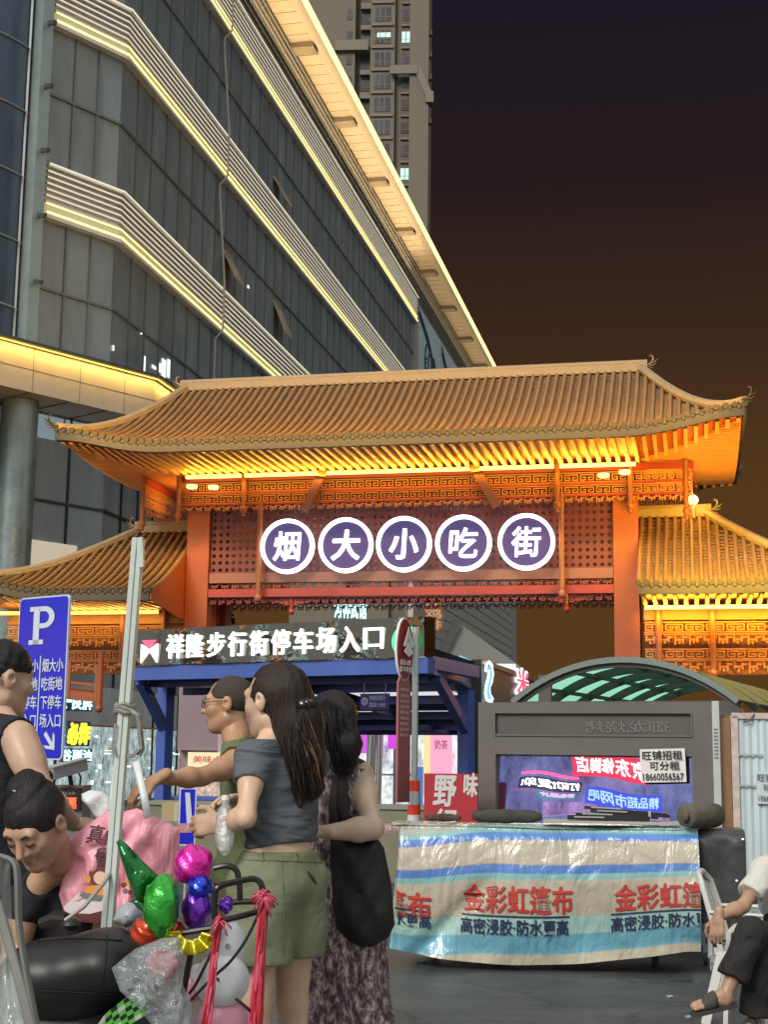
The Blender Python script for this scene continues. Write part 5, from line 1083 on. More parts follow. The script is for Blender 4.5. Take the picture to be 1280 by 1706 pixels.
for i, (p0, p1, y0, y1) in enumerate(((946, 1085, 1364, 1371), (960, 1100, 1358, 1369), (985, 1120, 1350, 1366), (975, 1118, 1343, 1368))):
    xa, za = t_xz(p0, y0); xb, zb = t_xz(p1, y1); b = MB(MT); yy = .12 + i * .05; b.bar((xa, yy, TH + .075 + i * .024), (xb, yy + .05, TH + .072 + i * .008), .05, .024 if i else .035)
    if i == 0: b.bar((xb, yy + .05, TH + .05), (xb, yy + .05, TH + .13), .02, .02, mi=1)
    b.bar((xa + .05, yy - .028, TH + .08 + i * .023), (xa + .28, yy - .02, TH + .079 + i * .02), .004, .010, mi=1)
    tag(b.build('frame_strip', [M('strip_black', (.02, .02, .024), .25, spec=.7), M('strip_alu', (.6, .6, .6), .3, .6)], loc=MT @ Vector((xa, yy, TH))), ['lowest black frame strip of the pile lying on the tarp counter', 'second lowest black frame strip in the pile on the tarp counter', 'third black frame strip, slanting, in the pile on the counter', 'topmost black frame strip, steepest of the pile on the counter'][i], 'frame strip', 'black frame strips on the counter')
# black hooded cart end with castors on the right
cq = P(1203, 1470, 11.25); MC = frame((cq[0], cq[1], 0), TA); ct = thing('covered_trolley', 'black covered trolley on castors at the right end of the striped tarp', 'trolley', (cq[0], cq[1], 0))
zt_ = P(1203, 1381, 11.25)[2]; zb2 = P(1203, 1535, 11.25)[2]
def hood(u, v):
    x = -.175 + .35 * u; 
    if v < .3: a = v / .3; return (x, .35 - .35 * a, zt_ + .0 * a)
    if v < .5: a = (v - .3) / .2 * math.pi / 2; return (x, -.09 * math.sin(a), zt_ - .09 + .09 * math.cos(a))
    return (x, -.09 - .01 * math.sin(9 * u), zt_ - .09 - (zt_ - .09 - zb2) * (v - .5) / .5)
b = MB(MC); b.grid(hood, 14, 30); b.box(-.17, .17, -.05, .6, .5, zt_ - .1, 0); b.build('hood', M('hood_black', (.045, .045, .046), .35, noise=(3.5, .75), bump=(9, .3, .01)), ct, smooth=True)
WM = M('white_tube', (.6, .62, .61), .4)
for y in (-.05, .5):
    for x in (-.105, .16): b = MB(MC); b.bar((x, y, .12), (x, y, .62), .035, .035); b.build('leg', WM, ct)
b = MB(MC); b.bar((-.08, -.05, .17), (.14, -.05, .17), .04, .05); b.build('rail', WM, ct)
b = MB(MC); b.grid(lambda u, v: (-.24 + .15 * u, -.08 + .02 * math.sin(6 * u), .62 - .3 * v), 5, 6); b.build('bag_flap', M('flap_grey', (.36, .35, .3), .7, noise=(10, .3)), ct)
for (x, y) in ((-.09, -.05), (.14, -.05), (-.09, .5)):
    b = MB(MC); b.bar((x, y, .06), (x, y, .14), .04, .06); b.tube([(x - .014, y - .02, .045), (x + .014, y - .02, .045)], .045, 16, 1); b.tube([(x - .018, y - .02, .045), (x + .018, y - .02, .045)], .022, 12, 2); b.build('castor', [M('galv'), M('tyre_grey', (.13, .13, .13), .6), WM], ct)
for (px, py) in ((1238, 1398), (1242, 1467), (1228, 1467)):
    q = P(px, py, 11.1); b = MB(); b.ell(q, .012, .012, .012, 8, 6); b.build('rivet', M('rivet', (.8, .8, .8), .2, .8), ct)
# ================================================================ PEOPLE
def V3(*a): return np.array(a, float)
def unit(v): v = np.array(v, float); return v / np.linalg.norm(v)
SKIN = {}
def skin(name, c): return M(name, tuple(v * k for v, k in zip(c, (1.08, 1.04, 1.02))), .43, noise=(11, .13), bump=(220, .12, .002), sub=.12, spec=.45)
def ssum(X, prims, k=.03):
    d = None
    for p in prims:
        e = p(X); d = e if d is None else smin(d, e, k)
    return d
def RC(p, q, a, b, n=None, fl=1.): return lambda X: rcone(X, p, q, a, b, n, fl)
def head_prims(hc, f, up, s=1.):
    f = unit(f); up = unit(np.array(up) - f * np.dot(up, f)); r = np.cross(f, up); A = np.array([r, f, up]); hc = np.array(hc)
    def W_(x, y, z): return hc + s * (r * x + f * y + up * z)
    def fn(X):
        L = (X - hc) @ A.T / s
        def E(c, q): return ellip(L, c, q)
        def C(p, q, a, b): return rcone(L, p, q, a, b)
        d = smin(E((0, -.014, .03), (.075, .096, .084)), E((0, .03, -.03), (.059, .061, .083)), .03)
        d = smin(d, C((0, .058, -.089), (0, .062, -.09), .022, .02), .03)
        for q in (-1, 1):
            d = smin(d, C((q * .05, -.002, -.058), (q * .012, .06, -.092), .018, .017), .025)
            d = smin(d, C((q * .04, .058, -.018), (q * .034, .066, -.024), .023, .02), .02)
        d = smin(d, C((-.04, .076, .03), (.04, .076, .03), .011, .011), .02)
        for q in (-1, 1): d = -smin(-d, C((q * .032, .102, .008), (q * .034, .101, .006), .014, .013), .014)
        for q in (-1, 1): d = smin(d, C((q * .03, .078, .006), (q * .034, .077, .006), .0125, .012), .006)
        d = smin(d, C((0, .084, .016), (0, .109, -.024), .007, .0115), .012)
        for q in (-1, 1): d = smin(d, C((q * .011, .094, -.03), (q * .012, .092, -.03), .0078, .0075), .008)
        d = smin(d, C((-.018, .083, -.056), (.018, .083, -.056), .0062, .0062), .006); d = smin(d, C((-.015, .082, -.067), (.015, .082, -.067), .0072, .0072), .005)
        d = smin(d, C((0, -.022, -.07), (0, -.03, -.15), .052, .052), .03)
        for q in (-1, 1):
            e = ellip(L, (q * .079, -.01, -.002), (.011, .021, .032)); e = -smin(-e, np.linalg.norm(L - np.array((q * .088, -.006, .002)), axis=-1) - .011, .006); d = smin(d, e, .006)
        return d * s
    return fn, W_, (r, f, up)
def hand(mb, w, dv, pn, side, curl=.5, s=1., thumb=.5, mi=0, curls=None):
    """wrist, direction to the fingers, palm normal (towards the palm's inside), side +1 thumb along dv x pn"""
    dv = unit(dv); pn = unit(np.array(pn) - dv * np.dot(pn, dv)); sd = np.cross(dv, pn) * side; w = np.array(w, float); pr = []
    pr.append(RC(w - dv * .03 * s, w + dv * .02 * s, .026 * s, .026 * s, pn, .8)); pr.append(RC(w + dv * .025 * s + sd * .008 * s, w + dv * .075 * s + sd * .012 * s, .03 * s, .026 * s, pn, .5)); pr.append(RC(w + dv * .025 * s - sd * .01 * s, w + dv * .07 * s - sd * .02 * s, .026 * s, .022 * s, pn, .55))
    base = ssum
    fing = []
    for i, (o, L, dz) in enumerate(((.028, .068, .09), (.0095, .078, .094), (-.0105, .072, .09), (-.029, .056, .082))):
        p = w + dv * dz * s + sd * o * s; a = .12; c_ = (curls[i] if curls else curl) * (1 + .08 * i); seg = []
        for j, fr in enumerate((.44, .31, .25)):
            a += c_ * (.55, .8, .6)[j]; d_ = dv * math.cos(a) + pn * math.sin(a) + sd * o * 1.2; q = p + unit(d_) * L * fr * s; seg.append(RC(p, q, (.0092, .0086, .0078)[j] * s, (.0086, .0078, .0068)[j] * s)); p = q
        fing.append(seg)
    t0 = w + dv * .03 * s + sd * .026 * s; t1 = t0 + unit(dv * .6 + sd * .75 + pn * .3 * thumb) * .038 * s; t2 = t1 + unit(dv * .85 + sd * .25 + pn * .6 * thumb) * .034 * s; t3 = t2 + unit(dv * .8 - sd * .15 + pn * .8 * thumb) * .024 * s
    fing.append([RC(t0, t1, .014 * s, .0115 * s), RC(t1, t2, .0112 * s, .0095 * s), RC(t2, t3, .0095 * s, .008 * s)])
    def fn(X):
        d = ssum(X, pr, .012)
        for seg in fing: d = smin(d, ssum(X, seg, .003), .004)
        return d
    net_mb(mb, fn, w - .135 * s, w + .135 * s + dv * .06 * s, .0042, mi)
def torso_prims(j, w=1., dp=.66):
    bf = j['bf']; up = unit(j['nk'] - j['pv']); sm = (j['sL'] + j['sR']) / 2; ch = sm - up * .13; wa = j['pv'] + up * .17
    return [RC(ch + up * .05, ch - up * .05, .135 * w, .125 * w, bf, dp), RC(ch - up * .05, wa, .125 * w, .108 * w, bf, dp + .04), RC(wa, j['pv'], .112 * w, .145 * w, bf, dp + .06),
            RC(j['hL'] + up * .02, j['hR'] + up * .02, .098 * w, .098 * w), RC(j['sL'], j['sR'], .048 * w, .048 * w), RC(j['nk'] + up * .03, j['sL'], .042, .044 * w), RC(j['nk'] + up * .03, j['sR'], .042, .044 * w)]
def limb_prims(j, w=1., arm=1.):
    pr = []
    for q in 'LR':
        s_, e_, w_ = j['s' + q], j['e' + q], j['w' + q]; m1 = s_ * .55 + e_ * .45; m2 = e_ * .7 + w_ * .3
        pr += [RC(s_, s_ * .75 + e_ * .25, .052 * arm, .05 * arm), RC(s_ * .75 + e_ * .25, m1, .047 * arm, .045 * arm), RC(m1, e_, .044 * arm, .035 * arm), RC(e_, m2, .036 * arm, .041 * arm), RC(m2, w_, .040 * arm, .0245 * arm)]
    return pr
def leg_prims(j, w=1.):
    pr = []
    for q in 'LR':
        h, k, a = j['h' + q], j['k' + q], j['a' + q]; bk = -j['bf'] * .018
        pr += [RC(h, k, .088 * w, .054 * w), RC(k, k * .68 + a * .32 + bk, .05 * w, .054 * w), RC(k * .68 + a * .32 + bk, a, .054 * w, .034 * w)]
        t = j.get('t' + q)
        if t is None: t = a + j['bf'] * .15 + ZZ * -.05
        pr += [RC(a - ZZ * .02, t, .036, .026), RC(a - ZZ * .03 - j['bf'] * .03, a - ZZ * .04, .032, .03)]
    return pr
def build_person(label, j, hc, hf, hup, sk, hs=1., w=1., arm=1., hands=(), h=.0115, brow=(.02, .015, .012), legs=True, eyes=True):
    j = {k: np.array(v, float) for k, v in j.items()}; j['bf'] = unit(j['bf']); hp_, W_, ax = head_prims(hc, hf, hup, hs)
    pr = torso_prims(j, w) + limb_prims(j, w, arm) + (leg_prims(j, w) if legs else [])
    neck = RC(j['nk'] - (j['nk'] - np.array(hc)) * -.05, np.array(W_(0, -.02, -.06)), .056, .05)
    body = lambda X: smin(ssum(X, pr, .024), neck(X), .03)
    pts = [v for k, v in j.items() if k != 'bf']; lo, hi = bounds(pts, .19)
    mb = MB(); net_mb(mb, body, lo, hi, h)
    net_mb(mb, hp_, np.array(hc) - .15 * hs, np.array(hc) + .15 * hs, .0046)
    for hd in hands: hand(mb, *hd[:4], **hd[4])
    g = np.array([j['pv'][0], j['pv'][1], min(j['aL'][2], j['aR'][2]) - .08])
    o = mb.build('person', sk, smooth='all', loc=g); tag(o, label, 'person')
    if eyes:
        e = MB()
        for q in (-1, 1): c = W_(q * .032, .0795, .007); e.ell(c, .0115 * hs, .0115 * hs, .0115 * hs, 10, 8, 0); e.ell(W_(q * .032, .0865, .007), .0058 * hs, .0058 * hs, .0058 * hs, 8, 6, 1)
        e.build('eyes', [M('eye_white', (.6, .57, .53), .2), M('iris', (.012, .008, .006), .15)], o, smooth='all')
    e = MB()
    for q in (-1, 1): e.tube([W_(q * .017, .092, .026), W_(q * .033, .09, .032), W_(q * .048, .078, .027)], [.004 * hs, .0048 * hs, .003 * hs], 6)
    e.build('eyebrows', M('brow_hair', brow, .8), o)
    e = MB(); e.tube([W_(-.021, .084, -.059), W_(-.009, .0895, -.058), W_(0, .0885, -.0595), W_(.009, .0895, -.058), W_(.021, .084, -.059)], [.002, .005, .0045, .005, .002], 6); e.tube([W_(-.017, .083, -.066), W_(0, .0885, -.068), W_(.017, .083, -.066)], [.002, .006, .002], 6); e.build('lips', M('lips', (.36, .13, .11), .45), o, smooth='all')
    return o, j, W_, ax, body, pr, hp_
def wrinkle(X, a=.004, f=(38, 31, 52), ph=0.):
    return a * (np.sin(X[..., 0] * f[0] + 2.2 * np.sin(X[..., 2] * 9 + ph) + ph) * np.sin(X[..., 2] * f[2] + X[..., 1] * 14 + 1.7 * np.sin(X[..., 0] * 12 + ph)) + .6 * np.sin(X[..., 2] * f[2] * 1.7 - X[..., 0] * 23 + ph))
def cloth(o, name, fn, lo, hi, h, mat, **kw):
    mb = MB(); net_mb(mb, fn, lo, hi, h); return mb.build(name, mat, o, smooth='all')
def hair_mat(name, c): return M(name, c, .5, noise=(120, .6, (1, 1, .06)), bump=(260, .9, .005, (1, 1, .04)), spec=.35)
def below(X, p, n): return (X - np.array(p)) @ unit(n)      # negative on the side away from n
JP = lambda px, py, D: P(px, py, D)
PZ = .2
def ankle(px, D, dy=0): q = P(px, 1700, D); return np.array([q[0], D, PZ + .085])

# ---------- woman in grey tee and olive shorts
j = dict(bf=(-.76, .65, 0), nk=JP(463, 1238, 4.62), pv=JP(465, 1452, 4.62), sL=JP(422, 1268, 4.52), sR=JP(517, 1268, 4.74), eL=JP(410, 1362, 4.40), wL=JP(370, 1370, 4.56), eR=JP(475, 1350, 4.98), wR=JP(404, 1330, 4.9),
         hL=JP(437, 1478, 4.57), hR=JP(491, 1478, 4.68), kL=JP(424, 1672, 4.52), kR=JP(487, 1668, 4.72), aL=ankle(420, 4.55), aR=ankle(486, 4.74))
hc = JP(457, 1168, 4.62)
o, j, W_, ax, body, pr, hp_ = build_person('young woman with long dark hair, grey tee and olive shorts, seen from behind', j, hc, (-.80, .58, -.06), (-.02, 0, 1), skin('skin_fair', (.60, .415, .29)), w=.90, arm=.76,
    hands=[(j['wL'], (-.9, .25, -.1), (.0, .9, -.3), -1, dict(curl=.95, s=.92)), (j['wR'], (-.85, -.3, -.1), (.1, -.3, -.9), 1, dict(curl=.8, s=.9))], eyes=True)
w1 = o
TEE = M('tee_grey', (.098, .11, .125), .85, noise=(5, .16), bump=(140, .25, .003), fold=(4.5, .7, .05, (.7, .7, 2.4)))
tp = torso_prims(j, .90); slv = [RC(j['sL'], j['sL'] * .55 + j['eL'] * .45, .046, .040), RC(j['sR'], j['sR'] * .55 + j['eR'] * .45, .046, .040)]
wz = JP(470, 1407, 4.62)[2]; up = unit(j['nk'] - j['pv'])
def f(X):
    d = smin(ssum(X, tp, .035), ssum(X, slv, .03), .03) - .0095 + wrinkle(X, .003, (16, 12, 44)) + .0035 * np.sin(X[..., 2] * 150 + 6 * np.sin(X[..., 0] * 17)) * np.clip((wz + .17 - X[..., 2]) * 8, 0, 1)
    d = inter(d, wz - X[..., 2] + .01 * np.sin(X[..., 0] * 18)); d = inter(d, X[..., 2] - (j['nk'][2] + .012) + 0 * d)
    for q in 'LR': d = inter(d, (X - (j['s' + q] * .66 + j['e' + q] * .34)) @ unit(j['e' + q] - j['s' + q]))if False else d
    return d
def f_t(X):
    d = f(X)
    for q in 'LR':
        cut = (X - (j['s' + q] * .60 + j['e' + q] * .40)) @ unit(j['e' + q] - j['s' + q]); near = rcone(X, j['s' + q], j['e' + q], .072, .072); d = np.where(near < 0, np.maximum(d, cut), d)
    return d
lo, hi = bounds([j['nk'], j['pv'], j['sL'], j['sR']], .2); cloth(o, 'tee_shirt', f_t, lo, hi, .008, TEE)
SHO = M('shorts_olive', (.19, .215, .125), .85, noise=(3, .14), bump=(120, .3, .003), fold=(4, .6, .05, (1, 1, 1))); hem = JP(470, 1597, 4.62)[2]; top = JP(470, 1416, 4.62)[2]
sp = [RC(j['pv'] + up * .12, j['pv'], .114, .134, j['bf'], .76), RC(j['hL'] + up * .02, j['hR'] + up * .02, .094, .094), RC(j['hL'], j['hL'] * .35 + j['kL'] * .65, .099, .100), RC(j['hR'], j['hR'] * .35 + j['kR'] * .65, .096, .094)]
def f_sh(X): return inter(inter(ssum(X, sp, .02) - .008 + wrinkle(X, .0055, (17, 14, 21), 1.) , X[..., 2] - top), hem + .02 * (X[..., 0] - j['pv'][0]) - X[..., 2])
lo, hi = bounds([j['pv'] + ZZ * .1, j['hL'], j['hR'], j['kL'], j['kR']], .17); sh_ = cloth(o, 'shorts', f_sh, lo, hi, .009, SHO)
def seam(b, pts, r, fn, D): b.tube([hit(fn, x, y, D) for x, y in pts], r, 5)
b = MB(); seam(b, [(512, 1450), (517, 1458), (523, 1466), (528, 1473)], [.002, .006, .005, .001], f_sh, 4.62); b.build('pocket', M('shorts_dark', (.04, .05, .028), .9), sh_)
b = MB(); seam(b, [(404 + 12 * i, 1432 + .35 * i) for i in range(12)], .0016, f_sh, 4.62); seam(b, [(470, 1436), (472, 1475), (474, 1520), (473, 1560), (472, 1592)], .0018, f_sh, 4.62); b.build('seam', M('shorts_seam', (.12, .14, .08), .9), sh_)
for x_ in (437, 493): b = MB(); seam(b, [(x_, 1419), (x_, 1426), (x_ + 1, 1434)], .0045, f_sh, 4.62); b.build('belt_loop', SHO, sh_)
HA = hair_mat('hair_dark_brown', (.026, .017, .0125))
hp2 = [JP(478, 1160, 4.60), JP(497, 1205, 4.60), JP(510, 1265, 4.60), JP(520, 1318, 4.6)]
r_, f_, u_ = ax
def f(X):
    L = (X - hc) @ np.array([r_, f_, u_]).T
    cap = ellip(L, (0, -.02, .034), (.084, .101, .0905)); face = (L[..., 1] - .030) + .55 * (L[..., 2] - .05) ; cap = inter(cap, np.where(L[..., 2] < .075, face, -1)); 
    d = smin(cap, rcone(X, hp2[0], hp2[1], .085, .09, j['bf'], .8), .03); d = smin(d, rcone(X, hp2[1], hp2[2], .09, .078, j['bf'], .6), .03); d = smin(d, rcone(X, hp2[2], hp2[3], .078, .03, j['bf'], .5), .03)
    d = smin(d, rcone(X, JP(505, 1240, 4.56), JP(531, 1312, 4.6), .05, .022, j['bf'], .6), .02); d = smin(d, rcone(X, JP(487, 1240, 4.56), JP(500, 1338, 4.56), .04, .014, j['bf'], .7), .02)
    ear = np.linalg.norm(L - np.array((-.082, -.008, -.004)), axis=-1) - .026; d = np.maximum(d, -ear)
    return d + .0011 * np.sin(X[..., 0] * 150 + X[..., 1] * 95 + 3 * np.sin(X[..., 2] * 7)) + .0009 * np.sin(X[..., 0] * 330 - X[..., 1] * 210 + 2 * np.sin(X[..., 2] * 11))
lo, hi = bounds([hc, *hp2, JP(531, 1330, 4.6)], .13); hr = cloth(o, 'hair', f, lo, hi, .0062, HA)
b = MB()
rnd = random.Random(4)
for i in range(170):     # loose strands, some bleached
    t0 = rnd.uniform(0, 1); a = JP(470 + 40 * t0 + rnd.uniform(-6, 6), 1195 + rnd.uniform(-12, 30), 4.53 + rnd.uniform(-.01, .04)); e_ = JP(495 + 44 * t0 + rnd.uniform(-8, 8), 1325 + rnd.uniform(-40, 16), 4.53 + rnd.uniform(-.01, .05)); m_ = (a + e_) / 2 + V3(rnd.uniform(-.008, .02), -.012, 0)
    b.tube([a, (a + m_) / 2 + V3(0, -.01, 0), m_, (m_ + e_) / 2, e_], [.0012, .0022, .002, .0016, .0006], 4, 1 if t0 > .7 and i % 3 == 0 else 0)
b.build('hair_strands', [HA, hair_mat('hair_light', (.16, .085, .045))], hr, smooth='all')
b = MB(); b.ell(JP(503, 1173, 4.47), .014, .01, .014, 10, 6); b.ell(JP(512, 1172, 4.49), .012, .012, .016, 10, 6); b.ell(JP(519, 1170, 4.51), .013, .01, .012, 10, 6); b.tube([JP(497, 1178, 4.48), JP(524, 1176, 4.52)], .007, 6)
b.ell(JP(503, 1172, 4.46), .005, .005, .005, 6, 5, 1); b.build('hair_clip', [M('clip_black', (.012, .012, .012), .15, spec=.8), M('gem', (.8, .8, .8), .1, .8)], o, smooth='all')
b = MB(); c = j['wL'] + V3(.03, .0, .004); dvv = unit(j['wL'] - j['eL']); x_ = Vector(unit(np.cross(dvv, ZZ))); y_ = Vector(np.cross(x_, dvv)); b.tube([Vector(c) + (x_ * math.cos(t) + y_ * math.sin(t)) * .028 for t in [2 * math.pi * i / 20 for i in range(21)]], .007, 6); b.ell(Vector(c) - y_ * -.03, .014, .014, .008, 10, 6); b.build('wristwatch', M('watch_steel', (.75, .75, .74), .2, .9), o, smooth='all')

def strands(parent, name, roots, tips, n, r, mat, seed, sag=.01, jit=.012):
    b = MB(); rnd = random.Random(seed)
    for i in range(n):
        t = rnd.random(); k = t * (len(roots) - 1); q = int(min(k, len(roots) - 2)); f_ = k - q
        a = roots[q] * (1 - f_) + roots[q + 1] * f_ + V3(*[rnd.gauss(0, jit * .6) for _ in range(3)]); e_ = tips[q] * (1 - f_) + tips[q + 1] * f_ + V3(*[rnd.gauss(0, jit) for _ in range(3)]); m_ = (a + e_) / 2 + V3(rnd.gauss(0, jit * .6), -sag, rnd.gauss(0, jit * .5))
        b.tube([a, (a + m_) / 2 + V3(0, -sag * .4, 0), m_, (m_ + e_) / 2, e_], [r * .6, r, r, r * .8, r * .25], 4)
    return b.build(name, mat, parent, smooth='all')
# ---------- man with glasses in olive tank top, reaching left
j = dict(bf=(-.93, -.12, 0), nk=JP(394, 1233, 5.82), pv=JP(405, 1462, 5.85), sL=JP(392, 1272, 5.66), sR=JP(420, 1268, 5.98), eL=JP(336, 1294, 5.50), wL=JP(263, 1297, 5.34), eR=JP(425, 1372, 6.02), wR=JP(400, 1440, 5.9),
         hL=JP(400, 1470, 5.77), hR=JP(410, 1470, 5.94), kL=JP(394, 1640, 5.74), kR=JP(410, 1640, 5.95), aL=ankle(396, 5.76), aR=ankle(416, 5.98))
hc = JP(381, 1173, 5.82)
o, j, W_, ax, body, pr, hp_ = build_person('man with cropped hair and glasses in an olive tank top reaching out to the left', j, hc, (-.985, .10, -.06), (.07, 0, 1), skin('skin_tan', (.43, .255, .15)), hs=.96, w=.98, arm=.9,
    hands=[(j['wL'], (-.8, -.25, -.5), (.1, .3, -1), 1, dict(curl=.75, s=1.05)), (j['wR'], (-.1, -.1, -1), (1, 0, 0), 1, dict(curl=.5))])
tp = torso_prims(j, 1.02); up = unit(j['nk'] - j['pv'])
def f(X):
    d = ssum(X, tp, .035) - .013 + wrinkle(X, .003, (18, 14, 30)); d = inter(d, JP(400, 1470, 5.8)[2] - X[..., 2]); d = inter(d, X[..., 2] - (j['nk'][2] + .005) - .25 * ((X - j['nk']) @ (-j['bf'])))
    for q in 'LR': d = np.maximum(d, -(np.linalg.norm(X - (j['s' + q] + (j['s' + q] - (j['sL'] + j['sR']) / 2) * .35), axis=-1) - .078))
    return d
lo, hi = bounds([j['nk'], j['pv'], j['sL'], j['sR']], .2); cloth(o, 'tank_top', f, lo, hi, .009, M('tank_olive', (.125, .15, .065), .85, noise=(4, .15), fold=(5, .7, .05, (1, 1, .8))))
sp = [RC(j['pv'] + up * .06, j['pv'], .13, .15, j['bf'], .75), RC(j['hL'], j['kL'], .105, .1), RC(j['hR'], j['kR'], .105, .1)]
def f(X): return inter(inter(ssum(X, sp, .02) + wrinkle(X, .004, (20, 14, 24)), X[..., 2] - JP(400, 1455, 5.8)[2]), j['kL'][2] + .02 - X[..., 2])
lo, hi = bounds([j['pv'] + ZZ * .1, j['hL'], j['hR'], j['kL'], j['kR']], .17); cloth(o, 'shorts', f, lo, hi, .012, M('shorts_brown', (.13, .105, .055), .85, noise=(4, .2)))
r_, f_, u_ = ax
def f(X):
    L = (X - hc) @ np.array([r_, f_, u_]).T / .96
    d = ellip(L, (0, -.016, .031), (.0785, .098, .0875)); cut = np.where(L[..., 2] > .02, (L[..., 1] - .048) + .62 * (L[..., 2] - .082), (L[..., 1] + .012) + .5 * (L[..., 2] + .0)); d = inter(d, cut); d = inter(d, -.055 - L[..., 2] * 1.)
    return d + .0012 * np.sin(X[..., 0] * 400) * np.sin(X[..., 2] * 420)
lo, hi = np.array(hc) - .13, np.array(hc) + .14; cloth(o, 'hair', f, lo, hi, .005, M('hair_cropped', (.045, .033, .024), .8, noise=(60, .4), bump=(300, .6, .002)))
b = MB()
for q in (-1, 1):
    b.tube([W_(q * .034 + .022 * math.cos(t), .1, .004 + .017 * math.sin(t)) for t in [2 * math.pi * i / 20 for i in range(21)]], .0018, 5)
    b.tube([W_(q * .057, .097, .008), W_(q * .078, .05, .01), W_(q * .081, -.01, .012), W_(q * .08, -.03, -.012)], .0017, 5)
b.tube([W_(-.012, .1, .006), W_(0, .105, .009), W_(.012, .1, .006)], .0016, 5)
b.build('glasses', M('glasses_frame', (.05, .035, .03), .3, .5), o, smooth='all')

# ---------- woman in patterned dress with tote bag
j = dict(bf=(-.45, .89, 0), nk=JP(556, 1262, 5.12), pv=JP(562, 1450, 5.12), sL=JP(521, 1292, 5.06), sR=JP(597, 1290, 5.17), eL=JP(505, 1385, 5.1), wL=JP(500, 1330, 5.3), eR=JP(622, 1380, 4.96), wR=JP(540, 1386, 4.86),
         hL=JP(540, 1475, 5.08), hR=JP(584, 1475, 5.17), kL=JP(540, 1640, 5.1), kR=JP(584, 1640, 5.2), aL=ankle(540, 5.12), aR=ankle(584, 5.2))
hc = JP(549, 1208, 5.12)
o, j, W_, ax, body, pr, hp_ = build_person('woman with wavy dark ponytail in a speckled mauve dress carrying a tote bag', j, hc, (-.55, .83, -.05), (0, 0, 1), skin('skin_pale', (.56, .42, .31)), w=.88, arm=.96, hs=.98,
    hands=[(j['wR'], (-1, .35, 0), (0, .3, -1), -1, dict(curl=.6, s=.9)), (j['wL'], (-.4, .8, .1), (0, 0, -1), 1, dict(curl=.6, s=.9))])
tp = torso_prims(j, .88); up = unit(j['nk'] - j['pv'])
def dress_mat():
    m = M('dress_speckled', (.3, .24, .24), .8); t = m.node_tree; p = t.nodes['Principled BSDF']; tc = t.nodes.new('ShaderNodeTexCoord')
    n = t.nodes.new('ShaderNodeTexNoise'); n.inputs['Scale'].default_value = 55; n.inputs['Detail'].default_value = 5; n.inputs['Roughness'].default_value = .75; t.links.new(tc.outputs['Object'], n.inputs['Vector'])
    mp = t.nodes.new('ShaderNodeMapping'); mp.inputs['Scale'].default_value = (1, 1, .45); t.links.new(tc.outputs['Object'], mp.inputs[0]); t.links.new(mp.outputs[0], n.inputs['Vector'])
    r = t.nodes.new('ShaderNodeValToRGB'); cr = r.color_ramp; st = [(.0, (.035, .024, .03)), (.44, (.06, .04, .048)), (.5, (.21, .14, .155)), (.56, (.36, .29, .29)), (.64, (.62, .55, .53))]
    while len(cr.elements) < len(st): cr.elements.new(.5)
    for el, (q, c) in zip(cr.elements, st): el.position = q; el.color = (*c, 1)
    t.links.new(n.outputs[0], r.inputs[0]); t.links.new(r.outputs[0], p.inputs['Base Color']); return m
sk_ = [RC(j['pv'] + up * .16, j['pv'] + up * .02, .11, .14, j['bf'], .74), RC(j['pv'], JP(560, 1720, 5.12), .15, .17, j['bf'], .85), RC(JP(560, 1720, 5.12), V3(*JP(560, 1720, 5.12)[:2], .42), .17, .2, j['bf'], .9)]
def f(X):
    d = smin(ssum(X, tp, .03), ssum(X, sk_, .05), .04) - .012; A = np.arctan2(X[..., 1] - j['pv'][1], X[..., 0] - j['pv'][0]); fl = np.clip((j['pv'][2] - X[..., 2]) * 2.2, 0, 1); d = d + fl * .016 * np.sin(9 * A + 2 * np.sin(X[..., 2] * 5)) + wrinkle(X, .0025, (20, 15, 30))
    d = inter(d, .40 - X[..., 2]); d = inter(d, X[..., 2] - (j['nk'][2] - .035))
    for q in 'LR': d = np.maximum(d, -(np.linalg.norm(X - (j['s' + q] + (j['s' + q] - (j['sL'] + j['sR']) / 2) * .38), axis=-1) - .075))
    return d
lo, hi = bounds([j['nk'], j['pv'], j['sL'], j['sR'], V3(*JP(560, 1720, 5.12)[:2], .4)], .24); cloth(o, 'dress', f, lo, hi, .011, dress_mat())
HB = hair_mat('hair_black', (.013, .0105, .0105)); r_, f_, u_ = ax; hq = [JP(560, 1200, 5.06), JP(572, 1240, 5.03), JP(573, 1280, 5.03)]
def f(X):
    L = (X - hc) @ np.array([r_, f_, u_]).T
    d = ellip(L, (0, -.018, .032), (.084, .104, .09)); d = inter(d, np.where(L[..., 2] < .07, (L[..., 1] - .03) + .4 * (L[..., 2] - .05), -1)); d = inter(d, -.075 - L[..., 2])
    d = smin(d, rcone(X, hq[0], hq[1], .06, .06, None), .03); d = smin(d, rcone(X, hq[1], hq[2], .06, .035), .03)
    return d + .0022 * np.sin(X[..., 2] * 90 + X[..., 0] * 60) * np.sin(X[..., 0] * 130 + X[..., 1] * 60 + 3 * np.sin(X[..., 2] * 20))
lo, hi = bounds([hc, *hq], .12); cloth(o, 'hair', f, lo, hi, .0065, HB)
w2 = o
strands(o, 'hair_strands', [JP(530, 1178, 5.0), JP(548, 1168, 4.98), JP(572, 1180, 5.0)], [JP(548, 1270, 4.98), JP(566, 1292, 4.96), JP(588, 1284, 5.0)], 120, .0022, HB, 12, .012, .012)
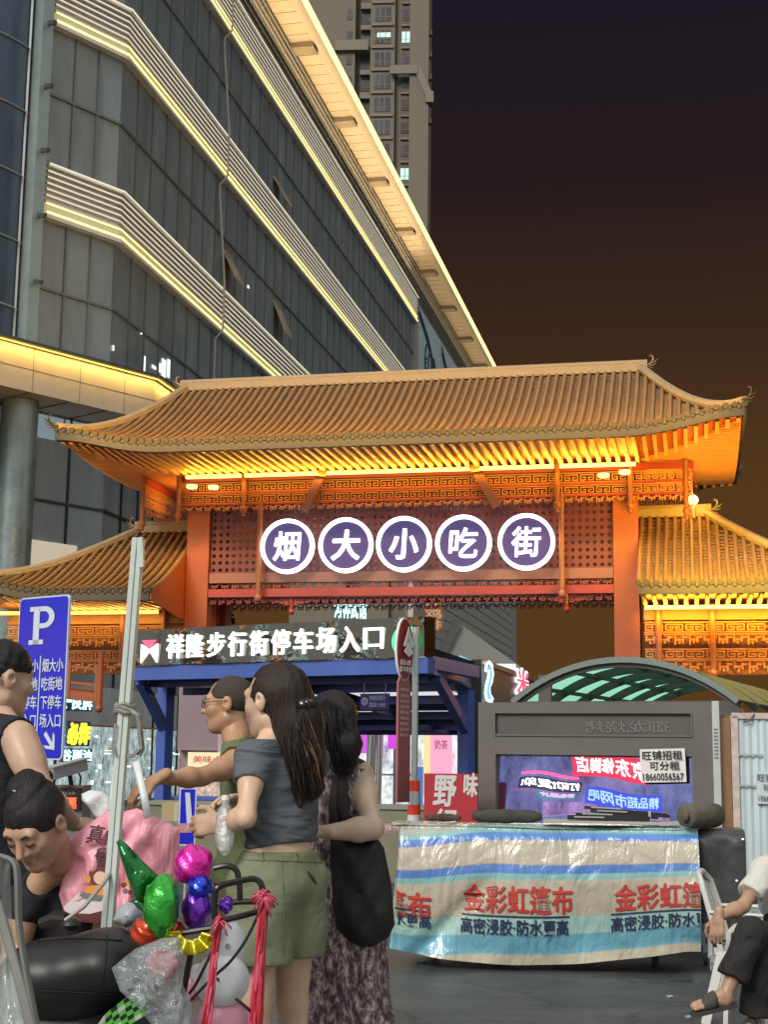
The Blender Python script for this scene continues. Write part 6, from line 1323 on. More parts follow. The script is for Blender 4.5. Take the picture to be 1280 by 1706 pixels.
# tote bag on her shoulder
bg = thing('tote_bag', 'large slouchy black tote bag hanging from the shoulder of the woman in the speckled dress', 'bag', JP(603, 1480, 5.02))
def poly_bag(pts, D, th, nr=9, wr=.006, seed=0.):
    C_ = np.mean([P(x, y, D) for x, y in pts], axis=0); ring = []; n = len(pts); dense = []
    for i in range(n):
        a, c = np.array(pts[i], float), np.array(pts[(i + 1) % n], float); k = max(2, int(np.linalg.norm(a - c) / 5))
        for q in range(k): dense.append(a + (c - a) * q / k)
    D0 = [P(x, y, D) for x, y in dense]; m = len(D0); vs = []; fs = []
    for sgn in (-1, 1):
        for i in range(nr + 1):
            t = i / nr
            for k_, q in enumerate(D0):
                p = C_ + (q - C_) * (1 - t * .985); h_ = th * math.sqrt(max(0, 1 - (1 - t) ** 2.2)); h_ += (wr * math.sin(17 * p[0] * 3 + p[2] * 29 + seed) + wr * .7 * math.sin(p[0] * 71 - p[2] * 47 + seed)) * min(1, t * 3) ; p = p + V3(0, sgn * max(.0, h_), 0); vs.append(p)
    for s_ in range(2):
        o_ = s_ * (nr + 1) * m
        for i in range(nr):
            for k_ in range(m): 
                q = (o_ + i * m + k_, o_ + i * m + (k_ + 1) % m, o_ + (i + 1) * m + (k_ + 1) % m, o_ + (i + 1) * m + k_); fs.append(q if s_ else q[::-1])
        fs.append(tuple(o_ + nr * m + k_ for k_ in range(m)))
    return vs, fs
b = MB(); b.add(*poly_bag([(551, 1396), (572, 1393), (600, 1402), (628, 1394), (640, 1412), (652, 1470), (658, 1540), (647, 1562), (622, 1577), (600, 1577), (575, 1562), (560, 1545), (554, 1500), (550, 1440)], 4.98, .075, 10, .008, 1.)); 
b.build('bag_body', M('bag_black', (.014, .013, .014), .75, noise=(6, .25), bump=(30, .35, .01)), bg, smooth='all')
b = MB(); st1 = [JP(560, 1400, 4.97), JP(557, 1345, 4.98), JP(563, 1300, 5.0), JP(580, 1268, 5.06), JP(596, 1264, 5.15), JP(606, 1280, 5.24)]; b.tube(st1, .02, 6, flat=.25); st2 = [JP(585, 1402, 4.97), JP(571, 1345, 4.97), JP(572, 1300, 4.99), JP(588, 1270, 5.06), JP(600, 1267, 5.15), JP(612, 1284, 5.25)]; b.tube(st2, .018, 6, flat=.25)
b.build('strap', M('strap_black', (.018, .016, .015), .7), bg, smooth='all')

# ---------- young man in black tank top at the left edge
j = dict(bf=(.80, .60, 0), nk=JP(-8, 1196, 4.85), pv=JP(-24, 1462, 4.88), sR=JP(32, 1232, 4.74), sL=JP(-48, 1222, 4.98), eR=JP(72, 1326, 4.66), wR=JP(122, 1372, 4.84), eL=JP(-60, 1350, 5.1), wL=JP(-5, 1380, 5.2),
         hL=JP(-48, 1485, 4.94), hR=JP(2, 1485, 4.82), kL=JP(-46, 1690, 4.98), kR=JP(2, 1690, 4.88), aL=ankle(-46, 4.98), aR=ankle(2, 4.88))
hc = JP(2, 1132, 4.85)
o, j, W_, ax, body, pr, hp_ = build_person('young man in a black tank top standing at the left edge beside the parking board', j, hc, (.74, .66, -.08), (0, 0, 1), skin('skin_light', (.50, .345, .25)), w=1.0, arm=1.12, hs=1.06,
    hands=[(j['wR'], (.9, .4, -.1), (-.2, .3, -1), 1, dict(curl=.7)), (j['wL'], (.9, .2, 0), (0, 0, -1), -1, dict(curl=.7))])
tp = torso_prims(j, 1.0); up = unit(j['nk'] - j['pv'])
def f(X):
    d = ssum(X, tp, .035) - .012 + wrinkle(X, .003, (18, 14, 30)); d = inter(d, j['pv'][2] - .05 - X[..., 2]); d = inter(d, X[..., 2] - (j['nk'][2] + .01) - .2 * ((X - j['nk']) @ (-j['bf'])))
    for q in 'LR': d = np.maximum(d, -(np.linalg.norm(X - (j['s' + q] + (j['s' + q] - (j['sL'] + j['sR']) / 2) * .3), axis=-1) - .082))
    return d
lo, hi = bounds([j['nk'], j['pv'], j['sL'], j['sR']], .2); BT = M('tank_black', (.013, .014, .02), .85, noise=(5, .2), fold=(5, .7, .05, (1, 1, .8))); cloth(o, 'tank_top', f, lo, hi, .009, BT)
sp = [RC(j['pv'] + up * .06, j['pv'], .135, .15, j['bf'], .75), RC(j['hL'], j['aL'] + ZZ * .1, .105, .07), RC(j['hR'], j['aR'] + ZZ * .1, .105, .07)]
def f(X): return ssum(X, sp, .02) + wrinkle(X, .004, (20, 14, 24))
lo, hi = bounds([j['pv'] + ZZ * .1, j['hL'], j['hR'], j['aL'], j['aR']], .17); cloth(o, 'trousers', f, lo, hi, .014, M('trouser_dark', (.025, .025, .03), .85))
r_, f_, u_ = ax
def f(X):
    L = (X - hc) @ np.array([r_, f_, u_]).T
    d = ellip(L, (0, -.008, .045), (.087, .108, .09)); cut = np.where(L[..., 2] > .025, (L[..., 1] - .092) + .3 * (L[..., 2] - .06), (L[..., 1] + .005) + .35 * L[..., 2]); d = inter(d, cut); d = inter(d, -.06 - L[..., 2])
    return d + .003 * np.sin(X[..., 0] * 120 + X[..., 2] * 70) * np.sin(X[..., 2] * 130 - X[..., 1] * 90)
cloth(o, 'hair', f, np.array(hc) - .14, np.array(hc) + .15, .0055, HB)

# ---------- woman with hair bun bending forward behind the scooter
j = dict(bf=(-.45, -.85, -.25), nk=JP(104, 1438, 4.50), pv=JP(120, 1640, 4.80), sR=JP(34, 1512, 4.50), sL=JP(150, 1490, 4.62), eR=JP(20, 1610, 4.48), wR=JP(78, 1600, 4.34), eL=JP(170, 1600, 4.56), wL=JP(120, 1590, 4.38),
         hR=JP(90, 1655, 4.76), hL=JP(150, 1655, 4.84), kR=JP(60, 1700, 4.40), kL=JP(125, 1700, 4.44), aR=ankle(60, 4.42), aL=ankle(125, 4.46))
hc = JP(60, 1374, 4.34)
o, j, W_, ax, body, pr, hp_ = build_person('woman with hair in a top knot and black top bending her head behind the scooter', j, hc, (-.30, -.72, -.62), (-.16, -.30, .9), skin('skin_warm', (.45, .28, .185)), w=.95, hs=1.02, eyes=False,
    hands=[(j['wR'], (.7, -.4, -.1), (0, .2, -1), 1, dict(curl=.6, s=.95)), (j['wL'], (-.7, -.4, -.1), (0, .2, -1), -1, dict(curl=.6, s=.95))])
b = MB()
for q in (-1, 1): b.tube([W_(q * .018, .089, .002), W_(q * .032, .0925, -.003), W_(q * .047, .083, .002)], [.0015, .0032, .0015], 6)
b.build('eyelashes', M('brow_hair', (.02, .015, .012), .8), o)
tp = torso_prims(j, .95)
def f(X):
    d = ssum(X, tp, .035) - .012 + wrinkle(X, .003, (18, 14, 30)); d = inter(d, (X - (j['nk'] - unit(j['nk'] - j['pv']) * .01)) @ unit(j['nk'] - j['pv'])); 
    return np.maximum(d, -(np.linalg.norm(X - (j['nk'] + j['bf'] * .07), axis=-1) - .08))
lo, hi = bounds([j['nk'], j['pv'], j['sL'], j['sR']], .2); cloth(o, 'top', f, lo, hi, .009, BT)
sp = [RC(j['pv'] + ZZ * .08, j['pv'], .13, .15), RC(j['hL'], j['kL'], .1, .085), RC(j['hR'], j['kR'], .1, .085), RC(j['kL'], j['aL'], .085, .06), RC(j['kR'], j['aR'], .085, .06)]
def f(X): return ssum(X, sp, .02)
lo, hi = bounds([j['pv'] + ZZ * .1, j['hL'], j['hR'], j['kL'], j['kR'], j['aL'], j['aR']], .17); cloth(o, 'trousers', f, lo, hi, .015, MATS['trouser_dark'])
r_, f_, u_ = ax
def f(X):
    L = (X - hc) @ np.array([r_, f_, u_]).T / 1.02
    d = ellip(L, (0, -.018, .034), (.083, .101, .0895)); d = inter(d, np.where(L[..., 2] > .0, (L[..., 1] - .078) + .66 * (L[..., 2] - .066), (L[..., 1] + .015) + .5 * L[..., 2])); d = inter(d, -.07 - L[..., 2])
    d = smin(d, np.linalg.norm((L - np.array((.015, -.045, .112))) / np.array((1.05, 1.1, .85)), axis=-1) - .046, .035)
    return d + .0007 * np.sin(L[..., 0] * 260 + 3 * np.sin(L[..., 2] * 30)) + .0025 * np.sin(L[..., 2] * 160 + L[..., 0] * 60) * (L[..., 2] > .095)
cloth(o, 'hair', f, np.array(hc) - .2, np.array(hc) + .2, .006, HB)
b = MB(); b.tube([W_(.012 + .014 * math.cos(t), -.002 + .006 * math.sin(t), .128 + .004 * math.cos(t)) for t in [2 * math.pi * i / 16 for i in range(17)]], .004, 6); b.build('hair_tie', M('tie_teal', (.3, .45, .42), .4), o, smooth='all')
# stool she sits on
st_ = thing('stool', 'low plastic stool under the woman with the top knot', 'stool', (j['pv'][0], j['pv'][1], PZ)); b = MB(); zz_ = j['pv'][2] - .16; x0, y0 = j['pv'][:2]
b.lathe([(0, zz_), (.16, zz_), (.17, zz_ - .03), (0, zz_ - .03)], 20, Mx=Matrix.Translation((x0, y0, 0))); b.build('seat', M('stool_blue', (.08, .12, .35), .4), st_)
for a in range(4):
    b = MB(); t = a * math.pi / 2 + .7; b.tube([(x0 + .12 * math.cos(t), y0 + .12 * math.sin(t), zz_ - .03), (x0 + .17 * math.cos(t), y0 + .17 * math.sin(t), PZ)], .018, 8); b.build('leg', MATS['stool_blue'], st_)

# ---------- seated man at the right edge
j = dict(bf=(-.62, -.78, 0), nk=JP(1318, 1424, 8.44), pv=JP(1318, 1566, 8.48), sL=JP(1341, 1448, 8.55), sR=JP(1276, 1449, 8.36), eR=JP(1238, 1510, 8.22), wR=JP(1197, 1527, 8.12), eL=JP(1352, 1530, 8.45), wL=JP(1310, 1556, 8.2),
         hR=JP(1300, 1572, 8.40), hL=JP(1332, 1572, 8.50), kR=JP(1252, 1553, 8.06), kL=JP(1268, 1574, 8.16), aR=JP(1209, 1655, 8.02), aL=JP(1256, 1702, 8.2), tR=JP(1158, 1676, 7.98), tL=JP(1244, 1716, 8.02))
hc = JP(1327, 1372, 8.42)
o, j, W_, ax, body, pr, hp_ = build_person('seated man in white shirt and black trousers with one slippered foot crossed over', j, hc, (-.7, -.7, -.1), (0, 0, 1), skin('skin_brown', (.40, .25, .165)), w=1.02,
    hands=[(j['wR'], (-.15, -.05, -1), (.62, .78, .0), -1, dict(curl=.6, s=1.08)), (j['wL'], (-.7, -.5, -.3), (0, 0, -1), 1, dict(curl=.5))], h=.011)
tp = torso_prims(j, 1.02); slv = [RC(j['sR'], j['sR'] * .25 + j['eR'] * .75, .052, .056), RC(j['sL'], j['sL'] * .3 + j['eL'] * .7, .052, .056)]; up = unit(j['nk'] - j['pv'])
def f(X):
    d = smin(ssum(X, tp, .035), ssum(X, slv, .03), .03) - .02 + wrinkle(X, .005, (20, 16, 28)); d = inter(d, (X - (j['nk'] + up * .01)) @ up); d = inter(d, (j['pv'] - up * .02 - X) @ up)
    for q, t in (('R', .68), ('L', .65)):
        near = rcone(X, j['s' + q], j['e' + q], .105, .105); cut = (X - (j['s' + q] * (1 - t) + j['e' + q] * t)) @ unit(j['e' + q] - j['s' + q]); d = np.where(near < 0, np.maximum(d, cut), d)
    return d
lo, hi = bounds([j['nk'], j['pv'], j['sL'], j['sR'], j['eR'], j['eL']], .2); cloth(o, 'shirt', f, lo, hi, .009, M('shirt_white', (.58, .57, .52), .85, noise=(4, .08), fold=(5, .8, .06, (1, 1, .7))))
TR = M('trouser_black', (.017, .016, .016), .85, noise=(5, .3), fold=(5, .8, .06, (1, 1, .7))); kn = {}
sp = [RC(j['pv'] + up * .09, j['pv'], .15, .155), RC(j['hR'], j['kR'], .1, .083), RC(j['hL'], j['kL'], .1, .083), RC(j['kR'], j['kR'] * .2 + j['aR'] * .8, .083, .085), RC(j['kL'], j['kL'] * .08 + j['aL'] * .92, .083, .085)]
cR_, cL_ = j['kR'] * .26 + j['aR'] * .74, j['kL'] * .1 + j['aL'] * .9
def f(X):
    d = ssum(X, sp[:3], .02); a = inter(sp[3](X), (X - cR_) @ unit(j['aR'] - j['kR'])); c = inter(sp[4](X), (X - cL_) @ unit(j['aL'] - j['kL'])); return smin(smin(d, a, .015), c, .015) + wrinkle(X, .004, (22, 16, 26))
lo, hi = bounds([j['pv'] + ZZ * .1, j['hL'], j['hR'], j['kL'], j['kR'], j['aR'], j['aL']], .17); cloth(o, 'trousers', f, lo, hi, .0095, TR)
def f(X):
    L = (X - hc) @ np.array(ax).T; d = ellip(L, (0, -.016, .031), (.081, .1, .09)); return inter(inter(d, (L[..., 1] - .035) + .6 * (L[..., 2] - .07)), -.055 - L[..., 2])
cloth(o, 'hair', f, np.array(hc) - .14, np.array(hc) + .14, .006, HB)
SL = M('slipper_dark', (.05, .045, .04), .6)
for q in 'RL':
    a, t = j['a' + q], j['t' + q]; dv = unit(t - a + ZZ * .03); heel = a - dv * .05 - ZZ * .05; sd = unit(np.cross(dv, ZZ)); n = unit(np.cross(sd, dv))
    def W2(x, y, z): return heel + dv * x + sd * y + n * z
    fp = [RC(W2(.03, 0, .022), W2(.06, 0, .03), .031, .032), RC(W2(.06, 0, .05), W2(.15, .004, .03), .034, .026), RC(W2(.14, -.018, .018), W2(.19, -.022, .016), .022, .018), RC(W2(.14, .018, .018), W2(.185, .022, .015), .021, .016)]
    toes = [RC(W2(.19, y_, .016), W2(l_, y_ * 1.08, .013), r_, r_ * .92) for y_, l_, r_ in ((-.028, .238, .0125), (-.008, .236, .0098), (.008, .228, .0092), (.022, .219, .0088), (.034, .207, .008))]
    foot = lambda X: smin(ssum(X, fp, .025), ssum(X, toes, .002), .008)
    b = MB(); net_mb(b, foot, *bounds([W2(0, -.05, 0), W2(.26, .05, .09)], .05), .0045); b.build('foot', MATS['skin_brown'], o, smooth='all')
    b = MB(); out = [(-.012, 0), (-.004, -.028), (.04, -.036), (.12, -.036), (.19, -.048), (.238, -.044), (.262, -.012), (.25, .03), (.2, .046), (.12, .038), (.04, .036), (-.004, .028)]
    X_ = Matrix(((dv[0], sd[0], n[0], heel[0]), (dv[1], sd[1], n[1], heel[1]), (dv[2], sd[2], n[2], heel[2]), (0, 0, 0, 1))); b.prism(out, -.022, 0, X_, z0=-.004); sl_ = b.build('slipper', SL, o, smooth=True)
    net = lambda X: inter(inter(ssum(X, fp, .025) - .009, .105 - (X - heel) @ dv), inter((X - heel) @ dv - .192, -.004 - (X - heel) @ n))
    b = MB(); net_mb(b, net, *bounds([W2(.08, -.06, -.01), W2(.21, .06, .09)], .03), .0045); b.build('slipper_strap', SL, sl_, smooth='all')
# ================================================================ PLASTIC CHAIRS on the right
CHM = M('chair_white', (.62, .61, .57), .35, noise=(3, .06), spec=.5)
def make_chair(label, loc, rz, group=None):
    t = thing('plastic_chair', label, 'chair', loc, group); X = Matrix.Translation(Vector(loc)) @ Matrix.Rotation(rz, 4, 'Z')      # faces local -y
    b = MB(X); b.grid(lambda u, v: (-.22 + .44 * u, -.22 + .44 * v, .42 - .015 * math.sin(math.pi * u) * math.sin(math.pi * v) - (.03 * (1 - v * 4) ** 2 if v < .25 else 0)), 10, 10); b.build('seat', CHM, t, smooth='all', solid=.015)
    b = MB(X)
    for i in range(9):
        u = -.18 + .36 * i / 8; b.bar((u, .20 + .03 * (1 - (u / .2) ** 2), .44), (u * 1.12, .31 + .04 * (1 - (u / .2) ** 2), .84 - .05 * (u / .2) ** 2), .022, .01, (0, 1, 0))
    b.tube([(-.21, .2, .42), (-.235, .27, .68), (-.2, .31, .82), (-.1, .345, .88), (0, .35, .89), (.1, .345, .88), (.2, .31, .82), (.235, .27, .68), (.21, .2, .42)], .018, 8); b.build('backrest', CHM, t, smooth=True)
    for s in (-1, 1):
        b = MB(X); b.tube([(s * .235, .26, .66), (s * .265, .1, .66), (s * .27, -.1, .655), (s * .26, -.2, .63)], .026, 8, flat=.5); b.build('armrest', CHM, t, smooth=True)
        b = MB(X); b.bar((s * .26, -.2, .63), (s * .275, -.26, 0), .028, .06, (0, 1, 0)); b.build('leg', CHM, t)
        b = MB(X); b.bar((s * .22, .2, .42), (s * .27, .3, 0), .028, .055, (0, 1, 0)); b.build('leg', CHM, t)
    return t
q = P(1318, 1600, 8.46); bfv = Vector((-.62, -.78, 0)); make_chair('white plastic armchair under the seated man in the white shirt', (q[0] - .02, 8.40, 0), math.atan2(-.78, -.62) + math.pi / 2, 'white plastic chairs')
q = P(1262, 1500, 9.3); make_chair('empty white plastic chair, its slatted back seen edge-on behind the seated man', (q[0], 9.3, 0), math.pi / 2 - .35, 'white plastic chairs')

# ================================================================ PARKING BOARD (blue)
bp = P(72, 1125, 12); pb = thing('parking_board', 'tall blue parking board with a big letter P, arrows and white directions', 'sign', (bp[0], bp[1], 0)); ba = R_(38)
xd = np.array([math.cos(ba), -math.sin(ba), 0]); nb_ = np.array([xd[1], -xd[0], 0])
def pbz(px, py): q = PL(px, py, bp, nb_); v = q - bp; return v @ xd, q[2]
x0, _ = pbz(30, 1125); x1, _ = pbz(113, 1125); zt_b = pbz(75, 994)[1]; zb_b = pbz(70, 1265)[1]; XB = face_frame((bp[0], bp[1], 0), xd)
def rrect(x0, x1, y0, y1, r):
    out = []
    for cx, cy, a in ((x1 - r, y1 - r, 0), (x0 + r, y1 - r, 90), (x0 + r, y0 + r, 180), (x1 - r, y0 + r, 270)):
        for i in range(6): t = R_(a + 18 * i); out.append((cx + r * math.cos(t), cy + r * math.sin(t)))
    return out
WS = M('sign_reflective', (.62, .68, .75), .4); BS = M('sign_deep_blue', (.012, .018, .56), .3, coat=.3)
b = MB(XB); b.prism(rrect(x0, x1, zb_b, zt_b, .04), .02, 1); b.prism(rrect(x0 + .012, x1 - .012, zb_b + .012, zt_b - .012, .035), .024, 0); b.build('board', [BS, WS], pb)
pwid = x1 - x0; phei = zt_b - zb_b; cxm = (x0 + x1) / 2
b = MB(XB); zP = zt_b - phei * .18
def off(mb): 
    for i, v in enumerate(mb.v): mb.v[i] = v + Vector(XB.col[2][:3]) * .026
ph_ = phei * .235; pw_ = pwid * .5
sx = cxm - pw_ * .36
b.box(sx, sx + pw_ * .24, zP - ph_ / 2, zP + ph_ / 2, 0, .004); b.box(sx - pw_ * .16, sx + pw_ * .42, zP - ph_ / 2, zP - ph_ / 2 + ph_ * .12, 0, .004); b.box(sx - pw_ * .16, sx, zP + ph_ / 2 - ph_ * .12, zP + ph_ / 2, 0, .004)
for i in range(14):
    t0, t1 = -math.pi / 2 + math.pi * i / 14, -math.pi / 2 + math.pi * (i + 1) / 14; cx_, cz_ = sx + pw_ * .42, zP + ph_ * .21
    for (ra, rb_) in ((1., .5),):
        ro_x, ro_z, ri_x, ri_z = pw_ * .42, ph_ * .29, pw_ * .2, ph_ * .16
        b.add([(cx_ + ri_x * math.cos(t0), cz_ + ri_z * math.sin(t0), .004), (cx_ + ro_x * math.cos(t0), cz_ + ro_z * math.sin(t0), .004), (cx_ + ro_x * math.cos(t1), cz_ + ro_z * math.sin(t1), .004), (cx_ + ri_x * math.cos(t1), cz_ + ri_z * math.sin(t1), .004)], [(0, 1, 2, 3)])
b.box(sx + pw_ * .2, sx + pw_ * .42, zP + ph_ * .37, zP + ph_ * .5, 0, .004); b.box(sx + pw_ * .2, sx + pw_ * .42, zP - ph_ * .08, zP + ph_ * .05, 0, .004)
b.box(cxm - .006, cxm + .006, zb_b + phei * .14, zt_b - phei * .37, 0, .004)
for cx_, rows in ((cxm - pwid * .24, ('烟大小', '吃街地', '面停车', '场入口')), (cxm + pwid * .25, ('烟大小', '吃街地', '下停车', '场入口'))):
    for i, t_ in enumerate(rows): put_text(b, t_, Matrix(), pwid * .41, phei * .082, .003, 0, .012, cx_, zt_b - phei * (.43 + .112 * i))
    a0 = Vector((cx_ - pwid * .09, zb_b + phei * .16, 0)); a1 = Vector((cx_ + pwid * .08, zb_b + phei * .075, 0)); d_ = (a1 - a0).normalized(); p_ = Vector((-d_.y, d_.x, 0)); w_ = .018
    b.prism([tuple((a0 + p_ * w_)[:2]), tuple((a0 - p_ * w_)[:2]), tuple((a1 - p_ * w_)[:2]), tuple((a1 + p_ * w_)[:2])], .004)
    for sg in (1, -1): e_ = a1 - d_ * .075 + p_ * sg * .075; q2 = a1 + d_ * .02; b.prism([tuple((e_ + d_ * .02)[:2]), tuple((e_ - d_ * .015)[:2]), tuple((q2 - d_ * .03)[:2]), tuple((q2 + d_ * .01)[:2])], .0045)
off(b); b.build('lettering', WS, pb)
b = MB(XB); b.tube([(cxm, 0, -.05), (cxm, zt_b - .1, -.05)], .035, 10); b.build('post', M('galv'), pb)

# ================================================================ BARRIER MACHINE, CAMERA, BOX
mq = P(112, 1330, 13.0); mc = thing('barrier_machine', 'ticket barrier machine with a glowing red display and a bullet camera on top', 'barrier machine', (mq[0], mq[1], 0)); Xm = frame((mq[0], mq[1], 0), .1); zm0 = P(112, 1348, 13)[2]; zm1 = P(112, 1308, 13)[2]
b = MB(Xm); b.box(-.13, .14, 0, .25, 0, zm1); b.build('cabinet', M('cabinet_grey', (.17, .15, .15), .5), mc)
b = MB(Xm); b.box(-.12, .13, -.03, 0, zm0, zm1 - .02); b.build('display', M('display_black', (.02, .01, .01), .2), mc)
b = MB(Xm @ Matrix(((1, 0, 0, 0), (0, 0, -1, -.031), (0, 1, 0, 0), (0, 0, 0, 1)))); put_text(b, '开源', Matrix(), .19, .07, .004, 0, .02, .0, zm0 + .07); put_text(b, '一路平安', Matrix(), .2, .035, .004, 0, .0, .0, zm0 + .022); put_text(b, '>>>', Matrix(), .1, .03, .004, 1, .0, .03, zm0 + .14); b.build('red_text', [glow('led_red', (1, .09, .03), 3.0), M('pale_pink')], mc)
cpz = P(108, 1283, 13)[2]; b = MB(Xm); b.bar((-.10, -.2, cpz - .03), (.1, .12, cpz + .05), .1, .1); b.tube([(-.105, -.21, cpz - .034), (-.12, -.235, cpz - .04)], .042, 14, 1); b.bar((-.1, -.22, cpz + .025), (.12, .12, cpz + .11), .12, .012, mi=0); b.tube([(.0, .02, cpz - .02), (.02, .04, zm1)], .02, 8, 1); b.tube([(.06, .06, cpz), (.1, .05, cpz - .06), (.09, .06, zm1)], .008, 6, 1)
b.build('camera', [M('camera_white', (.42, .4, .39), .4), M('lens_black', (.02, .02, .025), .15)], mc)
q = P(296, 1352, 17.5); bx = MB(frame((q[0], q[1], 0), .2)); w_ = .19; zb0 = P(296, 1368, 17.5)[2]; zb1 = P(296, 1337, 17.5)[2]
bx.box(-.2, .12, 0, .3, zb0, zb1); bx.box(-.04, .0, -.002, .302, zb0, zb1 + .002, 1); tag(bx.build('cardboard_box', [M('cardboard', (.40, .30, .17), .8), M('tape', (.5, .42, .27), .4)], loc=(q[0], q[1], zb0)), 'small cardboard box standing on a table near the blue canopy post', 'box')
t_ = thing('side_table', 'plain grey table holding the cardboard box by the canopy', 'table', (q[0], q[1], 0)); b = MB(frame((q[0], q[1], 0), .2)); b.box(-.5, .6, -.05, .45, zb0 - .03, zb0 - .002); b.build('table_top', M('table_grey', (.2, .2, .19), .5), t_)
for sx_ in (-.47, .56):
    for sy_ in (-.02, .42): b = MB(frame((q[0], q[1], 0), .2)); b.box(sx_, sx_ + .03, sy_, sy_ + .03, 0, zb0 - .03); b.build('leg', MUL, t_)
ba_ = thing('boom_barrier', 'pink and white barrier arm with lettering across the ramp entrance', 'barrier', (*P(300, 1378, 15)[:2], 0)); p0, p1 = P(296, 1379, 15), P(700, 1379, 15.6)
b = MB(); b.bar(p0, p1, .03, .09); b.build('arm', M('arm_pink', (.62, .30, .30), .5), ba_); Xa = face_frame((p0 + p1) / 2 - np.array([0, .02, 0]), p1 - p0)
b = MB(Xa); L_ = np.linalg.norm(p1 - p0)
for k in range(5): put_text(b, '祥隆停车场', Matrix(), .42, .055, .004, 0, .004, -L_ / 2 + .3 + k * .5, 0)
b.build('lettering', M('sign_white'), ba_)
b = MB(); b.bar((p1[0], p1[1], 0), (p1[0], p1[1], p1[2] + .12), .2, .2); b.build('cabinet', M('cabinet_grey'), ba_)
q = P(312, 1360, 15.5); bs = thing('small_parking_sign', 'small blue and white sign panel standing behind the barrier arm', 'sign', (q[0], q[1], 0)); X = face_frame(q, (1, .1, 0)); zt2 = P(312, 1312, 15.5)[2] - q[2]; zb2_ = P(312, 1408, 15.5)[2] - q[2]
b = MB(X); b.box(-.09, .09, zb2_, zt2, -.02, 0, 1); b.box(-.075, .075, zb2_ + .015, zt2 - .015, -.019, .004, 0); b.prism([(-.03, zt2 - .05), (.02, zt2 - .05), (.06, zb2_ + .2), (.0, zb2_ + .2)], .004, 1, z0=.004); b.build('panel', [BS, WS], bs)
b = MB(); b.tube([(q[0], q[1] + .04, 0), (q[0], q[1] + .04, q[2] + .1)], .02, 8); b.build('post', M('galv'), bs)

# ================================================================ LEANING WHITE POST with rope and hook
pt_, pb0 = P(231, 897, 4.27), P(181, 1525, 4.27); dd = (pb0 - pt_) / (pt_[2] - pb0[2]); pbot = pb0 + dd * (pb0[2] - PZ)
wp = thing('white_post', 'leaning white ribbed post tied with cord in front of the parking board', 'post', pbot)
WPM = M('post_white', (.56, .62, .56), .45, noise=(4, .1)); b = MB(); b.bar(pbot, pt_, .034, .034, (0, 1, 0)); 
for s in (-1, 1): b.bar(pbot + V3(s * .0085, -.019, 0), pt_ + V3(s * .0085, -.019, 0), .013, .006, (0, 1, 0))
tw_ = MB(); b.bar(pt_ + V3(.006, -.005, .0), pt_ + V3(.012, -.008, -.09), .018, .03, (0, 1, 0)); b.build('shaft', WPM, wp)
def on_post(py): f_ = (py - 897) / (1525 - 897); return pt_ + (pb0 - pt_) * f_
b = MB()
for k in range(3):
    c = on_post(1182 + k * 5); b.tube([c + V3(.026 * math.cos(t), .028 * math.sin(t), .004 * math.sin(3 * t + k)) for t in [2 * math.pi * i / 18 for i in range(19)]], .0075, 6)
c = on_post(1190); b.tube([c + V3(.02, -.02, .0), c + V3(.045, -.03, -.015), c + V3(.05, -.02, -.06), c + V3(.058, -.02, -.11), c + V3(.05, -.02, -.13)], .008, 6)
b.build('cord', M('cord_grey', (.26, .26, .22), .85, noise=(80, .4)), wp, smooth=True)
b = MB(); b.tube([P(192, 1205, 4.24), P(188, 1240, 4.24), P(192, 1258, 4.24)], .004, 6); b.tube([P(232, 1215, 4.24), P(236, 1245, 4.24), P(222, 1258, 4.24), P(212, 1260, 4.24)], .0055, 6); b.build('wire_hook', M('hook_steel', (.5, .5, .5), .25, .9), wp, smooth=True)

# ================================================================ PINK SHOPPING BAG
D = 4.4; pbag = thing('pink_bag', 'pink plastic shopping bag with printed girl and dark lettering hung by the white post', 'bag', P(200, 1450, D))
PK = M('bag_pink', (.88, .36, .44), .4, noise=(3, .1), bump=(14, .35, .012), spec=.6, fold=(4, .9, .07, (1.6, 1.6, .55)))
b = MB(); b.add(*poly_bag([(96, 1412), (140, 1378), (184, 1346), (205, 1352), (228, 1346), (262, 1362), (300, 1380), (298, 1430), (290, 1478), (292, 1532), (200, 1540), (112, 1534), (98, 1490), (104, 1462), (114, 1440)], D + .05, .055, 14, .011, 2.)); b.build('bag_body', PK, pbag, smooth='all')
def strap_(pts, w_, mat, nm='handle', parent=pbag): b = MB(); b.tube([P(x, y, dd_) for x, y, dd_ in pts], w_, 8, flat=.25); return b.build(nm, mat, parent, smooth='all')
WB = M('white_plastic', (.66, .68, .68), .4, noise=(8, .1), bump=(20, .3, .01)); strap_([(247, 1362, D), (240, 1325, D + .02), (233, 1295, D + .05), (226, 1268, D + .06)], .012, WB); strap_([(186, 1350, D), (191, 1310, D + .05), (196, 1272, D + .06)], .012, WB)
# printing on the bag's front
yF = D - .012
def bagp(px, py, dy=0.): return P(px, py, yF + dy)
BI = M('bag_ink', (.10, .035, .05), .6); X = face_frame(bagp(172, 1405), (1, .0, -.12))
b = MB(X); put_text(b, '真情', Matrix(), .105, .055, .002, 0, .02, -.0, .024, .15); put_text(b, '留', Matrix(), .06, .058, .002, 0, .02, .012, -.04, .15); b.build('lettering', BI, pbag)
def disc(pts, mat, nm, dz=0.):
    b = MB(); n = len(pts); c = np.mean(pts, axis=0); b.add([bagp(x, y, -dz) for x, y in pts], [tuple(range(n))]); return b.build(nm, mat, pbag)
def ov(cx, cy, rx, ry, n=20): return [(cx + rx * math.cos(2 * math.pi * i / n), cy + ry * math.sin(2 * math.pi * i / n)) for i in range(n)]
disc([(106, 1510), (130, 1488), (180, 1482), (180, 1514), (150, 1522), (110, 1520)], M('print_white', (.75, .66, .66), .5), 'printed_patch', .002)
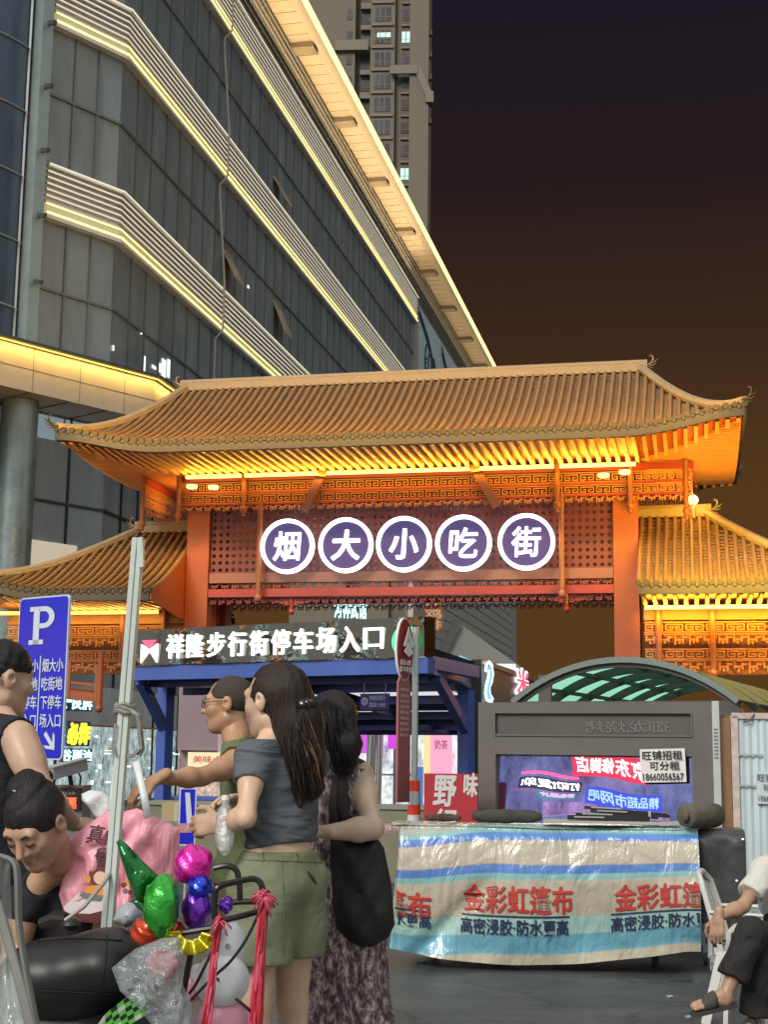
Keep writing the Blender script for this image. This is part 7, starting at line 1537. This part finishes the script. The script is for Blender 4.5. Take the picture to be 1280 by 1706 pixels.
disc(ov(165, 1458, 17, 19), M('print_brown', (.16, .05, .035), .6), 'printed_hair', .004); disc(ov(167, 1462, 11, 11), M('print_skin', (.85, .55, .42), .6), 'printed_face', .006)
disc([(148, 1476), (172, 1472), (178, 1490), (150, 1494), (140, 1482)], M('print_orange', (.8, .33, .05), .6), 'printed_jumper', .005); disc([(136, 1486), (150, 1488), (172, 1492), (166, 1500), (146, 1498), (132, 1492)], M('print_slate', (.18, .2, .2), .6), 'printed_skirt', .006); disc([(124, 1499), (133, 1490), (140, 1494), (129, 1500)], M('print_skin'), 'printed_legs', .005); disc(ov(146, 1464, 5, 7), M('print_orange'), 'printed_hand', .005)
for k, (x, y, c) in enumerate(((206, 1474, 'print_brown'), (213, 1470, 'print_orange'), (220, 1476, 'bag_ink'), (209, 1484, 'print_slate'), (218, 1486, 'print_brown'))): disc(ov(x, y, 5, 5, 7), M(c), 'printed_flower', .004)
# white carrier bag by the machine and grey bag behind the scooter
wb = MB(); wb.add(*poly_bag([(136, 1322), (150, 1316), (170, 1318), (186, 1330), (190, 1352), (178, 1372), (160, 1362), (148, 1345), (136, 1332)], 4.7, .03, 7, .008, 3.)); tag(wb.build('carrier_bag', WB, smooth='all', loc=P(165, 1350, 4.7)), 'crumpled white carrier bag between the red display and the white post', 'bag')
gb_ = MB(); gb_.add(*poly_bag([(188, 1532), (196, 1514), (212, 1502), (232, 1506), (240, 1520), (236, 1536), (210, 1545)], 4.2, .05, 7, .006, 4.)); tag(gb_.build('grey_bag', M('bag_greyblue', (.36, .39, .42), .45, bump=(14, .3, .01)), smooth='all', loc=P(215, 1525, 4.2)), 'blue grey plastic bag tucked behind the black scooter seat', 'bag')
rs_ = MB(); rs_.tube([P(108, 1533, 4.17), P(140, 1510, 4.18), P(175, 1468, 4.22), P(183, 1455, 4.25)], .006, 7); 
# ================================================================ ELECTRIC SCOOTER
sc0 = P(130, 1600, 4.1); scoot = thing('electric_scooter', 'black electric scooter with rubber seat and luggage rack hung with foil balloons', 'scooter', (sc0[0], sc0[1], PZ))
rs_.build('cable', M('cable_grey', (.33, .31, .28), .5), scoot, smooth=True)
A_, B_ = P(178, 1606, 4.12), P(96, 1622, 4.12)
def f(X):
    d = smin(ellip(X, A_, (.115, .15, .098)), ellip(X, B_, (.16, .14, .098)), .05); d = smin(d, rcone(X, P(55, 1660, 4.14), P(130, 1655, 4.14), .085, .1), .05)
    d = inter(d, X[..., 2] - (P(150, 1542, 4.1)[2] + .10 * (X[..., 0] - A_[0]) * (X[..., 0] < A_[0]))); seam = np.abs((X[..., 0] - P(150, 1640, 4.0)[0]) - .25 * (X[..., 2] - A_[2])) - .002
    return d
mbS = MB(); net_mb(mbS, f, np.minimum(A_, B_) - .3, np.maximum(A_, B_) + .26, .008); mbS.build('seat', M('seat_black', (.013, .014, .015), .42, bump=(160, .08, .001), spec=.5), scoot, smooth='all')
b = MB(); seam(b, [(168 - .004 * (y - 1560) ** 2 * .35 + 10, y) for y in range(1556, 1690, 8)], .0022, f, 4.12); seam(b, [(60 + 9 * i, 1566 + .0 * i - 4 * math.sin(i / 5)) for i in range(17)], .0022, f, 4.12); seam(b, [(66 + 9 * i, 1650 + .4 * i) for i in range(16)], .002, f, 4.12); b.build('seat_seam', M('seam_black', (.006, .006, .007), .6), scoot, smooth='all')
b = MB(); pA, pB = P(60, 1720, 4.14), P(215, 1720, 4.14)
def f(X): return smin(rcone(X, P(40, 1730, 4.14), P(190, 1745, 4.14), .10, .12), rcone(X, P(190, 1745, 4.14), P(245, 1700, 4.14), .12, .05), .05)
net_mb(b, f, P(40, 1745, 4.14) - .25, P(250, 1690, 4.14) + .22, .012); b.build('body_shell', M('shell_black', (.016, .016, .018), .3, coat=.4), scoot, smooth='all')
b = MB(); GC, BK, WH2 = M('checker_green', (.13, .55, .07), .4), M('checker_black', (.015, .018, .015), .4), M('checker_white', (.6, .64, .58), .4)
for i in range(7):
    for k in range(6):
        u0, v0 = i / 7, k / 6
        def gp(u, v): return P(163 + 74 * u + 10 * v, 1706 - 60 * u ** .7 + 42 * v, 3.96 + .05 * u)
        b.add([gp(u0, v0), gp(u0 + 1 / 7, v0), gp(u0 + 1 / 7, v0 + 1 / 6), gp(u0, v0 + 1 / 6)], [(0, 1, 2, 3)], 0 if (i + k) % 2 else (2 if (i * 3 + k) % 5 == 0 else 1))
b.build('checker_panel', [GC, BK, WH2], scoot)
for x in (-.42, .40):
    b = MB(); c = (sc0[0] + x, 4.14, PZ + .2); b.tube([(c[0] + .165 * math.cos(t), c[1], c[2] + .165 * math.sin(t)) for t in [2 * math.pi * i / 28 for i in range(29)]], .036, 10); w_ = b.build('wheel', M('tyre', (.02, .02, .02), .7), scoot, smooth=True)
    b = MB(); b.tube([(c[0], c[1] - .04, c[2]), (c[0], c[1] + .04, c[2])], .1, 18); b.build('hub', M('hub_grey', (.3, .3, .3), .4, .6), w_)
b = MB(); b.bar((sc0[0] - .42, 4.14, PZ + .2), (sc0[0] - .3, 4.14, PZ + .62), .06, .08); b.bar((sc0[0] + .4, 4.14, PZ + .2), (sc0[0] + .25, 4.14, PZ + .6), .06, .08); b.bar((sc0[0] - .35, 4.14, PZ + .32), (sc0[0] + .32, 4.14, PZ + .32), .16, .07); b.build('chassis', MATS['shell_black'], scoot)
b = MB(); b.tube([P(70, 1538, 4.35), P(90, 1530, 4.33), P(112, 1531, 4.3)], .018, 8); b.ell(P(118, 1540, 4.25), .03, .03, .02, 10, 6); b.ell(P(98, 1524, 4.36), .03, .02, .015, 10, 6); b.build('handle_grip', M('grip_black', (.015, .015, .015), .5), scoot, smooth=True)
BLK = M('tube_black', (.02, .018, .017), .3, .3, spec=.6)
def tubes(nm, lst, r, mat=BLK, parent=scoot, flat=1.): 
    b = MB()
    for pts in lst:
        c = [P(x, y, D_) for x, y, D_ in pts]; out = []
        for i in range(len(c) - 1):
            p0_, p1_, p2_, p3_ = c[max(0, i - 1)], c[i], c[i + 1], c[min(len(c) - 1, i + 2)]
            for k in range(5): t = k / 5; out.append(.5 * (2 * p1_ + (p2_ - p0_) * t + (2 * p0_ - 5 * p1_ + 4 * p2_ - p3_) * t * t + (3 * p1_ - p0_ - 3 * p2_ + p3_) * t ** 3))
        out.append(c[-1]); b.tube(out, r, 8, flat=flat)
    return b.build(nm, mat, parent, smooth=True)
tubes('rear_rack', [[(357, 1530, 3.95), (358, 1490, 3.95), (366, 1476, 3.95), (400, 1467, 3.98), (424, 1464, 4.0), (436, 1474, 4.0), (438, 1500, 4.0), (436, 1560, 4.0), (428, 1706, 4.02), (424, 1790, 4.02)], [(368, 1534, 3.95), (400, 1526, 3.97), (434, 1517, 4.0)], [(300, 1554, 3.95), (352, 1546, 3.95)], [(318, 1590, 4.0), (312, 1620, 4.0), (306, 1655, 4.0), (300, 1720, 4.05)],
    [(356, 1446, 4.25), (378, 1442, 4.25), (394, 1450, 4.25), (399, 1475, 4.25), (400, 1500, 4.25)], [(360, 1506, 4.25), (400, 1502, 4.25), (432, 1502, 4.25)]], .0085)
tubes('brake_cable', [[(432, 1520, 3.98), (410, 1565, 3.96), (385, 1600, 3.94), (358, 1625, 3.93), (335, 1648, 3.93), (316, 1668, 3.93)], [(356, 1580, 3.94), (340, 1612, 3.94), (326, 1640, 3.94), (315, 1655, 3.94)], [(392, 1663, 3.93), (410, 1677, 3.93), (425, 1692, 3.95)]], .0042)
# ---- clear rain cover at the left edge
rc_ = thing('rain_cover', 'clear plastic rain cover with grey piping at the lower left corner', 'cover', P(20, 1600, 3.7)); CL = M('clear_plastic', (.55, .6, .58), .08, alpha=.55, spec=1., bump=(5, .9, .12, (1, 1, .6)))
b = MB(); b.grid(lambda u, v: tuple(P(-45 + (62 + 12 * v ** 2 + 45 * v ** 3) * u, 1430 + 300 * v, 3.72 - .05 * math.sin(3 * u + 5 * v) + .012 * math.sin(17 * u + 9 * v))), 20, 36); b.build('clear_sheet', CL, rc_, smooth='all')
tubes('piping', [[(-20, 1422, 3.7), (10, 1428, 3.7), (26, 1440, 3.69), (30, 1475, 3.68), (32, 1540, 3.68), (44, 1620, 3.67), (62, 1715, 3.66)], [(-5, 1500, 3.69), (12, 1560, 3.68), (34, 1640, 3.66), (52, 1712, 3.65)]], .013, M('piping_grey', (.19, .19, .175), .5), rc_, .5)
# ---- foil balloons
def foil(nm, c): return M(nm, c, .22, .6, bump=(9, .7, .04), spec=.8, coat=.4)
FG, FM_, FB, FP, FR, FY = foil('foil_green', (.03, .42, .035)), foil('foil_magenta', (.85, .02, .42)), foil('foil_blue', (.02, .06, .75)), foil('foil_purple', (.16, .02, .5)), foil('foil_red', (.75, .07, .02)), foil('foil_yellow', (.7, .62, .02))
def crumple(b, px, py, D, rx, ry, rd, seed, amp=.1, mi=0):
    c = P(px, py, D); s_ = D / F_PX
    fn = lambda d: 1 + amp * .8 * math.sin(4 * d.x + 3 * d.z + seed) * math.sin(4 * d.z - 3 * d.y + seed * 2) - amp * .55 * abs(math.sin(6 * d.x + 4 * d.y + 2 * d.z + seed)) ** .6 - amp * .35 * abs(math.sin(9 * d.z - 5 * d.x + seed * 3)) ** .6
    b.ell(c, rx * s_, rd, ry * s_, 40, 28, mi, fn=fn)
gf = thing('foil_balloon', 'shiny green foil balloon with a pointed horn and red skirt on the scooter rack', 'balloon', P(270, 1510, 3.95), 'foil balloons on the scooter rack')
b = MB(); b.add(*poly_bag([(194, 1402), (200, 1397), (210, 1404), (240, 1436), (268, 1462), (256, 1480), (240, 1504), (228, 1502), (215, 1470), (202, 1432)], 4.0, .025, 8, .003, 5.)); b.add(*poly_bag([(219, 1500), (232, 1494), (246, 1510), (248, 1524), (228, 1512)], 4.0, .012, 6, .003, 6.)); b.build('horn', foil('foil_deep_green', (.008, .17, .03)), gf, smooth='all')
b = MB(); crumple(b, 270, 1508, 3.93, 31, 52, .06, 1.); b.build('head', FG, gf, smooth='all')
b = MB(); crumple(b, 250, 1552, 3.97, 32, 26, .05, 2.3, .16); crumple(b, 286, 1552, 3.98, 24, 24, .045, 4.3, .16); b.build('skirt', FR, gf, smooth='all')
pf = thing('foil_balloon', 'magenta, blue and purple foil balloon tied behind the green one', 'balloon', P(326, 1470, 4.0), 'foil balloons on the scooter rack')
b = MB(); crumple(b, 322, 1440, 4.02, 33, 34, .06, 3.1, .08); b.build('top', FM_, pf, smooth='all')
b = MB(); crumple(b, 333, 1476, 3.99, 23, 20, .045, 5.1, .12); b.build('collar', FB, pf, smooth='all')
b = MB(); crumple(b, 329, 1512, 4.01, 28, 36, .055, 6.1, .09); b.build('body', FP, pf, smooth='all')
b = MB(); crumple(b, 377, 1507, 4.0, 13, 15, .025, 7.1, .2); tag(b.build('foil_balloon', FP, smooth='all', loc=P(377, 1507, 4.0)), 'small crumpled violet foil puff hanging inside the rack loop', 'balloon', 'foil balloons on the scooter rack')
yf = MB(); 
def yfr(u, v): a = math.pi * (1.05 + .95 * u); r = 18 + 30 * v; return tuple(P(312 + r * .95 * -math.cos(a) * 1.0 + 6, 1550 - r * math.sin(a) * .85, 3.93 - .012 * math.sin(34 * u) * v))
yf.grid(yfr, 60, 8); tag(yf.build('foil_frill', FY, smooth='all', loc=P(330, 1570, 3.93), solid=.002), 'pleated yellow foil frill hanging under the rack bar', 'decoration')
# ---- latex balloon figure, clear bag, ribbons
wf = thing('balloon_figure', 'white and pink balloon figure hanging below the scooter rack', 'balloon', P(380, 1620, 4.12)); LW = M('latex_white', (.80, .84, .87), .3, spec=.6, sub=.1); LP = M('latex_pink', (.72, .33, .42), .3, spec=.6)
b = MB(); s_ = 4.12 / F_PX; b.ell(P(378, 1572, 4.12), 31 * s_, .05, 38 * s_, 24, 16); b.build('head', LW, wf, smooth='all'); b = MB(); b.ell(P(370, 1632, 4.10), 44 * s_, .075, 42 * s_, 24, 16); b.build('body', LW, wf, smooth='all')
b = MB(); b.ell(P(372, 1705, 4.12), 42 * s_, .07, 48 * s_, 24, 16); b.ell(P(322, 1640, 4.14), 22 * s_, .04, 26 * s_, 16, 12, 0); b.ell(P(330, 1622, 4.13), 14 * s_, .03, 16 * s_, 16, 12, 1); b.build('lower_balloon', [LP, LW], wf, smooth='all')
b = MB(); e0 = P(379, 1576, 4.066); b.tube([e0 + V3(.0045 * math.cos(t), 0, .0065 * math.sin(t)) for t in [2 * math.pi * i / 12 for i in range(13)]], .0012, 5); b.tube([P(362, 1628, 4.022), P(364, 1634, 4.022)], .003, 5); b.build('face_mark', M('print_black'), wf)
cb = MB(); cb.add(*poly_bag([(186, 1612), (225, 1580), (270, 1562), (298, 1560), (306, 1580), (305, 1640), (318, 1665), (322, 1720), (270, 1730), (232, 1680), (200, 1650)], 3.88, .05, 10, .012, 7.)); cbo = tag(cb.build('clear_bag', M('bag_clear', (.42, .47, .5), .07, alpha=.42, spec=1., bump=(9, 1., .12)), smooth='all', loc=P(255, 1640, 3.88)), 'crumpled clear plastic bag with something red inside, hung beside the seat', 'bag')
b = MB(); crumple(b, 272, 1606, 3.88, 28, 26, .02, 8.1, .15); b.build('red_content', M('content_red', (.5, .11, .12), .6), cbo, smooth='all')
RBN = M('ribbon_red', (.45, .02, .035), .3, spec=.7); RB2 = M('ribbon_rose', (.62, .09, .15), .3, spec=.7)
def ribbon(label, x0, y0, x1, y1, D_, n, spread, seed, puff):
    r = thing('ribbon_bundle', label, 'ribbon', P(x0, y0, D_), 'red ribbon bundles on the rack'); rnd = random.Random(seed); b = MB()
    for i in range(n):
        a = rnd.uniform(-spread, spread); c = rnd.uniform(-spread, spread); pts = []
        for k in range(9): t = k / 8; pts.append(P(x0 + (x1 - x0) * t + a * (.4 + .6 * t) + 2.5 * math.sin(5 * t + i), y0 + (y1 - y0) * t, D_ - .012 + .02 * rnd.uniform(-1, 1) * .4 + c * .001))
        b.tube(pts, .0042 if i % 3 else .003, 5, i % 2, flat=.45)
    b.build('strands', [RBN, RB2], r, smooth='all'); b = MB()
    for i in range(puff):
        A = rnd.uniform(0, 6.28); L_ = rnd.uniform(9, 24); pts = [P(x0 + L_ * t * math.cos(A), y0 + 8 + L_ * t * math.sin(A) * .9 + 14 * t * t, D_ - .02 - .02 * math.sin(3 * t)) for t in (0, .3, .6, .9, 1.1)]; b.tube(pts, .0022, 5, 1 - i % 2 if i % 3 else 1)
    crumple(b, x0 - 1, y0 + 12, D_ - .01, 10, 14, .02, seed, .2, 0)
    b.build('knot', [RBN, RB2], r, smooth='all')
ribbon('long bright red ribbon bundle knotted at the rack corner, shreds flying', 441, 1482, 424, 1720, 3.95, 46, 9, 3, 44)
ribbon('thinner rose ribbon bundle hanging from the middle of the rack', 366, 1526, 342, 1720, 3.91, 12, 5, 5, 8)
# bottle in the grey-tee woman's hand
bt = thing('clear_bottle', 'clear faceted plastic bottle held by the woman in the grey tee', 'bottle', P(370, 1380, 4.5)); c0, c1 = P(376, 1330, 4.52), P(374, 1425, 4.46); ax_ = c1 - c0
BM = M('bottle_plastic', (.75, .78, .76), .08, .35, alpha=.55, spec=1., bump=(55, 1., .012)); b = MB(); prof = [(0, .013), (.06, .013), (.1, .012), (.2, .022), (.35, .03), (.5, .029), (.62, .032), (.8, .027), (.92, .018), (1, .006)]
b.tube([c0 + ax_ * t for t, _ in prof], [r for _, r in prof], 14); b.build('bottle_body', BM, bt); b = MB(); b.tube([c0 - ax_ * .04, c0 + ax_ * .05], .0145, 12); b.build('cap', M('cap_white', (.7, .7, .68), .4), bt)
